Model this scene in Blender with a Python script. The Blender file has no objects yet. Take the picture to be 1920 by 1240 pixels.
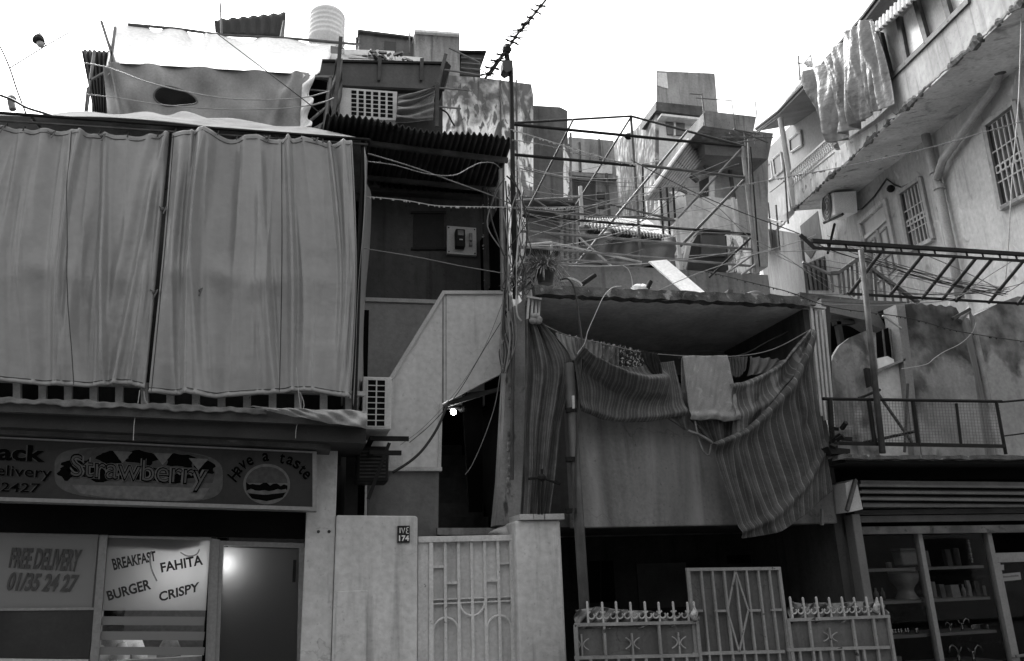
import bpy, bmesh, math, random
from mathutils import Vector, Matrix
R = math.radians
random.seed(7)
scene = bpy.context.scene
col = scene.collection

# ------------------------------------------------------------------ camera
F = 1493.0                       # focal length in photo pixels (1920 wide), about 28 mm
VX, VY = -160.0, 4820.0          # vertical vanishing point relative to the centre
YAW = R(15)
EYE = Vector((0, 0, 1.6))
up_c = Vector((VX, VY, -F)).normalized()
fwd_c = Vector((0, 0, -1))
y_c = (fwd_c - fwd_c.dot(up_c) * up_c).normalized()
x_c = y_c.cross(up_c).normalized()
M0 = Matrix((x_c, y_c, up_c))
CR = Matrix.Rotation(-YAW, 3, 'Z') @ M0
cam_d = bpy.data.cameras.new('camera')
cam_d.sensor_width = 36.0
cam_d.lens = 36.0 * F / 1920.0
cam_d.clip_start = 0.05
cam_d.clip_end = 2000
cam = bpy.data.objects.new('camera', cam_d)
col.objects.link(cam)
cam.matrix_world = Matrix.Translation(EYE) @ CR.to_4x4()
scene.camera = cam

# ------------------------------------------------------------------ sky, sun, exposure
SUN_EL, SUN_ROT = 55, 342
w = bpy.data.worlds.new("World"); scene.world = w; w.use_nodes = True
nt = w.node_tree; nt.nodes.clear()
sky = nt.nodes.new('ShaderNodeTexSky'); sky.sky_type = 'NISHITA'; sky.sun_disc = False
sky.sun_elevation = R(SUN_EL); sky.sun_rotation = R(SUN_ROT)
sky.air_density = 2.0; sky.dust_density = 5.0
bw = nt.nodes.new('ShaderNodeRGBToBW')
bg = nt.nodes.new('ShaderNodeBackground'); bg.inputs[1].default_value = 0.15
ow = nt.nodes.new('ShaderNodeOutputWorld')
nt.links.new(sky.outputs[0], bw.inputs[0]); nt.links.new(bw.outputs[0], bg.inputs[0])
nt.links.new(bg.outputs[0], ow.inputs[0])
sd = bpy.data.lights.new('sun', 'SUN'); sd.energy = 0.7; sd.angle = R(20); sd.color = (1, 1, 1)
so = bpy.data.objects.new('sun', sd); col.objects.link(so)
saz = R(SUN_ROT)
sdir = Vector((math.sin(saz) * math.cos(R(SUN_EL)), math.cos(saz) * math.cos(R(SUN_EL)), math.sin(R(SUN_EL))))
so.rotation_euler = sdir.to_track_quat('Z', 'Y').to_euler()
vs = scene.view_settings
vs.view_transform = 'Standard'; vs.look = 'None'; vs.gamma = 1; vs.use_curve_mapping = False
vs.exposure = 1.6

# ------------------------------------------------------------------ geometry helpers
def ray(px, py):
    return (CR @ Vector((px - 960, 620 - py, -F))).normalized()
def W(px, py, Y):
    d = ray(px, py)
    return EYE + d * (Y / d.y)
def rect(xa, ya, xb, yb, Y):
    """true upright rectangle on the plane Y: x limits read at mid height, heights at mid width"""
    ym, xm = (ya + yb) / 2, (xa + xb) / 2
    return W(xa, ym, Y).x, W(xb, ym, Y).x, W(xm, yb, Y).z, W(xm, ya, Y).z
class Plane:
    def __init__(s, p, u):
        s.p = Vector(p); s.u = Vector((u[0], u[1], 0)).normalized(); s.n = Vector((-s.u.y, s.u.x, 0))
    def hit(s, px, py, off=0.0):
        d = ray(px, py); p = s.p + s.n * off
        return EYE + d * ((p - EYE).dot(s.n) / d.dot(s.n))

class MB:
    def __init__(s): s.v = []; s.f = []; s.uv = {}; s.sm = False
    def add(s, vs_, fs, uvs=None):
        o = len(s.v); s.v += [Vector(p) for p in vs_]
        for i, f in enumerate(fs):
            s.f.append([o + k for k in f])
        if uvs:
            for i, q in enumerate(uvs): s.uv[o + i] = q
        return s
    def poly(s, pts): return s.add(pts, [list(range(len(pts)))])
    def box(s, x0, x1, y0, y1, z0, z1):
        p = [(x, y, z) for z in (z0, z1) for y in (y0, y1) for x in (x0, x1)]
        return s.add(p, [(0, 2, 3, 1), (4, 5, 7, 6), (0, 1, 5, 4), (2, 6, 7, 3), (0, 4, 6, 2), (1, 3, 7, 5)])
    def prism(s, pts, ext):
        n = len(pts); e = Vector(ext); a = [Vector(p) for p in pts]
        fs = [list(range(n)), [2 * n - 1 - k for k in range(n)]] + [[k, k + n, (k + 1) % n + n, (k + 1) % n] for k in range(n)]
        return s.add(a + [p + e for p in a], fs)
    def pp(s, pix, Y, depth):           # pixel outline standing on the plane Y, extruded away by depth
        return s.prism([W(x, y, Y) for x, y in pix], (0, depth, 0))
    def rb(s, xa, ya, xb, yb, Y, depth):  # upright box whose front fills the rectangle
        x0, x1, z0, z1 = rect(xa, ya, xb, yb, Y)
        return s.box(x0, x1, Y, Y + depth, z0, z1)
    def tube(s, pts, r, n=6, taper=None):
        pts = [Vector(p) for p in pts]; m = len(pts); ring = []
        prev = None
        for i, p in enumerate(pts):
            t = (pts[min(i + 1, m - 1)] - pts[max(i - 1, 0)])
            if t.length < 1e-9: t = Vector((0, 0, 1))
            t.normalize()
            a = prev if prev is not None else (Vector((0, 0, 1)) if abs(t.z) < .9 else Vector((1, 0, 0)))
            b = t.cross(a)
            if b.length < 1e-6: b = t.cross(Vector((0, 1, 0.1)))
            b.normalize(); a = b.cross(t).normalized(); prev = a
            rr = r if taper is None else r * (1 + (taper - 1) * i / (m - 1))
            ring.append([p + (a * math.cos(k * 2 * math.pi / n) + b * math.sin(k * 2 * math.pi / n)) * rr for k in range(n)])
        o = [q for rg in ring for q in rg]
        fs = [[i * n + k, i * n + (k + 1) % n, (i + 1) * n + (k + 1) % n, (i + 1) * n + k] for i in range(m - 1) for k in range(n)]
        fs += [list(range(n))[::-1], [(m - 1) * n + k for k in range(n)]]
        return s.add(o, fs)
    def bar(s, a, b, wx, wy=None):      # square bar between two points
        wy = wy or wx; a = Vector(a); b = Vector(b); t = (b - a).normalized()
        k = Vector((0, 1, 0)) if abs(t.y) < .9 else Vector((0, 0, 1))
        e = t.cross(k).normalized(); g = e.cross(t).normalized()
        p = [a + e * (sx * wx / 2) + g * (sy * wy / 2) for sx, sy in ((-1, -1), (1, -1), (1, 1), (-1, 1))]
        return s.prism(p, b - a)
    def lathe(s, c, prof, n=16):
        c = Vector(c); m = len(prof)
        o = [c + Vector((r * math.cos(k * 2 * math.pi / n), r * math.sin(k * 2 * math.pi / n), z)) for r, z in prof for k in range(n)]
        fs = [[i * n + k, i * n + (k + 1) % n, (i + 1) * n + (k + 1) % n, (i + 1) * n + k] for i in range(m - 1) for k in range(n)]
        fs += [list(range(n))[::-1], [(m - 1) * n + k for k in range(n)]]
        return s.add(o, fs)
    def ball(s, c, r, n=8, sq=(1, 1, 1)):
        c = Vector(c); o = []; m = max(4, n // 2 + 1)
        for i in range(m + 1):
            th = math.pi * i / m
            for k in range(n):
                ph = 2 * math.pi * k / n
                o.append(c + Vector((r * sq[0] * math.sin(th) * math.cos(ph), r * sq[1] * math.sin(th) * math.sin(ph), r * sq[2] * math.cos(th))))
        return s.add(o, [[i * n + k, (i + 1) * n + k, (i + 1) * n + (k + 1) % n, i * n + (k + 1) % n] for i in range(m) for k in range(n)])
    def grid(s, fn, nu, nv, skip=None):
        o = []; uv = []
        for j in range(nv + 1):
            for i in range(nu + 1):
                o.append(fn(i / nu, j / nv)); uv.append((i / nu, j / nv))
        fs = []
        for j in range(nv):
            for i in range(nu):
                if skip and skip((i + .5) / nu, (j + .5) / nv): continue
                a = j * (nu + 1) + i
                fs.append([a, a + nu + 1, a + nu + 2, a + 1])
        s.sm = True
        return s.add(o, fs, uv)
    def build(s, name, mt, parent=None, smooth=None, solid=0, bevel=0, label=None):
        org = parent_loc(parent)
        me = bpy.data.meshes.new(name)
        me.from_pydata([p - org for p in s.v], [], s.f)
        if s.uv:
            ul = me.uv_layers.new(name='UVMap')
            for lp in me.loops: ul.data[lp.index].uv = s.uv.get(lp.vertex_index, (0, 0))
        bm = bmesh.new(); bm.from_mesh(me)
        if not s.sm: bmesh.ops.recalc_face_normals(bm, faces=bm.faces)
        bm.to_mesh(me); bm.free()
        if smooth or (smooth is None and s.sm):
            for p in me.polygons: p.use_smooth = True
        me.materials.append(mt)
        o = bpy.data.objects.new(name, me); col.objects.link(o)
        if parent: o.parent = parent
        if solid:
            md = o.modifiers.new('solid', 'SOLIDIFY'); md.thickness = solid; md.offset = 0
        if bevel:
            md = o.modifiers.new('bevel', 'BEVEL'); md.width = bevel; md.segments = 2; md.limit_method = 'ANGLE'
        if label: o['label'] = label
        return o
def parent_loc(o):
    l = Vector((0, 0, 0))
    while o: l += o.location; o = o.parent
    return l
def tag(o, label, cat, group=None):
    o['label'] = label; o['category'] = cat
    if group: o['group'] = group
    return o
def thing(name, label, cat, loc=(0, 0, 0), group=None):
    o = bpy.data.objects.new(name, None); col.objects.link(o); o.location = loc; o.empty_display_size = .1
    return tag(o, label, cat, group)
def struct(o): o['kind'] = 'structure'; return o
def copy_tree(o, parent=None):
    c = o.copy(); col.objects.link(c); c.parent = parent
    for ch in list(o.children): copy_tree(ch, c)
    return c
def lerp(a, b, t): return a + (b - a) * t
def sample(pl, t):
    """smooth sample of a pixel polyline at t in 0..1 (by index)"""
    n = len(pl) - 1
    if n == 0: return pl[0]
    x = min(max(t, 0), 1) * n; i = min(int(x), n - 1); k = x - i
    p0 = pl[max(i - 1, 0)]; p1 = pl[i]; p2 = pl[i + 1]; p3 = pl[min(i + 2, n)]
    def cr(a, b, c, d): return b + .5 * k * (c - a + k * (2 * a - 5 * b + 4 * c - d + k * (3 * (b - c) + d - a)))
    return tuple(cr(p0[q], p1[q], p2[q], p3[q]) for q in range(len(p1)))
def cloth(rows, Y, fold, nu=60, nv=40, hit=None):
    """rows: pixel polylines from the top edge to the bottom edge; fold(u,v) moves the sheet towards the street"""
    mb = MB()
    def fn(u, v):
        p = sample([sample(r, u) for r in rows], v)
        q = W(p[0], p[1], Y) if hit is None else hit(p[0], p[1])
        return q + Vector((0, -fold(u, v), 0))
    return mb.grid(fn, nu, nv)
def path(pix, Y, n=4):
    """smooth 3-D path through pixels; Y a number or one number per pixel"""
    ys = Y if isinstance(Y, (list, tuple)) else [Y] * len(pix)
    pl = [(p[0], p[1], y) for p, y in zip(pix, ys)]
    m = (len(pl) - 1) * n
    return [W(*sample(pl, i / m)) for i in range(m + 1)]
def L2(a, b, Ya, Yb=None): return W(a[0], a[1], Ya), W(b[0], b[1], Ya if Yb is None else Yb)

# ------------------------------------------------------------------ materials (a black and white photograph: every surface is a grey)
MATS = {}
def mat(name, c, rough=.8, var=.25, scale=2.5, streak=0., patch=None, bump=.25, bscale=40., metal=0., spec=.35, fine=.12, streak_scale=7., ztop=None, bdist=.01, grime=0.):
    if name in MATS: return MATS[name]
    m = bpy.data.materials.new(name); m.use_nodes = True; MATS[name] = m
    n = m.node_tree.nodes; l = m.node_tree.links
    b = n['Principled BSDF']
    b.inputs['Roughness'].default_value = rough; b.inputs['Metallic'].default_value = metal
    b.inputs['Specular IOR Level'].default_value = spec
    g = n.new('ShaderNodeNewGeometry')
    def noise(sc, det=5, mapscale=None, dist=0.):
        t = n.new('ShaderNodeTexNoise'); t.inputs['Scale'].default_value = sc; t.inputs['Detail'].default_value = det
        t.inputs['Distortion'].default_value = dist
        if mapscale:
            mp = n.new('ShaderNodeMapping'); mp.inputs['Scale'].default_value = mapscale
            l.new(g.outputs['Position'], mp.inputs['Vector']); l.new(mp.outputs[0], t.inputs['Vector'])
        else: l.new(g.outputs['Position'], t.inputs['Vector'])
        return t.outputs[0]
    def rng(x, a0, a1, b0, b1):
        k = n.new('ShaderNodeMapRange'); k.inputs[1].default_value = a0; k.inputs[2].default_value = a1
        k.inputs[3].default_value = b0; k.inputs[4].default_value = b1; l.new(x, k.inputs[0]); return k.outputs[0]
    def mul(a, bb):
        k = n.new('ShaderNodeMath'); k.operation = 'MULTIPLY'; l.new(a, k.inputs[0])
        if isinstance(bb, float): k.inputs[1].default_value = bb
        else: l.new(bb, k.inputs[1])
        return k.outputs[0]
    v = rng(noise(scale, 6), .3, .7, c * (1 - var), c * (1 + var))
    if fine: v = mul(v, rng(noise(scale * 14, 4), .3, .7, 1 - fine, 1 + fine))
    if patch:
        for pc, thr, psc, soft in (patch if isinstance(patch, list) else [patch]):
            ms = psc if isinstance(psc, tuple) else (psc, psc, psc)
            k = rng(noise(1.0, 8, ms, .6), thr, thr + soft, 0., 1.)
            mx = n.new('ShaderNodeMix'); mx.data_type = 'FLOAT'
            l.new(k, mx.inputs[0]); l.new(v, mx.inputs[2]); mx.inputs[3].default_value = pc
            v = mx.outputs[0]
    if ztop:                                    # damp darkening along the upper part of a wall, with its own ragged edge
        zl, zs_, zc = ztop
        sp = n.new('ShaderNodeSeparateXYZ'); l.new(g.outputs['Position'], sp.inputs[0])
        ad = n.new('ShaderNodeMath'); ad.operation = 'ADD'; l.new(sp.outputs[2], ad.inputs[0])
        l.new(rng(noise(2.2, 7), .3, .7, -.45, .45), ad.inputs[1])
        k = rng(ad.outputs[0], zl, zl + zs_, 0., 1.)
        k = mul(k, rng(noise(3.4, 7), .32, .6, .35, 1.))
        mx = n.new('ShaderNodeMix'); mx.data_type = 'FLOAT'
        l.new(k, mx.inputs[0]); l.new(v, mx.inputs[2]); mx.inputs[3].default_value = zc
        v = mx.outputs[0]
    if streak:
        v = mul(v, rng(noise(1.0, 4, (streak_scale * .55, streak_scale * .55, .5), .8), .38, .72, 1 + streak * .25, 1 - streak))
    if grime:                                   # run marks, hairline cracks and dirt flecks
        dr_ = rng(noise(1.0, 6, (9., 9., .7), .3), .56, .70, 1., 1. - grime)
        dr_ = mul(dr_, rng(noise(1.1, 4), .35, .6, 1., 1.12))
        v = mul(v, dr_)
        vo = n.new('ShaderNodeTexVoronoi'); vo.feature = 'DISTANCE_TO_EDGE'; vo.inputs['Scale'].default_value = 1.5
        wn_ = n.new('ShaderNodeTexNoise'); wn_.inputs['Scale'].default_value = 3.; wn_.inputs['Detail'].default_value = 8
        l.new(g.outputs['Position'], wn_.inputs['Vector'])
        av = n.new('ShaderNodeVectorMath'); av.operation = 'MULTIPLY_ADD'; l.new(wn_.outputs['Color'], av.inputs[0]); av.inputs[1].default_value = (.7, .7, .7); l.new(g.outputs['Position'], av.inputs[2])
        l.new(av.outputs[0], vo.inputs['Vector'])
        ck = rng(vo.outputs['Distance'], .0, .012, 1. - grime * .9, 1.)
        msk = rng(noise(.9, 3), .5, .6, 0., 1.)
        mxc = n.new('ShaderNodeMix'); mxc.data_type = 'FLOAT'; l.new(msk, mxc.inputs[0]); mxc.inputs[2].default_value = 1.; l.new(ck, mxc.inputs[3])
        v = mul(v, mxc.outputs[0])
        v = mul(v, rng(noise(26, 3), .64, .72, 1., 1. - grime * .8))
    cb = n.new('ShaderNodeCombineColor')
    for i in range(3): l.new(v, cb.inputs[i])
    l.new(cb.outputs[0], b.inputs['Base Color'])
    if bump:
        bp = n.new('ShaderNodeBump'); bp.inputs['Strength'].default_value = bump; bp.inputs['Distance'].default_value = bdist
        l.new(noise(bscale, 5), bp.inputs['Height']); l.new(bp.outputs[0], b.inputs['Normal'])
    return m
def stripes(name, base, stops, rough=.85, axis=0):
    """cloth striped along u with the stops [(position, grey)] repeated N times"""
    m = mat(name, base, rough, .25, 5, bump=.7, bscale=13, bdist=.03, spec=.2)
    n = m.node_tree.nodes; l = m.node_tree.links; b = n['Principled BSDF']
    N, st = stops
    uv = n.new('ShaderNodeUVMap'); sx = n.new('ShaderNodeSeparateXYZ'); l.new(uv.outputs[0], sx.inputs[0])
    q = n.new('ShaderNodeMath'); q.operation = 'MULTIPLY'; q.inputs[1].default_value = N; l.new(sx.outputs[axis], q.inputs[0])
    fr = n.new('ShaderNodeMath'); fr.operation = 'FRACT'; l.new(q.outputs[0], fr.inputs[0])
    r = n.new('ShaderNodeValToRGB'); r.color_ramp.interpolation = 'LINEAR'
    while len(r.color_ramp.elements) < len(st): r.color_ramp.elements.new(.5)
    for e, (p, g_) in zip(r.color_ramp.elements, st): e.position = p; e.color = (g_, g_, g_, 1)
    l.new(fr.outputs[0], r.inputs[0])
    old = b.inputs['Base Color'].links[0].from_socket
    mx = n.new('ShaderNodeMix'); mx.data_type = 'RGBA'; mx.blend_type = 'MULTIPLY'; mx.inputs[0].default_value = 1
    l.new(old, mx.inputs[6]); l.new(r.outputs[0], mx.inputs[7]); l.new(mx.outputs[2], b.inputs['Base Color'])
    return m
def emit(name, s):
    m = bpy.data.materials.new(name); m.use_nodes = True; n = m.node_tree.nodes
    b = n['Principled BSDF']; b.inputs['Base Color'].default_value = (1, 1, 1, 1)
    b.inputs['Emission Color'].default_value = (1, 1, 1, 1); b.inputs['Emission Strength'].default_value = s
    return m
def frosted(name, c, trans):
    """frosted film on glass: scatters light from both sides, with a faint gloss"""
    m = bpy.data.materials.new(name); m.use_nodes = True; n = m.node_tree.nodes; l = m.node_tree.links
    b = n['Principled BSDF']; b.inputs['Base Color'].default_value = (c, c, c, 1); b.inputs['Roughness'].default_value = .35
    t = n.new('ShaderNodeBsdfTranslucent'); t.inputs[0].default_value = (.85, .85, .85, 1)
    mx = n.new('ShaderNodeMixShader'); mx.inputs[0].default_value = trans
    l.new(b.outputs[0], mx.inputs[1]); l.new(t.outputs[0], mx.inputs[2]); l.new(mx.outputs[0], n['Material Output'].inputs[0])
    return m
def glass(name):
    m = bpy.data.materials.new(name); m.use_nodes = True; n = m.node_tree.nodes; l = m.node_tree.links
    gl = n.new('ShaderNodeBsdfGlossy'); gl.inputs['Roughness'].default_value = .03
    tr = n.new('ShaderNodeBsdfTransparent'); tr.inputs[0].default_value = (.9, .9, .9, 1)
    fz = n.new('ShaderNodeFresnel'); fz.inputs[0].default_value = 1.18
    mx = n.new('ShaderNodeMixShader'); l.new(fz.outputs[0], mx.inputs[0]); l.new(tr.outputs[0], mx.inputs[1]); l.new(gl.outputs[0], mx.inputs[2])
    l.new(mx.outputs[0], n['Material Output'].inputs[0])
    return m
plaster = mat('worn plaster', .24, .85, .18, 1.6, streak=.25, patch=(.15, .6, 2.2, .25), bump=.35)
wall_paint = mat('painted wall', .47, .8, .12, 1.2, streak=.12, bump=.4, bscale=18, bdist=.02, grime=.28)
dark_wall = mat('sooty plaster', .04, .9, .3, 1.4, streak=.3, spec=.1)
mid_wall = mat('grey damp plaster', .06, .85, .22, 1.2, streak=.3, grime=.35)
stain_wall = mat('stained render', .26, .85, .25, 1.8, streak=.25, patch=[(.09, .55, (2.6, 2.6, 1.6), .15)], ztop=(4.0, .25, .045))
panel_paint = mat('painted sheet', .50, .6, .08, 1.2, streak=.08, bump=.15, bscale=7, bdist=.02, grime=.24)
peel_wall = mat('peeling whitewash', .15, .85, .3, 2.5, streak=.4, ztop=(11.1, .5, .13), grime=.5, patch=[(.88, .42, (3.2, 3.2, 1.3), .06), (.12, .56, (8, 8, 2.2), .05), (.5, .66, (11, 11, 5), .03)])
pale_wall = mat('pale render', .55, .85, .12, 1.2, streak=.25, patch=(.26, .58, 1.4, .25), grime=.35)
white_wall = mat('white render', .75, .8, .06, 1.0, streak=.1)
concrete = mat('grey concrete', .22, .9, .25, 2, streak=.4, patch=(.10, .58, 2.4, .2), bump=.5, grime=.4)
dark_conc = mat('wet dark concrete', .07, .6, .4, 4, streak=.4, patch=(.18, .62, 6, .1), bump=.6)
edge_conc = mat('crumbling concrete edge', .09, .8, .6, 9, patch=(.32, .6, 11, .1), bump=1., bscale=60)
tarp = mat('grey tarpaulin', .25, .36, .06, 1.2, streak=.07, bump=.45, bscale=3.5, bdist=.04, fine=.05, spec=.6, streak_scale=4)
tarp_dark = mat('dark tarpaulin', .10, .5, .2, 2, streak=.2, bump=.2, bscale=120, spec=.5)
tarp_white = mat('white tarpaulin', .85, .5, .05, 2, bump=.3, bscale=7, bdist=.03)
tarp_roof = mat('wet awning tarpaulin', .16, .75, .35, 3, bump=.3, bscale=6, bdist=.03, spec=.04)
black = mat('black void paint', .006, .9, .3, 2, bump=0, spec=.05)
rust = mat('rusty dark iron', .035, .6, .4, 12, bump=.4, bscale=120)
iron = mat('dark painted iron', .012, .6, .3, 10, bump=.2, spec=.15)
galv = mat('dull galvanised pipe', .16, .5, .3, 9, metal=.4, bump=.2)
galv_dark = mat('weathered pipe', .08, .5, .35, 9, metal=.3, bump=.2)
white_metal = mat('chipped white paint', .42, .55, .15, 5, patch=(.16, .68, 9, .06), bump=.2)
gate_paint = mat('white gate paint', .52, .5, .10, 3, streak=.12, bump=.15, patch=(.12, .69, 16, .04), grime=.15)
gate_sheet = mat('gate sheet steel', .50, .55, .12, 2, streak=.15, bump=.3, bscale=4, bdist=.02, grime=.2)
gate_dull = mat('dull gate paint', .25, .5, .2, 4, streak=.15, bump=.2, patch=(.05, .66, 18, .05))
gate_dark = mat('dark gate sheet', .11, .6, .3, 2.5, streak=.25, bump=.3, bscale=5, bdist=.02, grime=.4)  # darker grey than the gate bars
corr_dark = mat('sooty corrugated iron', .03, .6, .4, 4, streak=.3, bump=.2)
corr_mid = mat('grey corrugated iron', .13, .6, .25, 3, streak=.35, bump=.2)
plastic = mat('off white plastic', .45, .5, .08, 4, streak=.1, bump=.05)
cable_dark = mat('black cable', .02, .5, .2, 8, bump=0)
cable_light = mat('pale wet cable', .34, .4, .2, 20, bump=0, spec=.8)
cable_mid = mat('grey cable', .18, .5, .2, 10, bump=0)
wood = mat('weathered timber', .07, .8, .35, 6, streak=.3, bump=.4)
leaf = mat('dull foliage', .20, .6, .75, 22, bump=0)
alum = mat('grey aluminium', .22, .42, .08, 3, metal=.3, bump=.05)
sign_face = mat('sign film', .020, .4, .15, 2, bump=0, spec=.25, grime=.2)
sign_glow = mat('sign pale film', .13, .35, .15, 5, bump=0)
sign_ink = mat('sign black ink', .002, .7, .1, 5, bump=0, spec=.03)
ink = mat('dark lettering film', .02, .5, .15, 6, bump=0)
ink_grey = mat('grey lettering film', .05, .5, .15, 9, bump=0)
frost_a = frosted('frosted film', .17, .08)
frost_b = frosted('backlit frosted film', .10, .45)
frost_c = frosted('frosted door glass', .02, .5)
clear = glass('window glass')
pane_dark = mat('dark window glass', .012, .12, .2, 1, bump=0, spec=.6)

# ================================================================== SETTING
mb = MB(); mb.box(-60, 60, 5.7, 60, -1.0, 0.0); struct(mb.build('ground', concrete))
mb = MB(); mb.box(-60, 60, -12, 4.2, -1.0, -.13); struct(mb.build('road', mat('wet asphalt', .05, .5, .3, 8, bump=.4)))
mb = MB(); mb.box(-60, 60, 4.2, 5.7, -1.0, .004); struct(mb.build('pavement', mat('pavement slabs', .16, .7, .2, 3, bump=.3)))

# ================================================================== LEFT: SNACK SHOP
shop = thing('snack_shop', 'low snack shop with glazed front below the grey curtains', 'shop', W(300, 1240, 7.3) * Vector((1, 1, 0)) if False else (W(300, 1240, 7.3).x, 7.3, 0))
XL = W(-160, 900, 7.3).x
x0, x1, z0, z1 = rect(571, 850, 627, 1240, 7.3)
PX0, PX1 = x0, x1
zE = W(340, 800, 6.75).z                     # eave level
m = MB(); m.box(x0, x1, 7.3, 7.75, 0, zE - .02); m.build('pillar', wall_paint, shop, bevel=.008)
m = MB(); m.box(XL, x1 + .1, 10.2, 10.4, 0, 7.6); m.box(x0 - .02, x1 + .22, 8.9, 9.0, zE, 6.0); m.box(XL - .15, XL - .003, 7.4, 10.4, 0, 4.9); m.box(x1 + .1, x1 + .22, 7.8, 10.6, 0, 4.9)
m.build('wall', dark_wall, shop)
# eave: slab with two stepped fascia bands
m = MB()
def band(ya0, ya1, yb0, yb1, Yf, dep, xa=-170, xb=686):
    m.pp([(xa, ya0 - .045 * (0 - xa)), (xb, ya1), (xb, yb1), (xa, yb0 - .045 * (0 - xa))], Yf, dep)
band(752, 778, 772, 800, 6.75, .9); m.build('fascia', mat('fascia paint', .045, .6, .25, 4, streak=.3), shop)
m = MB(); band(773, 801, 800, 832, 6.82, .8); m.build('soffit_board', mat('soffit board', .02, .7, .3, 4), shop)
m = MB(); band(800, 832, 812, 842, 6.95, 3.4, xb=620); m.build('balcony_slab', dark_conc, shop)
# balustrade behind the curtain foot
m = MB(); m.pp([(-170, 700), (684, 734), (684, 742), (-170, 708)], 7.0, .06); m.pp([(-170, 745), (684, 772), (684, 780), (-170, 753)], 7.0, .06)
bal = m.build('balustrade', white_metal, shop)
for k in range(17):
    x = -120 + k * 48; y = 722 + .036 * x
    m = MB(); m.pp([(x, y - 6), (x + 14, y - 6), (x + 14, y + 40), (x, y + 40)], 7.005, .05); m.build('baluster', white_metal, bal)
# shopfront
gy = 7.5
zt = W(300, 1000, gy).z
m = MB(); m.box(XL, x0 - .003, 8.95, 9.0, 0, zE); m.box(XL, x0 - .003, gy + .02, 9, -.02, .02); m.build('inner_wall', mat('shop back wall', .16, .7, .1, 2), shop)
m = MB(); m.pp([(-160, 938), (572, 958), (572, 1010), (-160, 995)], gy - .05, .12); m.build('recess_shade', black, shop)  # black strip standing in for the shade of the recess below the sign
def window_frame(pl, wpx, Y, dep):
    """frame bars round a pixel quad (tl,tr,br,bl)"""
    q = MB(); tl, tr, br, bl = pl; h = wpx
    q.pp([(tl[0], tl[1]), (tl[0] + h, tl[1]), (bl[0] + h, bl[1]), (bl[0], bl[1])], Y, dep)
    q.pp([(tr[0] - h, tr[1]), (tr[0], tr[1]), (br[0], br[1]), (br[0] - h, br[1])], Y, dep)
    q.pp([(tl[0] + h, tl[1]), (tr[0] - h, tr[1]), (tr[0] - h, tr[1] + h), (tl[0] + h, tl[1] + h)], Y + .002, dep - .004)
    return q
def quadpix(pl, Y, dep): q = MB(); q.pp(pl, Y, dep); return q
# text helper
def text(body, quad, Y, mt, parent, thick=.006, bold=0., name='lettering', label=None):
    """lettering stretched onto a pixel quad (tl, tr, br, bl) of the upright plane Y"""
    cu = bpy.data.curves.new('t', 'FONT'); cu.body = body; cu.offset = bold; cu.extrude = 0.03; cu.resolution_u = 3
    o = bpy.data.objects.new('t', cu); col.objects.link(o)
    bpy.context.view_layer.update()
    dg = bpy.context.evaluated_depsgraph_get()
    me = bpy.data.meshes.new_from_object(o.evaluated_get(dg))
    bpy.data.objects.remove(o); bpy.data.curves.remove(cu)
    xs = [v.co.x for v in me.vertices]; ys = [v.co.y for v in me.vertices]
    ax, bx, ay, by = min(xs), max(xs), min(ys), max(ys)
    org = parent_loc(parent)
    tl, tr, br, bl = [Vector(p) for p in quad]
    for v in me.vertices:
        u = (v.co.x - ax) / (bx - ax); t = (v.co.y - ay) / (by - ay); f = v.co.z / .06 + .5
        p = (bl * (1 - u) + br * u) * (1 - t) + (tl * (1 - u) + tr * u) * t
        v.co = W(p.x, p.y, Y) + Vector((0, -thick * f, 0)) - org
    me.name = name; me.materials.clear(); me.materials.append(mt)
    r = bpy.data.objects.new(name, me); col.objects.link(r); r.parent = parent
    if label: r['label'] = label
    return r
wl = MB(); wl.pp([(-150, 992), (185, 1000), (185, 1006), (-150, 999)], gy, .05); wl.pp([(187, 1003), (202, 1003), (182, 1260), (167, 1260)], gy - .01, .07)
win = wl.build('window', alum, shop, label='window with free delivery lettering above a dark board')
quadpix([(-150, 999), (184, 1006), (172, 1143), (-150, 1143)], gy + .012, .012).build('pane', frost_a, win)
quadpix([(-150, 1146), (178, 1143), (166, 1236), (-150, 1232)], gy - .005, .03).build('dark_board', mat('dark film board', .022, .45, .4, 3, bump=.4, bscale=14), win)
quadpix([(-150, 1142), (176, 1139), (176, 1144), (-150, 1147)], gy - .015, .02).build('board_edge', alum, win)
quadpix([(-150, 1233), (166, 1237), (164, 1262), (-150, 1262)], gy - .005, .03).build('ledge', plastic, win)
text('FREE DELIVERY', [(23, 1027), (155, 1031), (145, 1072), (16, 1065)], gy + .008, ink_grey, win, bold=.03)
text('01/35 24 27', [(20, 1073), (149, 1078), (139, 1111), (10, 1108)], gy + .008, ink_grey, win, bold=.03)
wl = window_frame([(194, 1004), (398, 1010), (388, 1262), (176, 1262)], 4, gy, .05)
win = wl.build('window', alum, shop, label='window lettered with dishes over frosted stripes')
quadpix([(198, 1008), (394, 1013), (386, 1145), (186, 1145)], gy + .02, .008).build('pane', frost_b, win)
for a, b in ((1156, 1172), (1184, 1200), (1213, 1228)):
    quadpix([(186, a), (384, a + 1), (382, b + 1), (184, b)], gy + .02, .006).build('frosted_stripe', frost_a, win)
quadpix([(196, 1012), (374, 1016), (372, 1028), (330, 1037), (270, 1032), (196, 1030)], gy + .06, .10).build('rolled_blind', mat('rolled blind', .05, .8, .5, 12, bump=.5), win)
text('BREAKFAST', [(209, 1048), (291, 1033), (293, 1052), (214, 1070)], gy + .014, ink, win, bold=.028)
text('FAHITA', [(300, 1056), (379, 1040), (381, 1059), (303, 1074)], gy + .014, ink, win, bold=.028)
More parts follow.
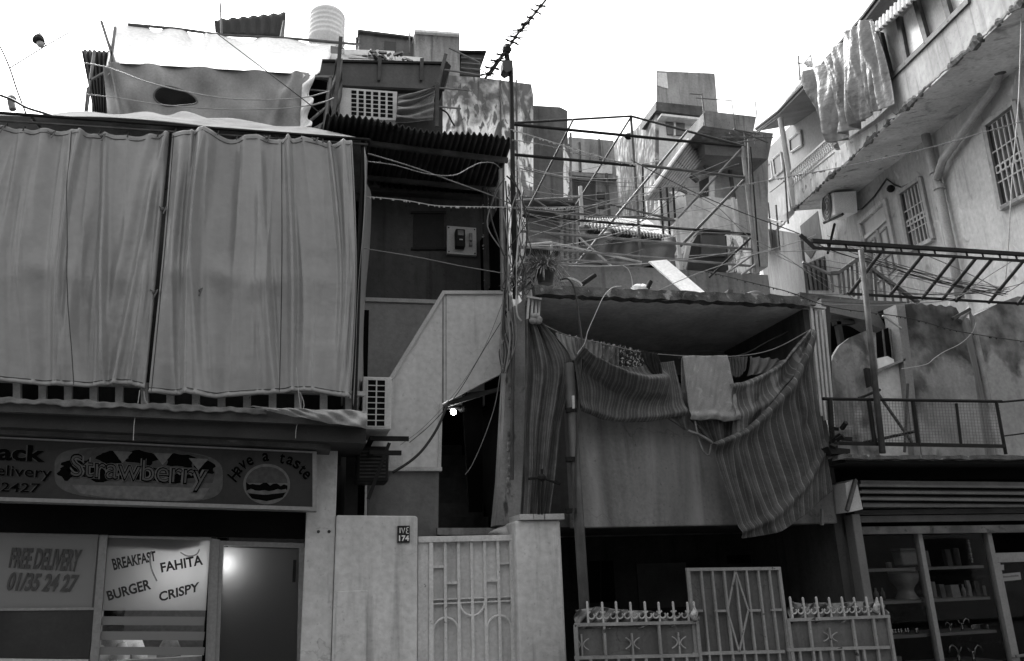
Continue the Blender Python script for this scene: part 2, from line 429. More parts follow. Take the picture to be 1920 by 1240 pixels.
text('BURGER', [(199, 1109), (280, 1085), (284, 1105), (204, 1127)], gy + .014, ink, win, bold=.028)
text('CRISPY', [(297, 1111), (374, 1091), (373, 1109), (300, 1129)], gy + .014, ink, win, bold=.028)
m = MB(); m.tube(path([(284, 1033), (281, 1050), (285, 1070), (294, 1090)], gy - .01), .006); m.build('loose_wire', mat('pale flex', .2, .6, .2), win); m = MB(); m.tube(path([(338, 1036), (352, 1043), (368, 1040), (374, 1030)], gy - .01), .005)
m.build('loose_wire', mat('pale flex', .2, .6, .2), win)
m = MB(); m.pp([(398, 1010), (412, 1012), (402, 1262), (388, 1262)], gy - .02, .08); m.pp([(412, 1014), (570, 1019), (570, 1028), (412, 1023)], gy - .015, .07)
m.pp([(561, 1028), (571, 1028), (566, 1262), (556, 1262)], gy - .012, .07); m.pp([(412, 1023), (419, 1023), (410, 1262), (402, 1262)], gy - .012, .06)
door = m.build('door', alum, shop)
quadpix([(419, 1026), (561, 1030), (556, 1262), (410, 1262)], gy + .02, .008).build('pane', frost_c, door)
quadpix([(550, 1050), (556, 1050), (554, 1092), (548, 1092)], gy - .04, .03).build('handle', iron, door)
# shop lamp inside, seen glowing through the frosted door
lampP = W(424, 1054, gy + .17)
sl = thing('shop_lamp', 'bright bulb glowing behind the frosted shop door', 'lamp', lampP)
MB().ball(lampP, .035, 10).build('bulb', emit('bulb glow', 12), sl, smooth=True)
MB().lathe(lampP + Vector((0, 0, .034)), [(.018, 0), (.02, .05), (.005, .06), (.004, .8)], 8).build('lamp_holder', iron, sl)
ld = bpy.data.lights.new('bulb_light', 'POINT'); ld.energy = .8; ld.shadow_soft_size = .06; ld.color = (1, 1, 1)
lo = bpy.data.objects.new('bulb_light', ld); col.objects.link(lo); lo.parent = sl; lo.location = (0, -.05, -.02)
lp2 = W(348, 1056, gy + .42)
tl_ = thing('tube_lamp', 'ceiling lamp lit inside the snack shop behind the lettered window', 'lamp', lp2)
MB().box(lp2.x - .14, lp2.x + .14, lp2.y - .02, lp2.y + .02, lp2.z - .02, lp2.z + .02).build('tube', emit('tube glow', 5), tl_)
MB().box(lp2.x - .16, lp2.x + .16, lp2.y - .03, lp2.y + .03, lp2.z + .022, lp2.z + .05).build('fitting', white_metal, tl_)
ld = bpy.data.lights.new('tube_light', 'POINT'); ld.energy = 3.2; ld.shadow_soft_size = .1; ld.color = (1, 1, 1)
lo = bpy.data.objects.new('tube_light', ld); col.objects.link(lo); lo.parent = tl_; lo.location = (0, -.08, -.06)

px_ = W(402, 1100, gy + .5).x; m = MB(); m.box(px_ - .02, px_ + .02, gy + .10, 8.94, 0, zE); m.build('light_screen', black, shop)  # added unseen screen keeping the tube light off the door pane
# the worker behind the striped glass
def skin_body(name, joints, edges, mt, parent, sub=2):
    org = parent_loc(parent)
    me = bpy.data.meshes.new(name); me.from_pydata([Vector(j[0]) - org for j in joints], edges, [])
    o = bpy.data.objects.new(name, me); col.objects.link(o); o.parent = parent
    sk = o.modifiers.new('skin', 'SKIN'); me.skin_vertices.new() if not me.skin_vertices else None
    for i, j in enumerate(joints):
        me.skin_vertices[0].data[i].radius = (j[1], j[2] if len(j) > 2 else j[1])
    me.skin_vertices[0].data[0].use_root = True
    s = o.modifiers.new('sub', 'SUBSURF'); s.levels = sub; s.render_levels = sub
    me.materials.append(mt)
    for p in me.polygons: p.use_smooth = True
    sk.use_smooth_shade = True
    return o
hp = W(213, 1158, gy + .45)
Hx, Hy, Hz = hp.x, hp.y, hp.z
per = thing('person', 'dark haired worker in a white top seen between the frosted window stripes', 'person', (Hx, Hy, 0))
skin_m = mat('skin', .30, .6, .05, 6, bump=0); shirt_m = mat('white work shirt', .6, .8, .08, 8, bump=.2)
J = [((Hx + .03, Hy + .02, Hz - .66), .14, .10), ((Hx + .02, Hy + .02, Hz - .42), .16, .10), ((Hx + .01, Hy + .02, Hz - .24), .15, .09), ((Hx, Hy, Hz - .15), .055), ((Hx, Hy, Hz - .05), .075, .085), ((Hx, Hy, Hz + .05), .07, .08),
     ((Hx + .2, Hy, Hz - .23), .062), ((Hx + .3, Hy - .12, Hz - .42), .045), ((Hx + .16, Hy - .28, Hz - .36), .034), ((Hx + .1, Hy - .32, Hz - .35), .03),
     ((Hx - .18, Hy, Hz - .23), .062), ((Hx - .26, Hy - .1, Hz - .46), .045), ((Hx - .1, Hy - .28, Hz - .42), .034), ((Hx - .04, Hy - .32, Hz - .41), .03),
     ((Hx + .12, Hy + .02, Hz - .85), .09), ((Hx + .12, Hy, Hz - 1.15), .06), ((Hx + .12, Hy + .02, .09), .045), ((Hx - .07, Hy + .02, Hz - .85), .09), ((Hx - .07, Hy, Hz - 1.15), .06), ((Hx - .07, Hy + .02, .09), .045)]
E = [(0, 1), (1, 2), (2, 3), (3, 4), (4, 5), (2, 6), (6, 7), (7, 8), (8, 9), (2, 10), (10, 11), (11, 12), (12, 13), (0, 14), (14, 15), (15, 16), (0, 17), (17, 18), (18, 19)]
skin_body('body', J, E, skin_m, per)
skin_body('shirt', [(a[0], a[1] + .012, (a[2] if len(a) > 2 else a[1]) + .012) for a in [J[0], J[1], J[2], J[6], (Vector(J[6][0]).lerp(Vector(J[7][0]), .8), .05), J[10], (Vector(J[10][0]).lerp(Vector(J[11][0]), .8), .05)]], [(0, 1), (1, 2), (2, 3), (3, 4), (2, 5), (5, 6)], shirt_m, per)
MB().ball((Hx, Hy + .015, Hz + .045), .1, 14, (.85, 1.0, .95)).build('hair', mat('dark hair', .008, .6, .3, 30), per, smooth=True)
m = MB(); m.ball((Hx, Hy - .095, Hz - .02), .018, 8, (.7, 1, 1.2)); m.build('nose', skin_m, per, smooth=True)
for s_ in (-1, 1):
    m = MB(); m.ball((Hx + s_ * .033, Hy - .082, Hz + .01), .011, 8); m.build('eye', black, per, smooth=True)
m = MB(); m.ball((Hx, Hy - .085, Hz - .062), .02, 8, (1.1, .4, .3)); m.build('mouth', mat('lips', .15, .6), per, smooth=True)
# counter things behind the glass
cz = W(290, 1215, gy + .3)
m = MB(); m.box(W(200, 1240, gy + .3).x, W(385, 1240, gy + .3).x, gy + .22, gy + .8, 0, cz.z - .08)
ct = m.build('counter', mat('counter top', .3, .5, .1), None); tag(ct, 'pale serving counter behind the striped window', 'counter')
def bag(px, py, s, label, mt):
    c = W(px, py, gy + .34); q = MB()
    q.grid(lambda u, v: Vector((c.x + math.cos(u * 6.283) * s * (1 - .55 * v ** 2) * (1 + .12 * math.sin(u * 25 + v * 5)), c.y + math.sin(u * 6.283) * s * .6 * (1 - .5 * v ** 2), cz.z - .08 + v * s * 1.9)), 22, 8)
    return tag(q.build('food_bag', mt, None), label, 'bag')
bag(228, 1215, .07, 'white paper bag on the counter, leftmost of the two', shirt_m)
bag(318, 1212, .09, 'pale rumpled bag at the right end of the counter', mat('paper bag', .28, .8, .2, 12))

# ---- sign
SY = 7.05
sg = thing('shop_sign', 'dark box sign reading Strawberry with sandwich and burger pictures', 'sign', W(300, 950, SY))
quadpix([(-165, 812), (590, 850), (592, 955), (-165, 930)], SY, .18).build('panel', sign_face, sg)
m = MB()
m.pp([(-165, 927), (594, 951), (594, 958), (-165, 934)], SY - .012, .2); m.pp([(586, 850), (594, 850), (594, 951), (586, 951)], SY - .012, .2)
m.pp([(-165, 811), (594, 847), (594, 850), (-165, 814)], SY - .01, .2)
m.build('frame', alum, sg)
def blob(c, rx, ry, n=40, wob=0., seed=0):
    rr = random.Random(seed); ph = [rr.random() * 6.3 for _ in range(4)]
    pts = []
    for k in range(n):
        t = 2 * math.pi * k / n
        e = 1 + wob * (math.sin(3 * t + ph[0]) + .6 * math.sin(5 * t + ph[1]) + .5 * math.sin(8 * t + ph[2]))
        ca, sa = math.cos(t), math.sin(t)
        ex = math.copysign(abs(ca) ** .55, ca); ey = math.copysign(abs(sa) ** .55, sa)
        pts.append((c[0] + rx * ex * e, c[1] + ry * ey * e))
    return pts
def flat(pts, k, mt, name, par): return quadpix(pts, SY - .003 - .0012 * k, .0011).build(name, mt, par)
g1 = mat('sign print light', .05, .4, .3, 22, bump=0); g2 = mat('sign print mid', .03, .4, .35, 30, bump=0); g3 = mat('sign print bright', .085, .4, .25, 30, bump=0)
def tilt(pts, s=.045, cx=260): return [(x, y + s * (x - cx)) for x, y in pts]
pic = flat(tilt(blob((260, 890), 158, 48, 60)), 1, g1, 'sandwich_picture', sg)
flat(tilt([(128, 880), (150, 850), (210, 838), (320, 838), (390, 852), (404, 880), (398, 900), (260, 905), (130, 895)]), 2, g2, 'bun', pic)
for a, b, c_, s_ in ((150, 880, 32, 3), (205, 862, 22, 5), (266, 858, 32, 8), (338, 860, 30, 9), (385, 872, 18, 4), (125, 893, 16, 6), (300, 890, 60, 2), (190, 893, 40, 12)):
    flat(tilt([(a + c_ * math.cos(t) * (1 + .25 * math.sin(5 * t + s_)), b + 13 * math.sin(t) * (1 + .2 * math.cos(4 * t + s_))) for t in [k * .3 for k in range(21)]]), 3, sign_ink, 'filling', pic)
for a, b in ((230, 848), (305, 848), (372, 855)):
    flat(tilt([(a - 18, b), (a + 18, b), (a, b + 22)]), 4, g3, 'cheese', pic)
flat(tilt([(135, 915), (260, 912), (392, 910), (380, 930), (330, 937), (200, 936), (150, 930)]), 3, g3, 'lower_bun', pic)
for off, mt, bd in ((0, g3, .05), (1, sign_ink, .018)):
    text('Strawberry', [(132, 850), (392, 868), (388, 925), (130, 908)], SY - .012 - off * .004, mt, sg, .002, bd, label='outlined shop name' if off else None)
text('Strawberry', [(134, 853), (390, 871), (386, 921), (132, 905)], SY - .019, mat('sign letter fill', .05, .5, .2, 20, bump=0), sg, .002, -.012)
for s_, q, bd in (('Snack', [(-62, 829), (86, 836), (84, 867), (-64, 860)], .03), ('Free delivery', [(-108, 866), (98, 877), (96, 903), (-110, 892)], .004), ('01/352427', [(-82, 902), (76, 907), (73, 924), (-84, 919)], .004)):
    text(s_, q, SY - .006, g1, sg, .002, bd + .018); text(s_, q, SY - .01, sign_ink, sg, .002, bd)
bx, by = 500, 908
bp_ = flat([(bx + 44 * math.cos(k * .209), by + 38 * math.sin(k * .209)) for k in range(30)], 1, g3, 'burger_picture', sg)
flat([(bx + 39 * math.cos(k * .165), by - 2 - 31 * math.sin(k * .165)) for k in range(20)], 2, g2, 'bun', bp_)
rr = random.Random(3)
flat([(bx - 39, by - 4)] + [(bx - 39 + 78 * k / 12, by + rr.uniform(-3, 4)) for k in range(13)] + [(bx + 39, by + 8)] + [(bx + 38 - 76 * k / 9, by + 11 + rr.uniform(-3, 3)) for k in range(10)], 3, sign_ink, 'lettuce', bp_)
flat([(bx - 36, by + 11), (bx - 10, by + 15), (bx + 20, by + 12), (bx + 37, by + 9), (bx + 34, by + 16), (bx - 5, by + 20), (bx - 34, by + 17)], 4, g3, 'cheese', bp_)
flat([(bx - 36, by + 16), (bx, by + 20), (bx + 36, by + 15), (bx + 30, by + 25), (bx, by + 32), (bx - 28, by + 27)], 3, sign_ink, 'patty', bp_)
msg = 'Have a taste'
for i, ch in enumerate(msg):
    if ch == ' ': continue
    t = R(159 - i * 12.4); cx_, cy_ = 507 + 73 * math.cos(t), 912 - 55 * math.sin(t)
    a = math.pi / 2 - t; a *= .72; wd, hh = (7.5, 11) if ch == 'H' else ((4.5, 10) if ch == 't' else (6, 8))
    def rot(dx, dy): return (cx_ + dx * math.cos(a) - dy * math.sin(a), cy_ + dx * math.sin(a) + dy * math.cos(a))
    q = [rot(-wd, -hh), rot(wd, -hh), rot(wd, hh), rot(-wd, hh)]
    text(ch, q, SY - .006, g1, sg, .002, .045); text(ch, q, SY - .009, sign_ink, sg, .002, .025)

# ---- big curtains
CY = 6.86
def gauss(x, s): return math.exp(-(x / s) ** 2)
def folds_of(seed, n, amp):
    rr = random.Random(seed)
    return [(rr.random(), rr.uniform(-.10, .10), rr.uniform(.012, .05), amp * rr.uniform(.35, 1.0), rr.uniform(0, 1), rr.uniform(.35, 1.2)) for _ in range(n)]
def curtain_fold(fl, lean, knots, tie=.56, seed=0):
    rr = random.Random(seed + 50)
    cre = [(rr.random(), rr.uniform(-.09, .09) + lean, rr.uniform(.010, .020), rr.uniform(.012, .03), rr.random(), rr.uniform(.15, .5)) for _ in range(44)]
    def f(u, v):
        d = 0
        for u0, sl, wd, a, vc, vs_ in fl:
            x = u - u0 - (sl + lean) * (v - .3); e = gauss(v - vc, vs_)
            d += a * e * (gauss(x, wd) - .3 * gauss(x - wd * 2.0, wd * 1.5))
        for u0, sl, wd, a, vc, vs_ in cre:             # sharp standing creases
            x = abs(u - u0 - sl * (v - .3)) / wd
            if x < 4: d += a * gauss(v - vc, vs_) * math.exp(-x)
        d += .012 * math.sin(u * 13 + v * 3) + .006 * math.sin(u * 33 - v * 5) + .003 * math.sin(u * 71 + v * 9)
        for ku, kv, ka, kw in knots:                   # bulges where the sheet rests on the rail behind
            d += .55 * ka * gauss(u - ku, kw * 1.3) * gauss(v - kv + .02, .05)
            if v > kv: d -= .45 * ka * gauss(u - ku, kw * (1 + 1.6 * (v - kv))) * math.exp(-(v - kv) * 3.5) * (1 - math.exp(-(v - kv) * 25))
        d += .012 * gauss(v - .985, .010) + .010 * math.sin(u * 40) * v ** 8 + .010 * abs(math.sin(u * 16)) * gauss(v, .03)
        return d
    return f
topL = [(-165, 226), (-80, 230), (0, 236), (40, 243), (90, 246), (140, 250), (200, 252), (260, 256), (318, 253)]
botL = [(-170, 706), (-80, 712), (0, 716), (60, 722), (120, 726), (180, 726), (230, 722), (274, 732)]
kn = [(.18, .57, .035, .05), (.30, .60, .03, .03), (.50, .56, .04, .05), (.66, .58, .03, .04), (.83, .57, .035, .03), (.92, .59, .02, .02)]
fl = folds_of(5, 15, .06) + [(.93, -.12, .018, .04, .3, 1.2), (.86, -.14, .02, .03, .6, .9), (.70, -.16, .022, .03, .8, .6)]
cl = thing('tarpaulin_curtain', 'grey tarpaulin curtain, the left of the pair hung over the snack shop', 'curtain', W(0, 716, CY), 'grey curtains over the snack shop')
FOLD = {}; FOLD[cl.name] = curtain_fold(fl, -.06, kn, seed=1)
cloth([topL, [(-168, 470), (0, 476), (150, 488), (297, 492)], botL], CY, curtain_fold(fl, -.06, kn, seed=1), 220, 110).build('sheet', tarp, cl, solid=.004)
cr_ = thing('tarpaulin_curtain', 'grey tarpaulin curtain, the right of the pair with a laced seam', 'curtain', W(480, 740, CY), 'grey curtains over the snack shop')
topR = [(323, 251), (360, 254), (400, 250), (440, 260), (480, 256), (530, 266), (575, 258), (620, 270), (660, 268)]
botR = [(279, 738), (340, 742), (400, 746), (450, 744), (505, 740), (560, 734), (610, 740), (658, 750)]
kn = [(.13, .56, .045, .06), (.34, .55, .05, .05), (.50, .58, .045, .05), (.60, .56, .03, .03), (.78, .55, .02, .04)]
fl = folds_of(11, 16, .055) + [(.66, .02, .012, .06, .2, .8), (.88, .03, .010, .07, .2, .5), (.2, -.05, .02, .05, .9, .5), (.52, .10, .02, .06, .75, .35)]
FOLD[cr_.name] = curtain_fold(fl, .01, kn, seed=2)
cloth([topR, [(304, 490), (480, 500), (668, 512)], botR], CY - .03, curtain_fold(fl, .01, kn, seed=2), 220, 110).build('sheet', tarp, cr_, solid=.004)
for par, pts in ((cl, [[(262, 732), (258, 760), (252, 790), (250, 826)], [(270, 734), (272, 750), (282, 764)]]), (cr_, [[(556, 690), (560, 740), (564, 775), (556, 800), (554, 822)], [(562, 735), (570, 760), (560, 790)]])):
    m = MB(); [m.tube(path(p, CY - .08), .0032, 5) for p in pts]; m.build('tie_string', cable_light, par)
for par, pts in ((cl, [(x, y) for x, y in zip([-100, 0, 96, 190], [232, 240, 250, 255])]), (cr_, [(305, 392), (288, 548), (372, 545), (500, 258), (590, 262), (650, 268)])):
    for x, y in pts:
        m = MB(); c = W(x, y, CY - .06); m.tube([c + Vector((-.03, 0, .02)), c, c + Vector((.03, 0, .025)), c + Vector((.01, -.01, -.05))], .006, 5); m.ball(c, .016, 6); m.build('lacing_knot', tarp_dark, par)
cs = thing('tarpaulin_curtain', 'narrow grey side curtain wrapped round the corner post', 'curtain', W(680, 760, CY), 'grey curtains over the snack shop')
m = MB()
def fn(u, v):
    p = W(lerp(683, 664, v) + 10 * math.sin(v * 9) * .2, lerp(276, 758, v), CY); return p + Vector((u * .16 + .015 * math.sin(u * 9 + v * 5), u * 1.2, -.02 * math.sin(u * 14)))
m.grid(fn, 24, 40); m.build('sheet', tarp, cs, solid=.004)
def seam(par, rows, u0, fold, Yc, v0=.02, v1=.99, nm='seam', along=None):
    pts = []
    for k in range(41):
        v = lerp(v0, v1, k / 40); p = sample([sample(r, u0) for r in rows], v) if along is None else sample([sample(r, v) for r in rows], along)
        pts.append(W(p[0], p[1], Yc) + Vector((0, -(fold(u0, v) if along is None else fold(v, along)) - .004, 0)))
    m = MB(); m.tube(pts, .0035, 4); m.build(nm, mat('seam thread', .06, .7, .3, 30), par)
rL = [topL, [(-168, 470), (0, 476), (150, 488), (297, 492)], botL]; rR = [topR, [(304, 490), (480, 500), (668, 512)], botR]
for par, rw, us, Yc in ((cl, rL, (.62,), CY), (cr_, rR, (.62, .985, .02), CY - .03)):
    fz_ = FOLD[par.name]
    for u_ in us: seam(par, rw, u_, fz_, Yc)
    seam(par, rw, 0, fz_, Yc, .0, 1., 'hem', .965); seam(par, rw, 0, fz_, Yc, .0, 1., 'hem', .03)
    for k in range(9):
        u_ = (k + .5) / 9; p = sample(rw[0], u_); q_ = W(p[0], p[1] + 3, Yc); m = MB(); m.tube([q_ + Vector((0, -.03, -.01)), q_ + Vector((0, 0, .05)), q_ + Vector((0, .05, .01))], .005, 4); m.build('eyelet_tie', cable_dark, par)
# ---- awning frame and canopy
af = thing('curtain_scaffold', 'thin dark pipe frame carrying the grey curtains', 'frame', W(675, 770, CY))
m = MB(); m.tube(L2((-165, 200), (692, 262), CY - .02), .016); m.build('top_rail', iron, af)
m = MB(); m.tube(L2((-165, 216), (690, 271), CY + .02), .013); m.build('curtain_rail', galv_dark, af)
m = MB(); m.tube(L2((681, 262), (664, 775), CY + .06), .022); m.build('corner_post', iron, af)
m = MB(); a = W(692, 262, CY - .02); m.tube([a, a + Vector((.05, 2.2, .1))], .016); m.build('side_rail', iron, af)
for x in (60, 330, 520):
    a = W(x, 222 + (x - 60) * .07, CY); m = MB(); m.tube([a, a + Vector((0, 2.0, .35))], .014); m.build('rafter', galv_dark, af)
cp = MB()
RZ = [(-170, 206), (0, 212), (130, 212), (230, 212), (300, 214), (345, 216), (400, 222), (500, 232), (600, 245), (692, 261)]
FZ = [(-170, 208), (0, 218), (230, 222), (400, 240), (560, 252), (692, 264)]
def fn(u, v):
    a = sample(FZ, u); b = sample(RZ, u)
    pa = W(a[0], a[1], CY); pb = W(b[0], b[1], CY + .9); pc = pb + Vector((0, 1.5, -.1))
    p = pa.lerp(pb, v / .5) if v < .5 else pb.lerp(pc, (v - .5) / .5)
    p.z += .03 * gauss(u - .57, .07) * gauss(v - .4, .3) + .02 * math.sin(u * 40 + v * 9) * math.sin(v * math.pi)
    return p
cp.grid(fn, 70, 24); tag(cp.build('awning_canopy', tarp_roof, None, solid=.004), 'wet sagging tarpaulin roof over the curtained balcony', 'awning')
# rolled sheet lying on the eave
m = cloth([[(470, 763), (530, 766), (600, 768), (688, 771)], [(476, 764), (540, 772), (610, 780), (688, 786)], [(484, 766), (548, 780), (616, 793), (686, 803)]], 6.70, lambda u, v: .03 * math.sin(v * 3.1) + .02 * math.sin(u * 17 + v * 6) + .012 * math.sin(u * 39 - v * 9), 70, 24)
tag(m.build('rolled_tarpaulin', mat('pale rolled sheet', .30, .4, .2, 6, bump=.5, bscale=9, bdist=.03), None, solid=.004), 'pale flap of tarpaulin lying along the right end of the shop eave', 'tarpaulin')
m = MB(); m.sm = True
m.grid(lambda u, v: W(lerp(-170, 500, u), lerp(738, 766, u) + 11 * v + 1.3 * math.sin(u * 23 + v * 3) + 1.1 * math.sin(u * 61) + .9 * math.sin(u * 143 + 2), 6.735 - .02 * v - .015 * math.sin(u * 90) * v), 160, 5)
tag(m.build('gutter_sheet', mat('torn gutter film', .09, .5, .4, 14, bump=.4), None, solid=.006), 'crumpled strip of sheeting along the shop eave', 'sheeting')

TY0 = 7.8
# ================================================================== WALL, GATE, PILLAR
x0, x1, z0, z1 = rect(628, 970, 782, 1240, 7.3)
bw_ = thing('boundary_wall', 'plain painted boundary wall carrying the number plate', 'wall', (x0, 7.3, 0))
m = MB(); m.prism([(PX1 + .004, 7.27, 0), (x1, 7.27, 0), (x1, 7.27, z1 - .01), (x1 - .02, 7.27, z1 + .005), (PX1 + .004, 7.27, z1 + .02)], (0, .3, 0)); m.build('wall', wall_paint, bw_, bevel=.02)
a0, a1, b0, b1 = rect(588, 1109, 688, 1260, 7.25)
m = MB(); m.box(PX1 + .03, a1, 7.255, 7.268, 0, b1); m.build('render_patch', wall_paint, bw_, bevel=.008)
npx = rect(745, 986, 768, 1018, 7.262)
npl = thing('number_plate', 'small dark plate with 174 in two scripts on the boundary wall', 'number plate', (npx[0], 7.26, npx[2]))
m = MB(); m.box(npx[0], npx[1], 7.255, 7.269, npx[2], npx[3]); m.box(npx[0], npx[1], 7.253, 7.256, (npx[2] + npx[3]) / 2 - .002, (npx[2] + npx[3]) / 2 + .002); m.build('plate', mat('plate enamel', .01, .4, .2), npl)
white_ink = mat('white enamel', .7, .4, .05, 4, bump=0)
m = MB(); Yn = 7.252
m.tube([W(750, 990, Yn), W(750, 1000, Yn)], .0045, 5); m.tube([W(753, 990, Yn), W(756, 1000, Yn), W(759, 990, Yn)], .0042, 5)
m.tube([W(766, 989, Yn), W(763, 990, Yn), W(762, 993, Yn), W(765, 994.5, Yn), W(762, 996, Yn), W(762, 1000, Yn), W(766, 1000.5, Yn)], .0038, 5); m.build('numerals', white_ink, npl)
text('174', [(748, 1004), (767, 1004), (767, 1015), (748, 1015)], 7.253, white_ink, npl, .002, .03, name='numerals')
for x_ in (597, 617):
    m = MB(); c = W(x_, 997, 7.295); m.ball(c, .014, 8, (1, .5, 1)); m.build('bolt', rust, shop)
m = MB(); m.pp([(729, 853), (756, 852), (755, 874), (733, 874)], TY0 - .006, .01); tag(m.build('paper_patch', plastic, None), 'pale patch stuck on the stair panel below the thin wires', 'patch')
# white pillar with tiles
x0, x1, z0, z1 = rect(970, 976, 1057, 1240, 7.2)
gp = thing('gate_pillar', 'thick painted gate pillar right of the number 174 gate', 'pillar', (x0, 7.2, 0))
m = MB(); m.box(x0, x1, 7.2, 7.75, 0, z1); m.build('shaft', wall_paint, gp, bevel=.02)
for a, b, y in ((974, 1000, 965), (1001, 1020, 965), (1022, 1058, 966)):
    t0, t1, _, _ = rect(a, y, b, 976, 7.17); m = MB(); m.box(t0, t1, 7.16, 7.7, z1 + .003, z1 + .055); m.build('cap_tile', white_metal, gp, bevel=.004)
# gate 174
GY = 7.36
x0, x1, z0, z1 = rect(783, 1010, 968, 1240, GY)
gt = thing('metal_gate', 'white metal sheet gate with arches and bars below number 174', 'gate', (x0, GY, 0))
u = (x1 - x0) / 185.0                              # metres per pixel across the gate
def gx(px): return x0 + (px - 783) * u
def gz(py): return W(875, py, GY).z
m = MB(); m.box(x0, x1, GY + .03, GY + .036, 0, z1 - .02); m.build('sheet', gate_sheet, gt)
m = MB(); m.box(gx(783), gx(803), GY - .01, GY + .028, 0, gz(1008)); m.box(gx(803), gx(811), GY - .03, GY + .028, 0, gz(1014)); m.box(gx(957), gx(966), GY - .03, GY + .028, 0, gz(1014))
m.box(gx(783), gx(968), GY - .035, GY + .027, gz(1016), gz(1005)); m.build('frame', gate_paint, gt, bevel=.004)
bw2 = .013
for px in (834, 859, 884, 909, 935):
    m = MB(); m.box(gx(px) - bw2, gx(px) + bw2, GY - .012, GY + .029, 0, gz(1016)); m.build('bar', gate_paint, gt, bevel=.003)
m = MB()
def hb(a, b, y, t=.011): m.box(gx(a) , gx(b), GY - .006, GY + .0285, gz(y) - t, gz(y) + t)
hb(811, 832, 1061); hb(836, 857, 1092); hb(911, 933, 1090); hb(937, 957, 1058); hb(811, 957, 1122, .006); hb(811, 957, 1130, .006)
m.build('cross_bar', gate_paint, gt)
def arc(cx, cy, r, a0, a1, n=18): return [Vector((gx(cx + r * math.cos(R(lerp(a0, a1, k / n)))), GY - .004, gz(cy) + r * u * math.sin(R(lerp(a0, a1, k / n))))) for k in range(n + 1)]
for c_ in ((884, 1130, 23, 180, 360), (834, 1182, 23, 0, 180), (934, 1182, 23, 0, 180)):
    p = arc(*c_)
    if c_[1] > 1150: p = [Vector((p[0].x, p[0].y, 0))] + p + [Vector((p[-1].x, p[-1].y, 0))]
    m = MB(); m.tube(p, .010, 6); m.build('arch', gate_paint, gt)
m = MB(); c = W(948, 1000, GY + .25); rr = random.Random(2)
m.grid(lambda a, b: c + Vector((.14 * math.cos(a * 6.283) * math.sin(b * 3.14) * (1 + .2 * math.sin(a * 19 + b * 9)), .12 * math.sin(a * 6.283) * math.sin(b * 3.14), .06 * math.cos(b * 3.14) * (1 + .3 * math.sin(a * 25 + b * 14)))), 26, 12)
tag(m.build('crumpled_bag', plastic, None), 'crumpled pale bag lying above the white gate corner', 'bag')

# ================================================================== AIR CONDITIONER, STAIR HOUSE
AY = 7.12
x0, x1, z0, z1 = rect(686, 707, 734, 805, AY)
ac = thing('air_conditioner', 'white outdoor unit with square grille beside the curtain corner', 'air conditioner', (x0, AY, z0))
m = MB(); m.box(x0 - .03, x1, AY, AY + .62, z0, z1); m.build('casing', plastic, ac, bevel=.008)
m = MB(); gx0, gx1 = lerp(x0, x1, .04), lerp(x0, x1, .76)
m.box(gx0, gx1, AY - .003, AY + .01, lerp(z0, z1, .05), lerp(z0, z1, .94)); gr = m.build('grille', black, ac)
for k in range(9):
    z = lerp(z0, z1, .05 + .89 * k / 8); m = MB(); m.box(gx0, gx1, AY - .009, AY - .0032, z - .004, z + .004); m.build('slat', plastic, gr)
for k in (0, .5, 1):
    x = lerp(gx0, gx1, k); m = MB(); m.box(x - .006, x + .006, AY - .012, AY - .0035, lerp(z0, z1, .05), lerp(z0, z1, .94)); m.build('upright', plastic, gr)
m = MB()
for dz, l in ((-.06, .32), (-.19, .20)):
    m.box(x0 + .05, x1 + l * .55, AY + .12, AY + .16, z0 + dz - .02, z0 + dz + .02); m.box(x0 + .05, x0 + .09, AY + .1, AY + .62, z0 + dz - .018, z0 + dz + .018)
m.bar((x0 + .05, AY + .14, z0 - .6), (x1, AY + .14, z0 - .1), .03); m.build('bracket', iron, ac)
# old condenser hanging below, in the dark slot
x0, x1, z0, z1 = rect(668, 838, 728, 905, 7.5)
m = MB(); m.box(x0, x1, 7.45, 7.75, z0, z1); m.lathe(((x0 + x1) / 2, 7.44, (z0 + z1) / 2 - .0), [(.01, 0)], 4) if False else None
oc = m.build('old_condenser', iron, None, bevel=.02); tag(oc, 'sooty dark unit hanging under the white air conditioner', 'air conditioner')
m = MB(); [m.box(lerp(x0, x1, .1), lerp(x0, x1, .9), 7.44, 7.449, lerp(z0, z1, .12 + .1 * k), lerp(z0, z1, .16 + .1 * k)) for k in range(8)]; m.build('louvres', rust, oc)

TY = 7.8
sh = thing('stair_house', 'grey panelled stairway enclosure with a sloping top edge', 'building', W(880, 990, TY) * 1.0)
m = MB(); m.pp([(735, 708), (833, 549), (943, 549), (946, 698), (829, 757), (826, 878), (690, 878), (690, 760)], TY, .08); m.build('upper_panel', panel_paint, sh)
m = MB(); m.pp([(690, 884), (823, 884), (821, 1040), (690, 1040)], TY + .03, .1); m.build('lower_wall', mat('grey stair wall', .15, .8, .2, 1.5, streak=.2), sh)  # darker grey than the panel above
m = MB(); m.pp([(729, 709), (830, 545), (944, 545), (944, 551), (834, 551), (736, 712)], TY - .03, .13); m.pp([(690, 876), (829, 876), (829, 883), (690, 883)], TY - .02, .1); m.pp([(824, 757), (830, 757), (827, 876), (821, 876)], TY - .015, .1); m.build('edge_trim', white_metal, sh)
m = MB(); m.pp([(830, 552), (832, 552), (832, 756), (829, 757)], TY - .008, .02); m.pp([(836, 552), (837, 552), (837, 752), (836, 752)], TY - .006, .02); m.build('seam', galv, sh)
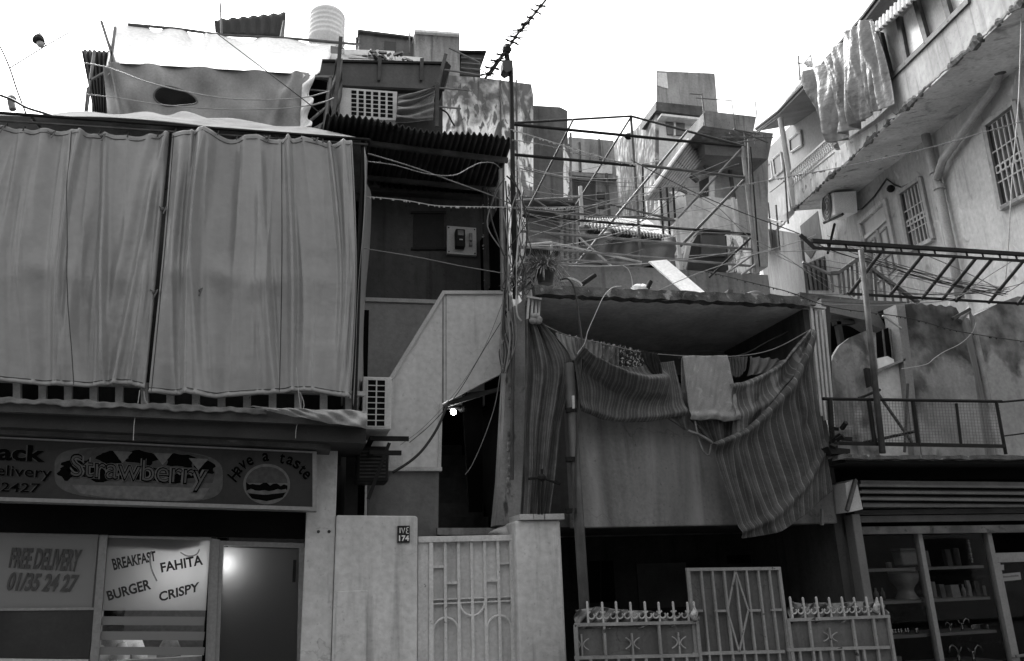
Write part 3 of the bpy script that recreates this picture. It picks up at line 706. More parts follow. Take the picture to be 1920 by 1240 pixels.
# doorway void: side walls, back, ceiling
xa, xb, za, zb = rect(822, 700, 946, 1010, TY + .1)
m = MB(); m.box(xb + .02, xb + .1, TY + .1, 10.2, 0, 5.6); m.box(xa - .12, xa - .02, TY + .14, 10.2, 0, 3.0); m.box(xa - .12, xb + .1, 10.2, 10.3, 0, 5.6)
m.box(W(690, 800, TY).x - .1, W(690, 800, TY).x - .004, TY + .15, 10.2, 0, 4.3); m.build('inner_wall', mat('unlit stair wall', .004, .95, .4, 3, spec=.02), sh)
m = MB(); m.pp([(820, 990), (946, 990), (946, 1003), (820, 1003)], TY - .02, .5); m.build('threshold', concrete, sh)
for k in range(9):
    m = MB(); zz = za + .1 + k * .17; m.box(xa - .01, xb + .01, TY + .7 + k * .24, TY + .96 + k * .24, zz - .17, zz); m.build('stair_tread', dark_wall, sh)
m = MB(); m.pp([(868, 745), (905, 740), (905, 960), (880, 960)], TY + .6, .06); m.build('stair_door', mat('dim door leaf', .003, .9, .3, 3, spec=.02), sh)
m = MB(); m.pp([(840, 752), (950, 722), (950, 728), (840, 762)], TY + .1, .06); m.pp([(868, 738), (950, 726), (950, 733), (868, 745)], TY + .4, .05); m.build('beam', dark_wall, sh)
lp = W(858, 773, TY + .22)
cl_ = thing('stair_lamp', 'small lit lamp glowing in the dark stair doorway', 'lamp', lp)
m = MB(); m.lathe(lp + Vector((-.045, 0, .0)), [(.004, -.03), (.022, -.022), (.03, 0), (.022, .022), (.004, .03)], 12); m.build('bulb', emit('stair bulb glow', 25), cl_, smooth=True)
m = MB(); m.box(lp.x - .14, lp.x + .02, lp.y - .012, lp.y + .03, lp.z + .032, lp.z + .05); m.tube([lp + Vector((.02, .02, .04)), lp + Vector((.1, .1, .12)), lp + Vector((.12, .12, .3))], .012); m.ball(lp + Vector((.06, .05, .05)), .05, 10, (1, .8, .8)); m.build('holder', iron, cl_)
ld = bpy.data.lights.new('stair_light', 'POINT'); ld.energy = .4; ld.shadow_soft_size = .03; lo = bpy.data.objects.new('stair_light', ld); col.objects.link(lo); lo.parent = cl_; lo.location = (-.05, -.08, -.03)

# column / party wall between stair and balcony house
pw = thing('party_wall', 'narrow peeling wall end between the stairway and the striped cloths', 'wall', W(960, 980, 7.55))
m = MB(); m.pp([(952, 585), (985, 560), (983, 985), (930, 985), (938, 900), (948, 720)], 7.55, .22); m.build('wall', mat('peeling party wall', .24, .85, .3, 3, streak=.4, patch=(.06, .6, (9, 9, 2.5), .08), bump=.8), pw)
rr = random.Random(9); m = MB()
for k in range(26):
    y = rr.uniform(700, 930); c = W(960 - (y - 700) * .02 + rr.uniform(-4, 4), y, 7.54); m.ball(c, rr.uniform(.012, .035), 6, (1, .5, 1.2))
m.build('broken_render', mat('broken render', .2, .9, .6, 20, bump=1), pw)

# rear house wall with window and meter board
RY = 8.9
rh = thing('rear_house', 'sooty grey house wall above the stairway, under the corrugated awning', 'house', W(800, 700, RY))
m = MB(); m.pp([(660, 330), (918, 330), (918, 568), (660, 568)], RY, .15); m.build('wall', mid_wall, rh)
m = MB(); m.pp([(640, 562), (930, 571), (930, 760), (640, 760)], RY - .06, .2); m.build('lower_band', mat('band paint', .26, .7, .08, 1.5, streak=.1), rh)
m = MB(); m.pp([(640, 556), (930, 566), (930, 573), (640, 563)], RY - .09, .2); m.build('ledge', white_metal, rh)
m = MB(); m.pp([(775, 400), (833, 400), (832, 464), (774, 464)], RY - .006, .05); wn = m.build('window', mat('dark window recess', .018, .7, .4, 5), rh)
m = MB(); m.pp([(771, 396), (837, 396), (837, 400), (771, 400)], RY - .03, .06); m.build('frame', dark_wall, wn); m = MB(); m.pp([(771, 464), (837, 464), (837, 468), (771, 468)], RY - .03, .06); m.build('frame', dark_wall, wn)
m = MB(); m.box(W(660, 330, RY).x, W(930, 330, RY).x, RY, 12, W(800, 335, RY).z - .02, W(800, 335, RY).z + .1); m.build('roof', dark_conc, rh)
m = MB(); m.pp([(690, 335), (712, 335), (712, 352), (690, 352)], RY - .05, .05); m.build('vent', mat('old vent', .12, .7, .4), rh)
m = MB(); m.pp([(690, 352), (920, 366), (920, 372), (690, 358)], RY - .12, .1); m.build('purlin', dark_wall, rh)
mbo = rect(838, 426, 893, 478, RY - .05)
mt_ = thing('meter_board', 'pale board with a black electricity meter on the sooty house wall', 'meter board', (mbo[0], RY - .05, mbo[2]))
m = MB(); m.box(mbo[0], mbo[1], RY - .06, RY - .003, mbo[2], mbo[3]); m.build('board', plastic, mt_, bevel=.004)
bx0, bx1 = lerp(mbo[0], mbo[1], .25), lerp(mbo[0], mbo[1], .57); bz0, bz1 = lerp(mbo[2], mbo[3], .16), lerp(mbo[2], mbo[3], .80)
m = MB(); m.box(bx0, bx1, RY - .16, RY - .061, bz0, bz1); me_ = m.build('meter', iron, mt_, bevel=.012)
m = MB(); m.box(lerp(bx0, bx1, .2), lerp(bx0, bx1, .8), RY - .166, RY - .161, lerp(bz0, bz1, .62), lerp(bz0, bz1, .9)); m.build('dial_window', mat('dial glass', .1, .1), me_)
m = MB(); m.box(lerp(bx0, bx1, .35), lerp(bx0, bx1, .7), RY - .166, RY - .161, lerp(bz0, bz1, .36), lerp(bz0, bz1, .42)); m.build('seal_label', white_metal, me_)
m = MB(); [m.box(lerp(mbo[0], mbo[1], .74), lerp(mbo[0], mbo[1], .84), RY - .1, RY - .061, lerp(mbo[2], mbo[3], c_), lerp(mbo[2], mbo[3], c_ + .13)) for c_ in (.3, .48, .62)]; m.build('fuse_holder', galv, mt_)
m = MB(); [m.ball((lerp(mbo[0], mbo[1], a), RY - .062, lerp(mbo[2], mbo[3], b)), .01, 6) for a in (.06, .94) for b in (.07, .93)]; m.build('screw', iron, mt_)
# dark iron grille at the right edge of that wall
gi = thing('iron_grille', 'dark tangled ironwork screen beside the sooty house wall', 'screen', W(925, 540, 8.3))
for k in range(7):
    m = MB(); m.tube([W(908 + k * 5, 352 + k * 3, 8.5 - k * .05), W(912 + k * 5, 545 - k * 4, 8.5 - k * .05)], .014 if k % 3 else .03); m.build('upright', rust, gi)
m = MB(); m.pp([(918, 352), (946, 300), (946, 520), (918, 544)], 8.6, .05); m.build('backing', mat('dark grille backing', .03, .7, .5, 8, streak=.3), gi)
rr = random.Random(21); m = MB()
for k in range(26):
    y = rr.uniform(350, 540); m.ball(W(rr.uniform(907, 916), y, 8.5), rr.uniform(.01, .03), 6, (1, 1, .5))
m.build('clutter', mat('bright clutter', .4, .5, .5, 30), gi)

# corrugated awning
ca = thing('corrugated_awning', 'dark corrugated awning over the sooty house wall', 'awning', W(800, 300, 7.6))
m = MB()
pA, pB = W(612, 216, 7.5), W(962, 264, 7.5); pC = W(690, 352, 8.85); pD = W(945, 352, 8.6)
pC = Vector((pA.x - .1, 8.9, W(800, 356, 8.9).z)); pD = Vector((pB.x + .1, 8.9, W(800, 356, 8.9).z))
def fn(u, v):
    p = (pA * (1 - u) + pB * u) * (1 - v) + (pC * (1 - u) + pD * u) * v
    return p + Vector((0, 0, .022 * math.sin(u * 31 * 2 * math.pi) + .03 * math.sin(u * 9) * (1 - v)))
m.grid(fn, 31 * 8, 10); m.build('sheet', corr_dark, ca, solid=.006)
for v in (.25, .8):
    m = MB(); m.bar(pA.lerp(pC, v) - Vector((0, 0, .06)), pB.lerp(pD, v) - Vector((0, 0, .06)), .05); m.build('beam', wood, ca)

# ================================================================== UPPER LEFT: SHELTER, TANK, SHACK
def corr_sheet(pl, Y, waves, amp, depth_back=0., nv=6, drop=0.):
    """corrugated sheet on a pixel quad (tl,tr,br,bl); Y may be a list of four depths"""
    ys = Y if isinstance(Y, (list, tuple)) else [Y] * 4
    P = [W(p[0], p[1], y) for p, y in zip(pl, ys)]
    nrm = (P[1] - P[0]).cross(P[3] - P[0]).normalized()
    q = MB()
    q.grid(lambda u, v: (P[0] * (1 - u) + P[1] * u) * (1 - v) + (P[3] * (1 - u) + P[2] * u) * v + nrm * amp * math.sin(u * waves * 2 * math.pi), waves * 8, nv)
    return q
ts = thing('tarpaulin_shelter', 'rooftop shelter of white and grey tarpaulin with an oval hole', 'shelter', W(390, 235, 9))
def inell(u, v): return ((u - .455) / .083) ** 2 + ((v - .55) / .15) ** 2 < 1
FT = [(194, 122), (226, 119), (300, 123), (400, 129), (500, 135), (580, 139)]; FB = [(200, 222), (240, 226), (300, 228), (400, 232), (500, 238), (572, 244)]
m = MB()
def fn(u, v):
    a = sample(FT, u); b = sample(FB, u); p = W(lerp(a[0], b[0], v), lerp(a[1], b[1], v), 8.9)
    return p + Vector((0, .05 * math.sin(u * 11 + v * 3) * math.sin(v * 3.1) + .03 * math.sin(u * 31 - v * 6) - .05 * gauss(u - .1 - .06 * v, .015) - .05 * gauss(u - .92 + .1 * v, .02), 0))
m.grid(fn, 160, 90, skip=inell); m.build('front_sheet', mat('mid grey tarpaulin', .22, .5, .12, 3, streak=.25, bump=.15, bscale=150, spec=.5), ts, solid=.004)
m = MB(); m.tube([fn(.455 + .084 * math.cos(k * .2094), .55 + .152 * math.sin(k * .2094)) for k in range(31)], .012, 5); m.build('hole_hem', tarp_dark, ts)
RT = [(214, 44), (280, 52), (330, 54), (370, 68), (410, 66), (470, 74), (540, 72), (630, 86)]; RB_ = [(226, 119), (300, 123), (400, 129), (500, 135), (580, 140)]
m = MB()
def fn2(u, v):
    a = sample(RT, u); b = sample(RB_, u); pa = W(a[0], a[1], 9.75); pb = W(b[0], b[1], 8.88)
    p = pa.lerp(pb, v); p.z += -.16 * math.sin(v * 3.14) + .05 * gauss(u - .5 + .16 * v, .02) * (1 - v) + .05 * gauss(u - .48 - .1 * v, .015) * (1 - v) + (.03 * math.sin(u * 26 + v * 4) + .012 * math.sin(u * 60)) * (1 - v)
    return p
m.grid(fn2, 90, 24); m.build('roof_sheet', tarp_white, ts, solid=.004)
m = MB(); m.poly([W(214, 44, 9.75), W(200, 120, 9.3), W(198, 145, 8.95), W(226, 119, 8.88)]); m.build('side_flap', tarp_white, ts, solid=.004)
m = MB(); x_ = W(200, 170, 9).x; xr = W(585, 170, 9).x; m.pp([(222, 62), (628, 92), (578, 245), (206, 240)], 9.85, .08); m.build('back_wall', mat('shelter back', .05, .8, .4, 3), ts)
m = MB(); m.tube([W(240, 46, 9.72), W(330, 54, 9.74), W(416, 66, 9.75), W(540, 72, 9.75), W(676, 84, 9.75)], .022); m.build('ridge_pole', galv_dark, ts)
for a, b in (((413, 6), (418, 130)), ((533, 40), (528, 72))):
    m = MB(); m.tube(L2(a, b, 9.78), .012 if a[1] < 20 else .02, taper=1.6); m.build('mast', galv, ts)
for a, b in (((190, 40), (216, 122)), ((216, 52), (206, 128)), ((177, 95), (162, 210)), ((168, 152), (224, 120)), ((165, 165), (160, 215))):
    m = MB(); m.tube(L2(a, b, 9.0), .018); m.build('pole', galv, ts)
sc_ = thing('scalloped_sheet', 'pale sheet edge hanging in loops at the right end of the shelter', 'tarpaulin', W(575, 240, 8.8))
m = MB(); m.grid(lambda u, v: W(lerp(568, 586, u) + 5 * math.sin(v * 15) * u - 6 * v, lerp(138, 242, v), 8.82) + Vector((0, .06 * math.sin(v * 15 + u * 3), 0)), 8, 40); m.build('sheet', tarp_white, sc_, solid=.003)
dh = thing('dark_hut', 'dark corrugated lean-to behind the left end of the shelter', 'hut', W(180, 215, 9.4))
corr_sheet([(153, 94), (206, 97), (200, 225), (176, 210)], 9.5, 6, .02).build('wall', corr_dark, dh, solid=.01)
m = MB(); m.pp([(172, 150), (202, 140), (200, 222), (172, 210)], 9.6, 1.0); m.build('side', black, dh)
ds = corr_sheet([(402, 38), (536, 24), (533, 71), (404, 64)], 10.6, 7, .02).build('corrugated_sheet', corr_mid if False else mat('dark sheet iron', .04, .6, .3, 3, streak=.3), None, solid=.012)
tag(ds, 'dark corrugated sheet standing above the white shelter roof', 'metal sheet')
wt = thing('water_tank', 'pale ribbed round water tank on the rooftops', 'water tank', W(612, 82, 11.0))
c0 = W(612, 82, 11.0); rad = (W(646, 60, 11).x - W(578, 60, 11).x) / 2; zt_ = W(612, 26, 11).z - c0.z
prof = [(rad * .9, -.35)]
for k in range(25):
    t = k / 24; prof.append((rad * (1.0 - .02 * t + .018 * (1 if (k % 4) else -1.5)), t * zt_ * .93))
prof += [(rad * .88, zt_ * .985), (rad * .5, zt_ * 1.0), (.02, zt_ * 1.0)]
m = MB(); m.lathe(c0, prof, 28); m.build('drum', mat('pale tank plastic', .66, .55, .06, 3, streak=.1, bump=.1), wt, smooth=True)
m = MB(); m.lathe(c0 + Vector((0, 0, -.9)), [(rad * .95, 0), (rad * .95, .52)], 12); m.build('stand', galv_dark, wt)

# rooftop shack with gutter panel, louvred unit and striped cloth
rs = thing('rooftop_shack', 'ramshackle rooftop room with a sheet metal gutter board above the corrugated awning', 'hut', W(720, 225, 9.4))
m = MB(); m.pp([(604, 113), (842, 119), (846, 124), (834, 168), (640, 160), (598, 145)], 9.15, .05); m.build('fascia_board', mid_wall if False else mat('rust stained board', .07, .75, .2, 2, streak=.3), rs)
m = MB(); m.pp([(836, 114), (845, 124), (832, 165), (826, 165)], 9.1, .3); m.pp([(604, 111), (840, 116), (840, 120), (604, 115)], 9.12, .1); m.build('board_edge', iron, rs)
for x in (712, 791):
    m = MB(); m.pp([(x - 3, 109), (x + 4, 109), (x + 1, 150), (x - 4, 150)], 9.1, .04); m.build('bracket', rust, rs)
corr_sheet([(640, 133), (776, 143), (776, 160), (640, 150)], [9.2, 9.2, 9.9, 9.9], 14, .025).build('eave_sheet', corr_dark, rs, solid=.006)
m = MB(); m.pp([(590, 140), (830, 160), (830, 260), (590, 250)], 9.9, .1); m.box(W(640, 150, 9.3).x, W(826, 150, 9.3).x, 9.2, 10.6, W(730, 140, 9.3).z - .02, W(730, 140, 9.3).z + .06); m.build('wall', mat('shack wall', .035, .8, .4, 3, streak=.3), rs)
m = MB(); m.pp([(642, 147), (776, 158), (776, 161), (642, 150)], 9.5, .06); m.pp([(775, 157), (812, 162), (812, 166), (775, 161)], 9.4, .06); m.build('rail', wood, rs)
lx = rect(640, 166, 745, 222, 9.0)
lu = thing('louvre_unit', 'white louvred box with a grid of slots on the rooftop room', 'air conditioner', (lx[0], 9, lx[2]))
m = MB(); m.pp([(638, 164), (745, 172), (744, 226), (636, 222)], 9.0, .5); m.build('casing', white_metal, lu, bevel=.006)
for i in range(6):
    for j in range(6):
        a = 659 + i * 13.6; b = 169.5 + i * 1.0 + j * 8.0
        m = MB(); m.pp([(a, b), (a + 9.5, b + .6), (a + 9.3, b + 6.3), (a - .2, b + 5.6)], 8.994, .02); m.build('slot', black, lu)
st_small = stripes('bold striped cloth', .34, (4.4, [(0, .35), (.3, .3), (.45, 1), (.7, 1), (.9, .4)]))
m = cloth([[(746, 180), (745, 200), (742, 226)], [(780, 172), (778, 195), (772, 229)], [(817, 161), (815, 178), (812, 226)]], 8.95, lambda u, v: .04 * math.sin(u * 24 - v * 4) * (1 - .5 * v) + .02 * math.sin(u * 50), 60, 40)
tag(m.build('striped_cloth', st_small, None, solid=.003), 'small striped cloth stretched beside the white louvred box', 'cloth')
m = cloth([[(630, 112), (642, 112)], [(624, 150), (642, 150)], [(618, 180), (641, 180)], [(622, 212), (634, 212)]], 8.9, lambda u, v: .03 * math.sin(u * 9 + v * 14), 12, 40)
tag(m.build('wrapped_cloth', stripes('mottled cloth', .2, (2, [(0, .35), (.4, 1), (.8, .5)])), None, solid=.003), 'mottled cloth wrapped round the pointed timber post', 'cloth')
for nm, lb, pts, w_ in (('timber_post', 'pointed timber post rising left of the louvred box', [(639, 70), (632, 160), (622, 240)], .03), ('timber_plank', 'leaning dark plank right of the rooftop room', [(836, 102), (820, 160)], .028), ('steel_post', 'rusty steel post holding the small striped cloth', [(820, 156), (819, 238)], .028)):
    m = MB(); p_ = [W(a, b, 8.86) for a, b in pts]
    for a, b in zip(p_[:-1], p_[1:]): m.bar(a, b, w_ * 1.6, w_)
    tag(m.build(nm, wood if 'timber' in nm else rust, None), lb, 'post')
fr = thing('scaffold_rails', 'bare horizontal rails sticking out right of the striped cloth', 'rails', W(850, 200, 8.9))
for a, b in (((834, 131), (905, 142)), ((818, 165), (876, 169)), ((820, 200), (864, 204)), ((842, 90), (900, 118))):
    m = MB(); m.tube(L2(a, b, 8.9), .013); m.build('rail', galv, fr)
m = MB(); m.tube(path([(825, 204), (838, 212), (846, 226), (852, 236)], 8.9), .012); m.build('bent_pipe', iron, fr)
lsd = thing('left_lean_to', 'dark framed opening with hanging pipes left of the pointed post', 'lean-to', W(600, 240, 9.3))
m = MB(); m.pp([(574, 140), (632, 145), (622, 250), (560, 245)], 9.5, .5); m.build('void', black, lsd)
for a, b, r_ in (((583, 145), (630, 146), .03), ((620, 146), (608, 245), .03), ((570, 168), (620, 172), .012), ((560, 205), (612, 190), .015), ((566, 240), (626, 190), .02), ((574, 250), (612, 228), .016), ((600, 236), (596, 250), .03)):
    m = MB(); m.tube(L2(a, b, 9.0), r_); m.build('pipe', galv, lsd)
# junk on the roof behind the gutter board
rr = random.Random(31)
jk = thing('roof_junk', 'heap of pale wet sheets and scrap lying on the roof behind the gutter board', 'scrap heap', W(700, 112, 9.8))
for a, b, c_, d, mt in ((606, 100, 700, 114, white_wall), (620, 86, 646, 100, galv), (640, 92, 740, 110, white_wall), (690, 98, 720, 110, galv), (742, 104, 792, 116, white_wall)):
    m = MB(); m.pp([(a, b), (c_, b + 4), (c_, d + 3), (a, d)], 9.6, .5); m.build('sheet', mt, jk)
for k in range(22):
    x = rr.uniform(700, 765); y = rr.uniform(97, 112); m = MB(); a = W(x, y, 9.5); m.bar(a, a + Vector((rr.uniform(-.12, .12), rr.uniform(-.1, .1), rr.uniform(-.08, .08))), .03); m.build('scrap', rr.choice([white_wall, galv_dark, galv]), jk)

# ================================================================== DISTANT BUILDINGS
def block(name, label, pix, Y, dep, mt, cat='building', ext=None):
    t = thing(name, label, cat, W(pix[-1][0], pix[-1][1], Y)); m = MB(); (m.prism([W(x, y, Y) for x, y in pix], ext) if ext else m.pp(pix, Y, dep)); ws = [W(x, y, Y) for x, y in pix]; zl = min(p.z for p in ws); m.box(min(p.x for p in ws) + .1, max(p.x for p in ws) - .1, Y + .05, Y + dep - .05, 0, zl + .3); m.build('wall', mt, t); return t
t = block('roof_hut', 'small flat roofed hut with one square window beside the water tank', [(673, 57), (781, 71), (781, 150), (673, 150)], 17.0, 2, mat('far grey wall', .15, .85, .2, 1.5, streak=.3, grime=.4))
m = MB(); m.pp([(721, 77), (742, 79), (742, 97), (720, 95)], 16.98, .1); m.build('window', mat('far window', .05, .5), t)
m = MB(); m.pp([(671, 55), (783, 69), (783, 72), (671, 59)], 16.9, 2.2); m.build('roof', dark_conc, t)
for a in (668, 768):
    m = MB(); m.tube(L2((a, 70 if a < 700 else 62), (a, 100), 16.8), .018); m.build('pipe', galv, t)
t = block('roof_tower', 'blank concrete stair tower right of the roof hut', [(778, 57), (862, 63), (862, 170), (778, 170)], 16.6, 2, mat('far concrete', .24, .85, .2, 1.2, streak=.5, grime=.5))
m = MB(); m.pp([(778, 55), (862, 61), (862, 65), (778, 59)], 16.5, 2.2); m.build('coping', white_wall, t)
t = block('timber_hut', 'dark slatted rooftop cage against the sky', [(866, 96), (908, 97), (897, 146), (862, 140)], 16.9, 1, mat('dim slats', .07, .8, .4, 6, streak=.4), 'hut')
m = MB(); m.pp([(862, 94), (912, 95), (912, 98), (862, 98)], 16.8, 1.2); m.build('roof', iron, t)
for y in (108, 118, 128, 138):
    m = MB(); m.tube(L2((864, y), (902, y + 3), 16.85), .02); m.build('slat', galv, t)
t = block('peeling_building', 'tall blank house end with peeling whitewash and dark stains', [(822, 140), (905, 146), (996, 158), (1000, 178), (1000, 430), (822, 420)], 15.0, 5, peel_wall)
for x in (938, 968):
    m = MB(); m.tube(L2((x, 150), (x + 3, 400), 14.97), .02); m.build('drain', galv_dark, t)
t = block('dark_building', 'dark blank house end with one pale stripe beside the peeling building', [(1000, 198), (1050, 201), (1064, 208), (1066, 430), (1000, 430)], 15.6, 4, mat('far dark wall', .11, .85, .15, 1, streak=.3, grime=.4))
m = MB(); m.pp([(1056, 270), (1068, 270), (1070, 372), (1057, 372)], 15.57, .1); m.build('pale_strip', peel_wall, t)
m = MB(); m.tube(L2((1070, 250), (1070, 380), 15.4), .03); m.build('pipe', galv, t)
t = block('courtyard_building', 'grey house deep behind the pipe frame with a pale upper storey', [(1066, 257), (1150, 264), (1165, 440), (1066, 440)], 20.0, 4, mat('far mid wall', .28, .85, .15, .8, streak=.3, grime=.5))
m = MB(); m.pp([(1072, 302), (1148, 308), (1148, 326), (1072, 322)], 19.96, .1); m.build('pale_band', white_wall, t)
m = MB(); m.pp([(1068, 322), (1158, 330), (1158, 336), (1068, 328)], 19.8, .3); m.build('ledge', concrete, t)
m = MB(); m.pp([(1074, 332), (1117, 334), (1117, 430), (1076, 430)], 19.95, .1); m.build('shadow_panel', mid_wall, t)
m = MB(); m.pp([(1120, 360), (1134, 361), (1134, 372), (1120, 372)], 19.94, .1); m.pp([(1122, 382), (1134, 382), (1134, 390), (1122, 390)], 19.94, .1); m.build('window', mid_wall, t)
for a, b in (((1086, 268), (1088, 322)), ((1137, 326), (1143, 410)), ((1123, 262), (1126, 300))):
    m = MB(); m.tube(L2(a, b, 19.8), .05); m.build('pipe', galv_dark, t)
# corner house with blotchy side
t = thing('corner_house', 'house with a blotchy stained side wall and a shuttered window under a roof block', 'building', W(1190, 440, 18))
m = MB(); pts = [(1232, 203), (1320, 222), (1330, 260), (1330, 480), (1232, 470)]; m.prism([W(x, y, 17.5) for x, y in pts], (1.75, 3.4, 0)); m.build('wall', white_wall, t)
m = MB(); cA, cB = W(1232, 200, 17.49), W(1150, 268, 22.0)
m.add([W(1232, 203, 17.48), W(1215, 222, 18.2), W(1200, 240, 19), W(1150, 268, 22), W(1160, 470, 22), W(1232, 480, 17.48)], [[0, 1, 2, 3, 4, 5]]); m.build('side_wall', peel_wall, t, solid=.1)
m = MB(); m.pp([(1248, 221), (1284, 226), (1284, 254), (1252, 252)], 17.45, .1); wn = m.build('window', mat('shutter grey', .16, .7, .2, 8), t)
m = MB(); m.pp([(1264, 222), (1267, 222), (1267, 254), (1264, 254)], 17.42, .1); m.build('mullion', white_wall, wn)
m = MB(); m.pp([(1230, 191), (1320, 200), (1318, 218), (1230, 207)], 17.3, 1); m.build('eave', dark_conc, t)
m = MB(); m.pp([(1240, 213), (1316, 221), (1316, 225), (1240, 217)], 17.2, .3); m.build('ledge', white_wall, t)
t = block('roof_block', 'plain square stair block on the corner house roof', [(1231, 133), (1340, 138), (1346, 210), (1231, 200)], 19.0, 3, mat('far block', .29, .85, .15, 1, streak=.3, patch=[(.55, .62, 1.7, .06)], grime=.4), ext=(1.2, 2.4, 0))
m = MB(); m.pp([(1233, 136), (1250, 137), (1253, 166), (1244, 164), (1233, 160)], 18.98, .05); m.build('bare_patch', white_wall, t)
t = thing('sloping_canopy', 'long corrugated canopy seen from below behind the pipe frame', 'canopy', W(1230, 374, 15))
P = [W(1312, 236, 17.2), W(1211, 374, 12.6), W(1254, 375, 12.9), W(1334, 284, 17.2)]
q = MB(); nn = (P[1] - P[0]).cross(P[3] - P[0]).normalized()
q.grid(lambda u, v: (P[0] * (1 - u) + P[1] * u) * (1 - v) + (P[3] * (1 - u) + P[2] * u) * v + nn * .03 * math.sin(v * 9 * 2 * math.pi), 4, 72); q.build('sheet', mat('canopy iron', .22, .7, .2, 2, streak=.2), t, solid=.02)
for k in (.25, .55, .82):
    m = MB(); a = P[0].lerp(P[1], k) - Vector((0, 0, .06)); b = P[3].lerp(P[2], k) - Vector((0, 0, .06)); m.bar(a, b + (b - a) * .35, .08); m.build('beam', wood, t)
m = MB(); m.tube([P[0] + Vector((0, -.05, .02)), P[1] + Vector((0, -.05, .02))], .05); m.build('edge', white_metal, t)
t = thing('rear_block', 'plain rendered house behind the pipe frame with a small dark window and flat roof', 'building', W(1340, 480, 16))
m = MB(); m.pp([(1318, 290), (1440, 296), (1440, 500), (1240, 500), (1250, 372)], 16.5, 3); m.build('wall', mat('rear block render', .36, .85, .15, 1, streak=.2, grime=.4, patch=(.42, .62, 1.6, .12)), t)
m = MB(); m.pp([(1322, 208), (1418, 219), (1412, 250), (1318, 236)], 15.0, 2.5); m.build('parapet', concrete, t)
m = MB(); m.pp([(1318, 234), (1450, 250), (1440, 298), (1322, 290)], 15.6, 1.5); m.build('soffit', mat('rear soffit', .16, .85, .25, 2, grime=.3), t)
m = MB(); m.pp([(1312, 340), (1329, 332), (1330, 368), (1314, 372)], 16.46, .1); wn = m.build('window', mid_wall, t)
m = MB(); m.pp([(1331, 330), (1340, 330), (1340, 374), (1331, 374)], 16.4, .1); m.build('jamb', white_wall, wn)
m = MB(); m.tube(L2((1365, 300), (1377, 375), 16.3), .06); m.build('drain', galv_dark, t)
t = block('low_wall_block', 'low rough rendered block with a broken top in front of the rear house', [(1310, 372), (1330, 368), (1378, 376), (1382, 372), (1388, 440), (1318, 444), (1300, 470), (1262, 480), (1262, 420)], 13.0, 1.5, pale_wall, 'wall')
m = MB(); m.pp([(1318, 428), (1370, 432), (1370, 440), (1318, 437)], 12.6, .5); m.build('ledge', dark_conc, t)
m = MB(); m.tube(L2((1374, 372), (1383, 446), 12.8), .05); m.build('pipe', white_metal, t)
m = MB(); m.lathe(W(1262, 400, 13.4), [(.28, -.2), (.28, .35), (.2, .36)], 14); tag(m.build('drum', pale_wall, None, smooth=True), 'pale upright drum under the sloping canopy', 'drum')
t = thing('store_opening', 'dark store opening hung with a sheet behind the lower frame rails', 'shed', W(1330, 500, 11.5))
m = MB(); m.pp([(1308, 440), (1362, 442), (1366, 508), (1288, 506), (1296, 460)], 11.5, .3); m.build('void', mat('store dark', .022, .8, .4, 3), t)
m = MB(); m.pp([(1315, 441), (1360, 442), (1362, 480), (1316, 478)], 11.45, .04); m.build('hung_sheet', mat('dark hung sheet', .06, .7, .3, 3), t)
m = MB(); m.pp([(1361, 440), (1412, 446), (1412, 512), (1364, 510)], 11.55, .2); m.build('side_wall', peel_wall, t)
for a, b in (((1294, 455), (1283, 505)), ((1288, 462), (1280, 500)), ((1376, 450), (1392, 480)), ((1390, 470), (1380, 500))):
    m = MB(); m.tube(L2(a, b, 11.3), .03); m.build('stick', white_metal, t)
t = thing('back_yard_roofs', 'stepped corrugated roofs with hanging tarpaulins behind the frame', 'shed', W(1180, 490, 11))
corr_sheet([(1098, 412), (1208, 412), (1262, 448), (1088, 424)], [12.5, 12.5, 10.8, 10.8], 24, .03).build('roof', mat('wet corrugated roof', .25, .4, .2, 3, streak=.3), t, solid=.02)
m = MB(); m.pp([(1100, 405), (1206, 405), (1206, 409), (1100, 409)], 12.6, .2); m.build('ridge', dark_conc, t)
corr_sheet([(1086, 422), (1268, 446), (1268, 456), (1088, 432)], [10.8, 10.8, 10.7, 10.7], 30, .03).build('eave', corr_dark, t, solid=.01)
m = cloth([[(1082, 426), (1140, 432), (1200, 442), (1268, 452)], [(1084, 460), (1140, 455), (1200, 462), (1268, 475)], [(1080, 500), (1140, 500), (1200, 500), (1268, 500)]], 10.75, lambda u, v: .08 * math.sin(u * 22 + v * 3) + .05 * math.sin(u * 9) + .06 * gauss(v - .35, .08), 60, 20)
m.build('hanging_tarpaulin', mat('yard tarpaulin', .09, .45, .25, 3, bump=.2, spec=.5), t, solid=.004)
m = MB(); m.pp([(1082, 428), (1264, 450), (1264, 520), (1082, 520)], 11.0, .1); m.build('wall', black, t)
t = thing('yard_hut', 'small hut under a dark awning left of the yard tarpaulins', 'hut', W(1020, 500, 10.4))
m = MB(); m.pp([(986, 408), (1078, 410), (1078, 500), (986, 500)], 10.4, .4); m.build('wall', mat('hut wall', .16, .85, .2, 2, streak=.25), t)
m = MB(); m.add([W(978, 372, 10.0), W(1068, 378, 10.0), W(1078, 382, 10.0), W(1076, 410, 10.9), W(982, 408, 10.9)], [[0, 1, 2, 3, 4]]); m.build('awning', corr_dark, t, solid=.02)
m = MB(); m.pp([(980, 368), (1075, 376), (1075, 380), (980, 374)], 9.95, .1); m.build('fascia', dark_conc, t)
m = MB(); m.pp([(986, 445), (1048, 450), (1048, 455), (986, 452)], 10.2, .3); m.build('ledge', concrete, t)
m = MB(); m.pp([(986, 456), (1046, 458), (1046, 500), (986, 500)], 10.38, .05); m.build('opening', mat('hut void', .03, .9), t)
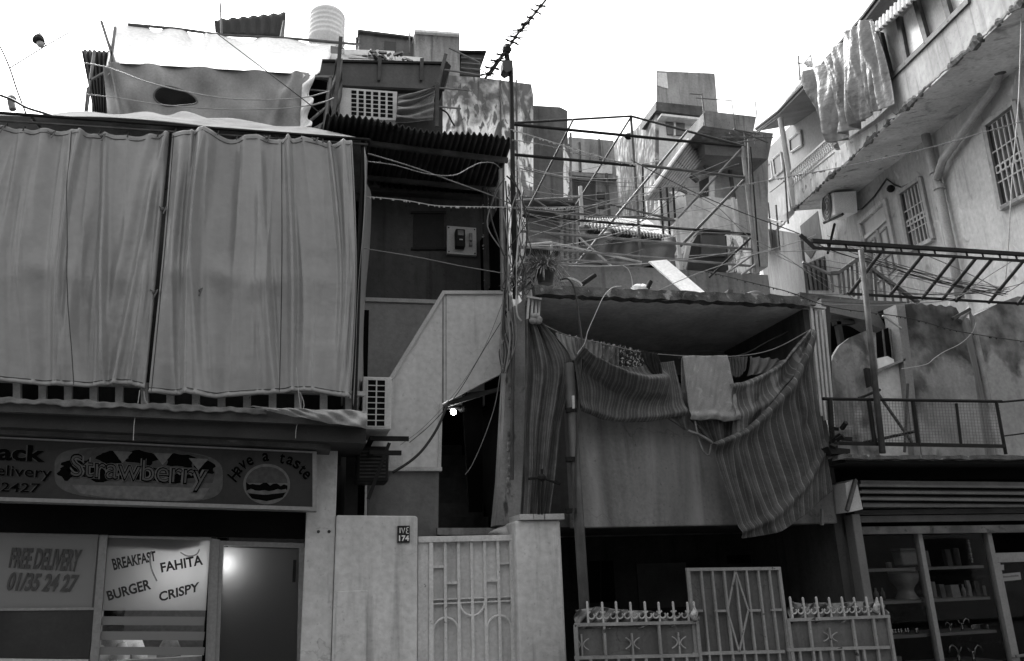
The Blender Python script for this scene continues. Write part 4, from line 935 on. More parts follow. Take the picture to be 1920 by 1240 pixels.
for x in (1052, 1062, 1072, 1080):
    m = MB(); m.tube(L2((x, 392), (x + 2, 500), 10.2), .03); m.build('post', mat('pale post', .2, .8, .4, 6, streak=.4), t)

# ---- pipe frame in the middle
PF = 8.6
pf = thing('scaffolding', 'rusty gabled pipe framework standing over the yard terrace', 'frame', W(1190, 500, PF))
def pipe(a, b, Ya=PF, Yb=None, r=.018, mt=None, nm='pipe'):
    m = MB(); m.tube(L2(a, b, Ya, Yb), r, 7); return m.build(nm, mt or galv_dark, pf)
for a, b, ya, yb, r, mt in (((960, 231), (1183, 218), 8.6, 10.0, .017, iron), ((1183, 218), (1394, 274), 10.0, 8.6, .018, iron), ((958, 233), (1396, 276), 8.6, 8.6, .02, iron), ((962, 290), (1190, 311), 8.6, 8.6, .02, iron),
    ((1203, 310), (1398, 333), 8.6, 8.6, .02, galv_dark), ((1183, 218), (1203, 502), 10, 10, .022, galv_dark), ((1183, 220), (1049, 434), 10, 10, .016, rust), ((1075, 224), (992, 388), 8.7, 8.7, .014, rust),
    ((1392, 276), (1421, 514), 8.6, 8.6, .03, galv), ((1407, 276), (1424, 500), 8.65, 8.65, .012, iron), ((1289, 246), (1060, 520), 9.2, 9.2, .018, galv_dark), ((1390, 280), (1268, 412), 8.6, 9.4, .019, galv), ((1396, 337), (1272, 466), 8.6, 9.0, .02, galv_dark),
    ((966, 376), (1088, 370), 9, 9.6, .014, galv), ((1088, 370), (1270, 414), 9.6, 9.2, .016, galv_dark), ((974, 404), (1412, 440), 8.7, 8.7, .018, iron), ((970, 393), (1270, 414), 8.75, 9.0, .015, galv_dark), ((970, 433), (1416, 468), 8.65, 8.65, .019, galv),
    ((972, 462), (1420, 500), 8.65, 8.65, .017, galv), ((975, 482), (1203, 496), 8.7, 8.7, .016, galv), ((982, 460), (1034, 455), 8.6, 8.9, .015, white_metal), ((1034, 455), (1203, 492), 8.9, 8.7, .015, white_metal), ((1034, 455), (1034, 478), 8.9, 8.9, .014, white_metal),
    ((1408, 446), (1330, 520), 8.6, 8.6, .015, iron), ((1412, 478), (1362, 512), 8.6, 8.6, .014, galv), ((1420, 494), (1390, 516), 8.6, 8.6, .016, galv), ((1205, 312), (1207, 410), 10.5, 10.5, .016, iron), ((1000, 372), (1070, 420), 9.3, 9.3, .012, galv), ((1088, 350), (1092, 425), 9.6, 9.6, .03, white_metal),
    ((1268, 410), (1278, 520), 9.0, 9.0, .03, white_metal), ((1080, 440), (1170, 520), 9.0, 9.0, .014, white_metal)):
    pipe(a, b, ya, yb, r, mt)
for x in (1238, 1250, 1262):
    pipe((x, 352), (x + 6, 440), 11, 11, .02, iron, 'rail')
m = MB(); c = W(1178, 256, 9.9); rr = random.Random(4)
m.grid(lambda a, b: c + Vector((.05 * math.cos(a * 6.283) * math.sin(b * 3.14) * (1 + .3 * math.sin(a * 19 + b * 9)), .04 * math.sin(a * 6.283) * math.sin(b * 3.14), .055 * math.cos(b * 3.14))), 16, 10)
tag(m.build('rag', black, None), 'dark rag snagged on the top rail of the pipe frame', 'rag')

# ================================================================== BALCONY HOUSE (centre right)
bh = thing('balcony_house', 'concrete house with an open balcony hung with striped cloths', 'house', (W(1300, 1240, 7.3).x, 7.3, 0))
zs = W(1265, 560, 7.3).z; xl = W(1000, 545, 7.3).x; xr = W(1532, 565, 7.3).x
rr = random.Random(8); top = []; bot = []
for k in range(61):
    t = k / 60; top.append((lerp(1002, 1534, t), lerp(535, 556, t) + rr.uniform(-1.6, 1.6))); bot.append((lerp(1004, 1530, t), lerp(551, 573, t) + rr.uniform(-2.0, 2.0)))
m = MB(); m.pp(top + bot[::-1], 7.3, .12); m.build('slab_edge', edge_conc, bh)
zA = W(1265, 562, 7.3).z
def zlin(x): return lerp(W(1003, 544, 7.3).z, W(1532, 565, 7.3).z, (x - xl) / (xr - xl))
m = MB(); m.prism([(xl, 7.4, zlin(xl) - .03), (xr + .05, 7.4, zlin(xr) - .03), (xr + .05, 7.4, zlin(xr) + .04), (xl, 7.4, zlin(xl) + .04)], (0, 2.6, 0)); m.build('roof_slab', mat('lightened soffit paint', .72, .85, .15, 1.5, streak=.2, patch=(.2, .62, 2.2, .15)), bh)  # pale soffit tone makes up for light missing from below
zf = W(1265, 987, 7.42).z; zpt = W(1265, 770, 7.42).z
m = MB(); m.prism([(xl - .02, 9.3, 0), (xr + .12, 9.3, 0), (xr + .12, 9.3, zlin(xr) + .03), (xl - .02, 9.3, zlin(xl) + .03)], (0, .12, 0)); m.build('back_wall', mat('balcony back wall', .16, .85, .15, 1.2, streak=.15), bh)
m = MB(); m.box(xl + .1, xr - .06, 9.262, 9.3, 0, zf); m.build('ground_floor_shade', mat('shaded ground floor wall', .03, .9, .4, 2, streak=.3, grime=.4, spec=.08), bh)  # darker sheet over the back wall; shade under the balcony put into its colour
m = MB(); m.box(xl - .02, xr, 9.22, 9.3, zs - .42, zs - .33); m.build('wall_ledge', dark_wall, bh)
m = MB(); m.box(xr - .06, xr + .04, 7.5, 9.3, 0, zlin(xr) + .02); m.build('side_wall', mid_wall, bh); m = MB(); m.box(xl + .01, xl + .1, 7.7, 9.3, 0, zlin(xl) + .02); m.build('side_wall', mid_wall, bh)
px0, px1, _, _ = rect(1072, 800, 1560, 990, 7.4)
m = MB(); m.box(px0, px1, 7.42, 7.54, zf, zpt); m.build('parapet', mat('parapet render', .15, .85, .14, 2, streak=.35, grime=.4, patch=[(.24, .55, (2.6, 2.6, .5), .2), (.10, .66, (3, 3, .8), .15)], bump=.35), bh, bevel=.012)
m = MB(); m.box(xl - .02, px1, 7.56, 9.3, zf + .02, zf + .14); m.build('balcony_floor', dark_conc, bh)
m = MB(); m.box(W(1560, 1000, 7.6).x, W(1592, 1000, 7.6).x, 7.6, 8.0, 0, zf + .3); m.build('pier', mat('dark pier', .07, .85, .4, 3, streak=.4), bh)
m = MB(); m.tube([W(1541, 955, 7.35), W(1541, 985, 7.35)], .022); m.build('drain_spout', galv, bh)
for a, b, c_, d, mt, nm in ((1085, 1052, 1152, 1130, black, 'window'), (1196, 1056, 1290, 1140, mat('ground floor shutter', .05, .8, .3, 3), 'shutter'), (1365, 1040, 1480, 1055, black, 'vent')):
    m = MB(); m.rb(a, b, c_, d, 9.24, .05); m.build(nm, mt, bh)
m = MB(); m.tube(L2((1102, 1050), (1102, 1130), 9.2), .01); m.tube(L2((1126, 1050), (1126, 1130), 9.2), .01); m.build('window_bars', iron, bh)
# louvre screens at the balcony ends
for lb, xs, ya, yb, dx in (('white slatted screen at the left end of the balcony', (990, 997, 1004, 1010), 556, 600, -3), ('white slatted screen at the right end of the balcony', (1519, 1527, 1535, 1543), 573, 780, 20)):
    t = thing('slatted_screen', lb, 'screen', W(xs[0], yb, 7.36))
    for k, x in enumerate(xs):
        m = MB(); m.pp([(x, ya + k * 2), (x + 4, ya + k * 2), (x + 4 + dx, yb + k * 8), (x + dx, yb + k * 8)], 7.34 + .03 * k, .03); m.build('slat', white_metal, t)
    m = MB(); m.pp([(xs[0] - 2, ya - 2), (xs[-1] + 6, ya + 3), (xs[-1] + 6, ya + 6), (xs[0] - 2, ya + 2)], 7.33, .05); m.build('top_rail', white_metal, t)
for k in range(5):
    m = MB(); x = 1494 + k * 5; m.pp([(x, 578 + k), (x + 2, 578 + k), (x + 3, 625 - k * 3), (x + 1, 625 - k * 3)], 8.2, .03); 
    if k == 0: t = thing('inner_screen', 'dim slatted screen inside the right end of the balcony', 'screen', W(1494, 640, 8.2))
    m.build('slat', galv, t)
# saw-toothed broken louvre panel
t = thing('sawtooth_panel', 'dark panel with a white saw-toothed edge right of the balcony', 'panel', W(1550, 760, 7.9))
zz = [(1556, 575), (1524, 575)]
for k in range(7):
    zz += [(1524 + k * 1.4, 577 + k * 27), (1540 + k * 1.2, 590 + k * 27)]
zz += [(1532, 765), (1562, 765)]
m = MB(); m.pp(zz[::-1], 7.9, .05); m.build('panel', mat('dark louvre panel', .03, .7, .3, 4), t)
m = MB(); m.pp([(1518, 575), (1545, 575), (1560, 768), (1535, 768)], 8.1, .03); m.build('white_backing', pale_wall, t)
# roof-top things
m = MB(); m.pp([(984, 488), (1440, 516), (1446, 560), (984, 560)], 8.8, .15); t = m.build('roof_parapet', mat('roof parapet render', .15, .85, .15, 2, streak=.2, grime=.4), None); tag(t, 'low grey parapet wall across the roof behind the plant pot', 'wall')
m = MB(); A = [W(1217, 490, 8.1), W(1250, 487, 8.1), W(1322, 548, 7.7), W(1284, 548, 7.7)]
m.prism(A, (0, .03, .0)); tag(m.build('white_board', tarp_white, None), 'bright white board leaning on the roof parapet', 'board')
t = thing('potted_plant', 'spiky potted plant on the roof corner above the cloth knot', 'plant', W(1022, 535, 7.5))
c = W(1023, 533, 7.55)
m = MB(); m.lathe(c, [(.075, 0), (.098, .12), (.112, .145), (.112, .17), (.095, .17)], 16); m.build('pot', mat('dark clay pot', .04, .7, .3, 9), t)
rr = random.Random(12); m = MB()
for k in range(420):
    an = rr.uniform(0, 6.283); el = rr.uniform(-.1, 1.4); L = rr.uniform(.18, .37); b = c + Vector((math.cos(an) * .06, math.sin(an) * .06, .16))
    d = Vector((math.cos(an) * math.cos(el), math.sin(an) * math.cos(el), math.sin(el))); sd_ = d.cross(Vector((0, 0, 1))).normalized() * rr.uniform(.004, .009)
    pr = b; prev = None
    pts = [b + d * (L * s) + Vector((0, 0, -.20 * L * 3 * (s ** 2.2) * (1.2 - el / 2))) for s in (0, .35, .7, 1)]
    o = []
    for i, p in enumerate(pts): wv = sd_ * (1 - .8 * i / 3); o += [p - wv, p + wv]
    m.add(o, [[0, 1, 3, 2], [2, 3, 5, 4], [4, 5, 7, 6]])
m.build('leaves', leaf, t)
m = MB()
for k in range(60):
    x = rr.uniform(965, 1000); y = rr.uniform(505, 545); b = W(x, y, 7.7); d = Vector((rr.uniform(-1, .3), rr.uniform(-.5, .5), rr.uniform(-.6, .3))).normalized() * rr.uniform(.08, .22); s_ = Vector((0, 0, rr.uniform(.006, .014)))
    m.add([b - s_, b + s_, b + d * .6 + s_, b + d * .6 - s_, b + d], [[0, 1, 2, 3], [3, 2, 4]])
tag(m.build('dry_fronds', mat('dry fronds', .13, .8, .4, 12), None), 'dry drooping fronds trailing left of the plant pot', 'plant')
for k, (a, b, lb) in enumerate((((1092, 533), (1116, 516), 'dark pipe stub poking up near the plant pot'), ((1214, 541), (1220, 528), 'short dark pipe stub beside the crumpled white bag'))):
    m = MB(); m.tube(L2(a, b, 7.45), .026, 10); tag(m.build('pipe_stub', iron, None), lb, 'pipe')
m = MB(); c = W(1203, 541, 7.5); m.grid(lambda a, b: c + Vector((.1 * math.cos(a * 6.283) * math.sin(b * 3.14) * (1 + .3 * math.sin(a * 19 + b * 9)), .06 * math.sin(a * 6.283) * math.sin(b * 3.14), .035 * math.cos(b * 3.14) * (1 + .5 * math.sin(a * 25)))), 24, 10)
tag(m.build('crumpled_bag', tarp_white, None), 'crumpled white bag on the roof edge beside a pipe stub', 'bag')
m = MB(); m.tube(path([(1050, 527), (1070, 524), (1085, 530), (1090, 536)], 7.4), .02); tag(m.build('pale_bottle', plastic, None), 'pale rolled plastic lying right of the plant pot', 'plastic')
m = MB(); m.lathe(W(1413, 556, 7.6), [(.13, -.04), (.12, .02), (.05, .05), (.01, .055)], 18); tag(m.build('dish', mat('dull dish', .09, .5), None, smooth=True), 'upturned dull dish on the roof edge', 'dish')
for a, lb in ((1335, 'flat dark brick lying on the roof edge'), (1366, 'upright dark brick on the roof edge')):
    m = MB(); m.pp([(a, 543 if a > 1350 else 548), (a + (8 if a > 1350 else 16), 543 if a > 1350 else 548), (a + (8 if a > 1350 else 18), 556), (a - 4, 555)], 7.4, .1); tag(m.build('brick', dark_conc, None), lb, 'brick')

# ================================================================== CLOTHS ON THE BALCONY
SW = [(0, 1.1), (.05, 1.1), (.09, .6), (.30, .56), (.325, 1.5), (.35, .6), (.60, .52), (.63, 1.0), (.80, 1.0), (.84, .58), (1, .62)]
stripe_b = stripes('dark striped curtain cloth', .085, (11, [(0, 1.9), (.03, 1.9), (.06, .6), (.48, .56), (.5, 1.7), (.53, .6), (.72, .62), (.76, .9), (.95, .9), (1, 1.2)]))
stripe_c = stripes('striped curtain cloth narrow', .11, (7, SW))
def fold_a(u, v): return .030 * math.sin(u * 17 + v * 3.5) + .014 * math.sin(u * 39 - v * 4)
q = cloth([[(986, 600), (994, 597), (1003, 597), (1012, 602)], [(985, 640), (1003, 642), (1025, 640), (1052, 640)], [(984, 690), (1010, 694), (1040, 692), (1072, 676)], [(983, 740), (1006, 745), (1035, 745), (1064, 740)], [(982, 800), (1000, 806), (1026, 806), (1050, 800)], [(980, 880), (998, 884), (1018, 884), (1042, 878)], [(976, 968), (992, 970), (1010, 970), (1030, 962)]], 7.22, fold_a, 60, 70)
tag(q.build('striped_curtain', stripe_c, None, solid=.004), 'striped curtain gathered and knotted at the left end of the balcony', 'curtain', 'striped cloths on the balcony')
m = MB(); c = W(1003, 600, 7.18)
for k in range(5): m.ball(c + Vector((.03 * math.cos(k * 1.9), -.02, .03 * math.sin(k * 1.9))), .045, 8, (1, .8, .8))
tag(m.build('cloth_knot', mat('knotted cloth', .2, .8, .3, 20), None, smooth=True), 'knot of pale cloth tied to the left slatted screen', 'cloth')
def fold_b(u, v):
    d = 0
    for s0, s1, a, wd in ((.25, .62, .10, .06), (.5, .42, .09, .07), (.78, .35, .05, .05)):     # swags running from the upper left corner
        line = s0 * 0 + v - (s0 + .0) * (1 - math.exp(-u * 3.0)) * 1.2 * s1 / .5
        d += 2.3 * a * gauss(line, wd + .05 * u) * max(0, math.sin(min(.12 + u * 1.0, 1) * math.pi)) ** .6
    d += .008 * math.sin(u * 40) * (1 - v) + .06 * gauss(v - .90, .09) - .02 * math.sin(u * 13 + v * 4)
    return d
q = cloth([[(1076, 668), (1096, 674), (1122, 684), (1165, 687), (1210, 686), (1240, 681), (1264, 677)], [(1084, 718), (1120, 728), (1165, 736), (1210, 738), (1245, 730), (1276, 724)], [(1087, 772), (1110, 780), (1138, 788), (1175, 793), (1215, 791), (1250, 785), (1285, 780)]], 7.2, fold_b, 90, 60)
tag(q.build('striped_curtain', stripes('swagged striped cloth', .13, (12, SW)), None, solid=.004), 'striped curtain sagging in swags over the middle of the balcony', 'curtain', 'striped cloths on the balcony')
q = cloth([[(1240, 779), (1262, 780), (1284, 778)], [(1262, 792), (1275, 796), (1285, 797)], [(1280, 804), (1284, 806), (1287, 808)]], 7.22, lambda u, v: .02 * math.sin(u * 9), 12, 12)
tag(q.build('cloth_tail', stripe_c, None, solid=.004), 'pointed striped tail hanging below the sagging curtain', 'cloth')
# pale blanket folded over the rail: front fall, fold and back fall
def fn(u, v):
    a = sample([(1280, 669), (1300, 667), (1320, 668), (1345, 667), (1362, 667)], u); b = sample([(1294, 787), (1315, 788), (1340, 787), (1365, 790), (1387, 787)], u)
    if v < .14:
        p = W(a[0], a[1], 7.2); t = v / .14; return p + Vector((0, .12 - .12 * t - .06 * math.sin(t * 3.14) * 0, -.5 * (1 - t) ** 2 + .0))
    t = (v - .14) / .86
    p = W(lerp(a[0], b[0], t), lerp(a[1], b[1], t), 7.2)
    return p - Vector((0, .016 * math.sin(u * 15 + t) + .012 * math.sin(u * 9 - t * 2) + .03 * gauss(t - .93, .05) + .006 * math.sin(t * 34 + u * 30) * t ** 3 + .003 * math.sin(u * 55 + t * 24), 0))
m = MB(); m.grid(fn, 60, 60)
tag(m.build('blanket', mat('pale blanket', .24, .9, .15, 7, patch=(.33, .6, 12, .1), bump=.6, bscale=90), None, solid=.012), 'pale plain blanket folded over the balcony line', 'blanket')
def fold_c(u, v):
    return .10 * gauss(v - .05, .06) + .05 * gauss(u - .16 - .22 * v, .05) + .012 * math.sin(u * 24 - v * 3) * v + .06 * gauss(u - .72 + .1 * v, .04) * gauss(v - .1, .35) + .045 * gauss(v - .84 + .25 * (u - .3), .04) + .018 * math.sin(u * 9 + v * 3) + .02 * math.sin(u * 60 - v * 14) * gauss(u - .82, .12) * gauss(v - .2, .25) - .05 * gauss(u - .80, .03) * gauss(v - .36, .05)
q = cloth([[(1333, 832), (1365, 818), (1400, 800), (1450, 750), (1490, 690), (1519, 620)], [(1352, 892), (1380, 888), (1420, 872), (1470, 838), (1510, 790), (1534, 742)], [(1372, 950), (1400, 950), (1440, 938), (1490, 905), (1528, 865), (1550, 838)], [(1391, 1010), (1420, 1006), (1460, 997), (1500, 972), (1535, 944), (1562, 920)]], 7.12, fold_c, 90, 90)
tag(q.build('striped_curtain', stripe_b, None, solid=.004), 'large dark striped curtain slung down from the right end of the balcony', 'curtain', 'striped cloths on the balcony')
def fold_d(u, v): return .03 * math.sin(u * 21 + v * 5) + .05 * gauss(v - .1, .1) + .05 * gauss(v - .55 - .3 * u, .1)
q = cloth([[(1366, 722), (1400, 714), (1440, 696), (1476, 668), (1516, 618)], [(1372, 770), (1405, 760), (1445, 730), (1482, 690), (1517, 626)], [(1378, 836), (1408, 814), (1452, 765), (1492, 705), (1519, 640)]], 7.2, fold_d, 60, 50)
tag(q.build('striped_curtain', stripes('light striped cloth', .15, (7, SW)), None, solid=.004), 'lighter striped curtain behind the large dark one, beside the blanket', 'curtain', 'striped cloths on the balcony')
q = cloth([[(1292, 786), (1340, 788), (1384, 786)], [(1310, 806), (1345, 815), (1380, 812)], [(1330, 830), (1350, 834), (1378, 836)]], 7.3, lambda u, v: .03 * math.sin(u * 14), 24, 16)
tag(q.build('cloth_fall', stripe_b, None, solid=.004), 'dark striped cloth showing below the pale blanket', 'cloth')
m = MB(); m.tube(path([(1290, 808), (1310, 815), (1330, 826), (1336, 832)], 7.15), .014, 6); m.tube(path([(1303, 790), (1312, 830), (1322, 850), (1330, 852), (1333, 834)], 7.18), .009, 6)
tag(m.build('twisted_cord', mat('twisted cloth cord', .14, .8, .4, 20), None), 'twisted cloth cord tying the curtain below the blanket', 'cord')
# washing behind the rail
lines = thing('washing_line', 'thin clothes line across the balcony opening', 'line', W(1010, 600, 7.45))
m = MB(); m.tube(path([(1008, 603), (1060, 628), (1120, 642), (1200, 660), (1290, 668), (1380, 668), (1450, 655), (1520, 618)], 7.4), .006); m.build('line', cable_mid, lines)
m = MB(); m.tube(path([(1270, 672), (1380, 668), (1440, 640), (1478, 622)], 7.7), .008); m.build('spare_line', cable_dark, lines)
def washing(rows, Y, mt, lb, nm, seed):
    rr = random.Random(seed); a, b = rr.uniform(20, 40), rr.uniform(0, 6)
    q = cloth(rows, Y, lambda u, v: .03 * math.sin(u * a + b + v * 3) + .02 * math.sin(u * a * 2.1), 24, 20); tag(q.build(nm, mt, None, solid=.005), lb, 'laundry', 'washing on the balcony')
washing([[(1042, 624), (1058, 628), (1080, 632)], [(1050, 650), (1066, 655), (1084, 660)], [(1064, 676), (1076, 676), (1090, 680)]], 7.5, mat('pale washing', .33, .85, .15, 9), 'pale garment nearest the left end of the washing line', 'garment', 1)
washing([[(1078, 632), (1096, 636), (1126, 642)], [(1080, 660), (1098, 664), (1126, 668)], [(1084, 690), (1100, 692), (1122, 692)]], 7.45, mat('grey washing', .20, .85, .3, 9), 'grey garment second along the washing line', 'garment', 2)
washing([[(1126, 642), (1144, 645), (1162, 650)], [(1126, 665), (1144, 668), (1160, 672)], [(1130, 692), (1146, 694), (1160, 694)]], 7.46, mat('mixed washing', .12, .85, .6, 14, patch=(.32, .6, 16, .05)), 'blotchy garment beside the floral one on the line', 'garment', 3)
washing([[(1160, 648), (1180, 653), (1206, 659)], [(1160, 670), (1182, 674), (1204, 677)], [(1158, 694), (1180, 696), (1206, 696)]], 7.44, mat('floral washing', .03, .85, .3, 9, patch=(.45, .56, 42, .03)), 'dark garment with a pale floral print on the line', 'garment', 4)
washing([[(1204, 658), (1220, 662), (1232, 664)], [(1212, 682), (1226, 684), (1240, 688)], [(1232, 716), (1236, 719), (1241, 720)]], 7.12, mat('dark lace', .02, .85, .5, 30), 'thin dark garment dangling over the curtain edge', 'garment', 5)
washing([[(1366, 672), (1380, 670), (1400, 670)], [(1368, 688), (1384, 690), (1398, 690)], [(1372, 706), (1384, 708), (1396, 696)]], 7.5, mat('dull washing', .08, .85, .3, 9), 'dull dark garment right of the pale blanket', 'garment', 6)
washing([[(1404, 670), (1440, 672), (1470, 676)], [(1404, 690), (1436, 688), (1460, 684)], [(1402, 705), (1430, 700), (1452, 692)]], 7.55, mat('faded washing', .15, .85, .2, 9), 'faded garment in front of the back wall at the right', 'garment', 7)

# drainpipe, lamp bracket, hoses
dp = thing('drain_pipe', 'thick grey vertical pipe left of the balcony parapet', 'pipe', (W(1070, 1240, 7.05).x, 7.05, 0))
a = W(1067, 682, 7.05); b = Vector((a.x + .03, 7.05, .02))
m = MB(); m.tube([b, a], .048, 12); m.build('pipe', mat('dull drain pipe', .06, .5, .3, 6, streak=.3), dp, smooth=True)
for y in (770, 862, 958):
    c = W(1071, y, 7.05); m = MB(); m.lathe(c, [(.056, -.02), (.056, .02)], 12); m.build('collar', iron, dp)
m = MB(); m.pp([(1073, 742), (1077, 742), (1078, 766), (1074, 766)], 6.98, .02); m.build('label', white_metal, dp)
t = thing('bracket_lamp', 'dark lamp bracket standing against the left striped curtain', 'bracket', W(1018, 965, 7.15))
m = MB(); m.ball(W(1016, 896, 7.1), .045, 8, (1, .8, .8)); m.build('hub', iron, t)
for a, b in (((990, 898), (1016, 896)), ((1016, 896), (1050, 908)), ((1012, 896), (1010, 965)), ((1018, 898), (1016, 965)), ((1016, 880), (1016, 896))):
    m = MB(); m.tube(L2(a, b, 7.1), .012); m.build('arm', iron, t)

# ================================================================== ORNATE GATES
GX = 6.85
def lean_seg(xt, yt, xb, yb, Y, w, mb, dep=.03):
    a = W(xt, yt, Y); b = W(xb, yb, Y); mb.box(min(a.x, b.x) - w, max(a.x, b.x) + w, Y, Y + dep, b.z, a.z)
def vbar(mb, px, yt, Y=GX, w=.009, zb=0.0, dep=.03):
    a = W(px, yt, Y); mb.box(a.x - w, a.x + w, Y, Y + dep, zb, a.z)
def hrail(mb, xa, ya, xb, yb, Y=GX, t=.013, dep=.034):
    a, b = W(xa, ya, Y), W(xb, yb, Y); mb.prism([(a.x, Y - .002, a.z - t), (b.x, Y - .002, b.z - t), (b.x, Y - .002, b.z + t), (a.x, Y - .002, a.z + t)], (0, dep, 0))
def scroll(px, py, r, sx, sy, Y=GX):
    """a C scroll of flat bar: px,py its centre, r its radius in photo pixels"""
    pts = []
    for k in range(15):
        th = R(lerp(-70, 215, k / 14)); rr_ = r * lerp(1, .55, max(0, k / 14 - .55) / .45)
        pts.append(W(px + sx * rr_ * math.cos(th), py + sy * rr_ * math.sin(th), Y))
    return pts
def ornate(name, label, xl_, xr_, ytl, ytr, ybl, ybr, verts, fins, fin_y, orn, low):
    t = thing(name, label, 'gate', (W((xl_ + xr_) / 2, 1240, GX).x, GX, 0), 'ornate iron gate leaves')
    a0, a1 = W(xl_, ytl, GX), W(xr_, ytr, GX)
    m = MB(); m.box(a0.x, a1.x, GX + .036, GX + .042, 0, min(a0.z, a1.z) - .01); m.build('sheet', gate_dark, t)
    m = MB(); hrail(m, xl_, ytl, xr_, ytr); m.build('top_rail', gate_dull, t); m = MB(); hrail(m, xl_, ybl, xr_, ybr); m.build('middle_rail', gate_dull, t)
    zmid = W((xl_ + xr_) / 2, (ybl + ybr) / 2, GX).z
    for x in verts:
        m = MB(); yt = lerp(ytl, ytr, (x - xl_) / (xr_ - xl_)); vbar(m, x, yt, w=.014 if x in (verts[0], verts[-1]) else .010); m.build('stile', gate_dull, t)
    for x in low:
        m = MB(); vbar(m, x, lerp(ybl, ybr, (x - xl_) / (xr_ - xl_)), w=.011); m.build('lower_bar', gate_dull, t)
    for i, x in enumerate(fins):
        yb_ = lerp(ytl, ytr, (x - xl_) / (xr_ - xl_)); m = MB(); a = W(x, fin_y + (i % 2), GX); m.box(a.x - .008, a.x + .008, GX + .008, GX + .024, W(x, yb_, GX).z, a.z); m.ball((a.x, GX + .016, a.z), .011, 6); m.build('finial', white_metal, t)
    for x0_, x1_ in zip(fins[:-1], fins[1:]):
        g = (x1_ - x0_)
        if g < 10: continue
        yb_ = lerp(ytl, ytr, (x0_ - xl_) / (xr_ - xl_)); yc = lerp(fin_y, yb_, .58)
        for s in (1, -1):
            m = MB(); m.tube(scroll((x0_ if s > 0 else x1_) + s * g * .27, yc, g * .25, -s, 1, GX + .012), .0075, 5); m.build('scroll', mat('worn scroll paint', .34, .5, .3, 9), t)
    for x, y0, y1 in orn:
        m = MB(); a = W(x, y0, GX); b = W(x, y1, GX); m.box(a.x - .007, a.x + .007, GX + .01, GX + .034, b.z, a.z); st = m.build('ornament', gate_dull, t)
        for sx in (1, -1):
            m = MB(); pts = [W(x + sx * lerp(3, 13, abs(lerp(-1, 1, k / 10)) ** 2), lerp(y0 + 8, y1 - 14, k / 10), GX + .012) for k in range(11)]; m.tube(pts, .006, 5); m.build('curl', gate_dull, st)
    return t
def sheet_tarp(name, label, pix, Y):
    pass
gl = ornate('iron_gate', 'left leaf of the ornate iron gate, lower than the middle one', 1079, 1310, 1172, 1167, 1234, 1229, [1080, 1133, 1236, 1308], [1102, 1130, 1156, 1183, 1210, 1236, 1263, 1290, 1302], 1130, [(1091, 1190, 1233), (1186, 1188, 1231), (1273, 1186, 1230)], [1108, 1160, 1187, 1212, 1262, 1288])
gr_ = ornate('iron_gate', 'right leaf of the ornate iron gate, beside the shelved shop window', 1478, 1669, 1163, 1156, 1219, 1214, [1479, 1518, 1599, 1638, 1666], [1483, 1507, 1532, 1556, 1580, 1603, 1626, 1646, 1654], 1121, [(1557, 1178, 1217)], [1500, 1538, 1560, 1580, 1620])
# middle leaf with the long diamond
gm = thing('iron_gate', 'tall middle leaf of the iron gate with a long diamond', 'gate', (W(1380, 1240, GX).x, GX, 0), 'ornate iron gate leaves')
gY = GX + .02
a0, a1 = W(1289, 1068, gY), W(1464, 1066, gY)
m = MB(); m.box(a0.x, a1.x, gY + .036, gY + .042, 0, a0.z - .01); m.build('sheet', gate_dark, gm)
m = MB(); hrail(m, 1288, 1068, 1464, 1066, gY, .014); m.build('top_rail', gate_dull, gm); m = MB(); hrail(m, 1300, 1226, 1472, 1222, gY, .013); m.build('middle_rail', gate_dull, gm)
for i, x in enumerate((1291, 1315, 1336, 1358, 1379, 1400, 1422, 1443, 1462)):
    m = MB(); vbar(m, x, 1068, gY, .014 if i in (0, 8) else .009); m.build('bar', gate_dull, gm)
for a, b, y in ((1292, 1318, 1146), (1341, 1362, 1146), (1404, 1427, 1145), (1447, 1466, 1144)):
    m = MB(); hrail(m, a, y, b, y - .5, gY, .01, .03); m.build('cross_bar', gate_dull, gm)
D = [W(1379, 1070, gY - .004), W(1364, 1145, gY - .004), W(1386, 1222, gY - .004), W(1403, 1144, gY - .004)]
for k in range(4):
    m = MB(); m.bar(D[k], D[(k + 1) % 4], .014, .012); m.build('diamond_bar', gate_dull, gm)
for lb, top, Yt, bot in (('pale plastic sheeting draped behind the left gate finials', [(1079, 1144), (1100, 1141), (1125, 1138), (1150, 1142), (1170, 1143), (1195, 1145), (1225, 1147), (1240, 1156), (1262, 1156), (1285, 1148), (1306, 1142)], GX + .06, [(1079, 1180), (1306, 1176)]), ('plastic sheeting stuffed behind the right gate finials', [(1480, 1128), (1510, 1132), (1540, 1130), (1570, 1131), (1600, 1128), (1630, 1129), (1658, 1133)], GX + .06, [(1480, 1170), (1662, 1165)])):
    q = cloth([top, bot], Yt, lambda u, v: .025 * math.sin(u * 60 + v * 8) + .02 * math.sin(u * 23 - v * 5) + .015 * math.sin(v * 12 + u * 90), 90, 14)
    tag(q.build('plastic_sheeting', mat('wet plastic sheeting', .10, .25, .4, 9, bump=.3, spec=.8), None, solid=.004), lb, 'sheeting')
for lb, c_ in (('crumpled foil tied to the end finial of the left gate', (1302, 1152)), ('crumpled foil tied to the end finial of the right gate', (1644, 1138))):
    m = MB(); c = W(*c_, GX - .02); rr = random.Random(c_[0])
    m.grid(lambda a, b: c + Vector((.028 * math.cos(a * 6.283) * math.sin(b * 3.14) * (1 + .6 * math.sin(a * 19 + b * 9)), .02 * math.sin(a * 6.283) * math.sin(b * 3.14), .045 * math.cos(b * 3.14) * (1 + .5 * math.sin(a * 31)))), 18, 10)
    tag(m.build('foil', mat('crumpled foil', .35, .3, .7, 30, bump=.6), None), lb, 'foil')

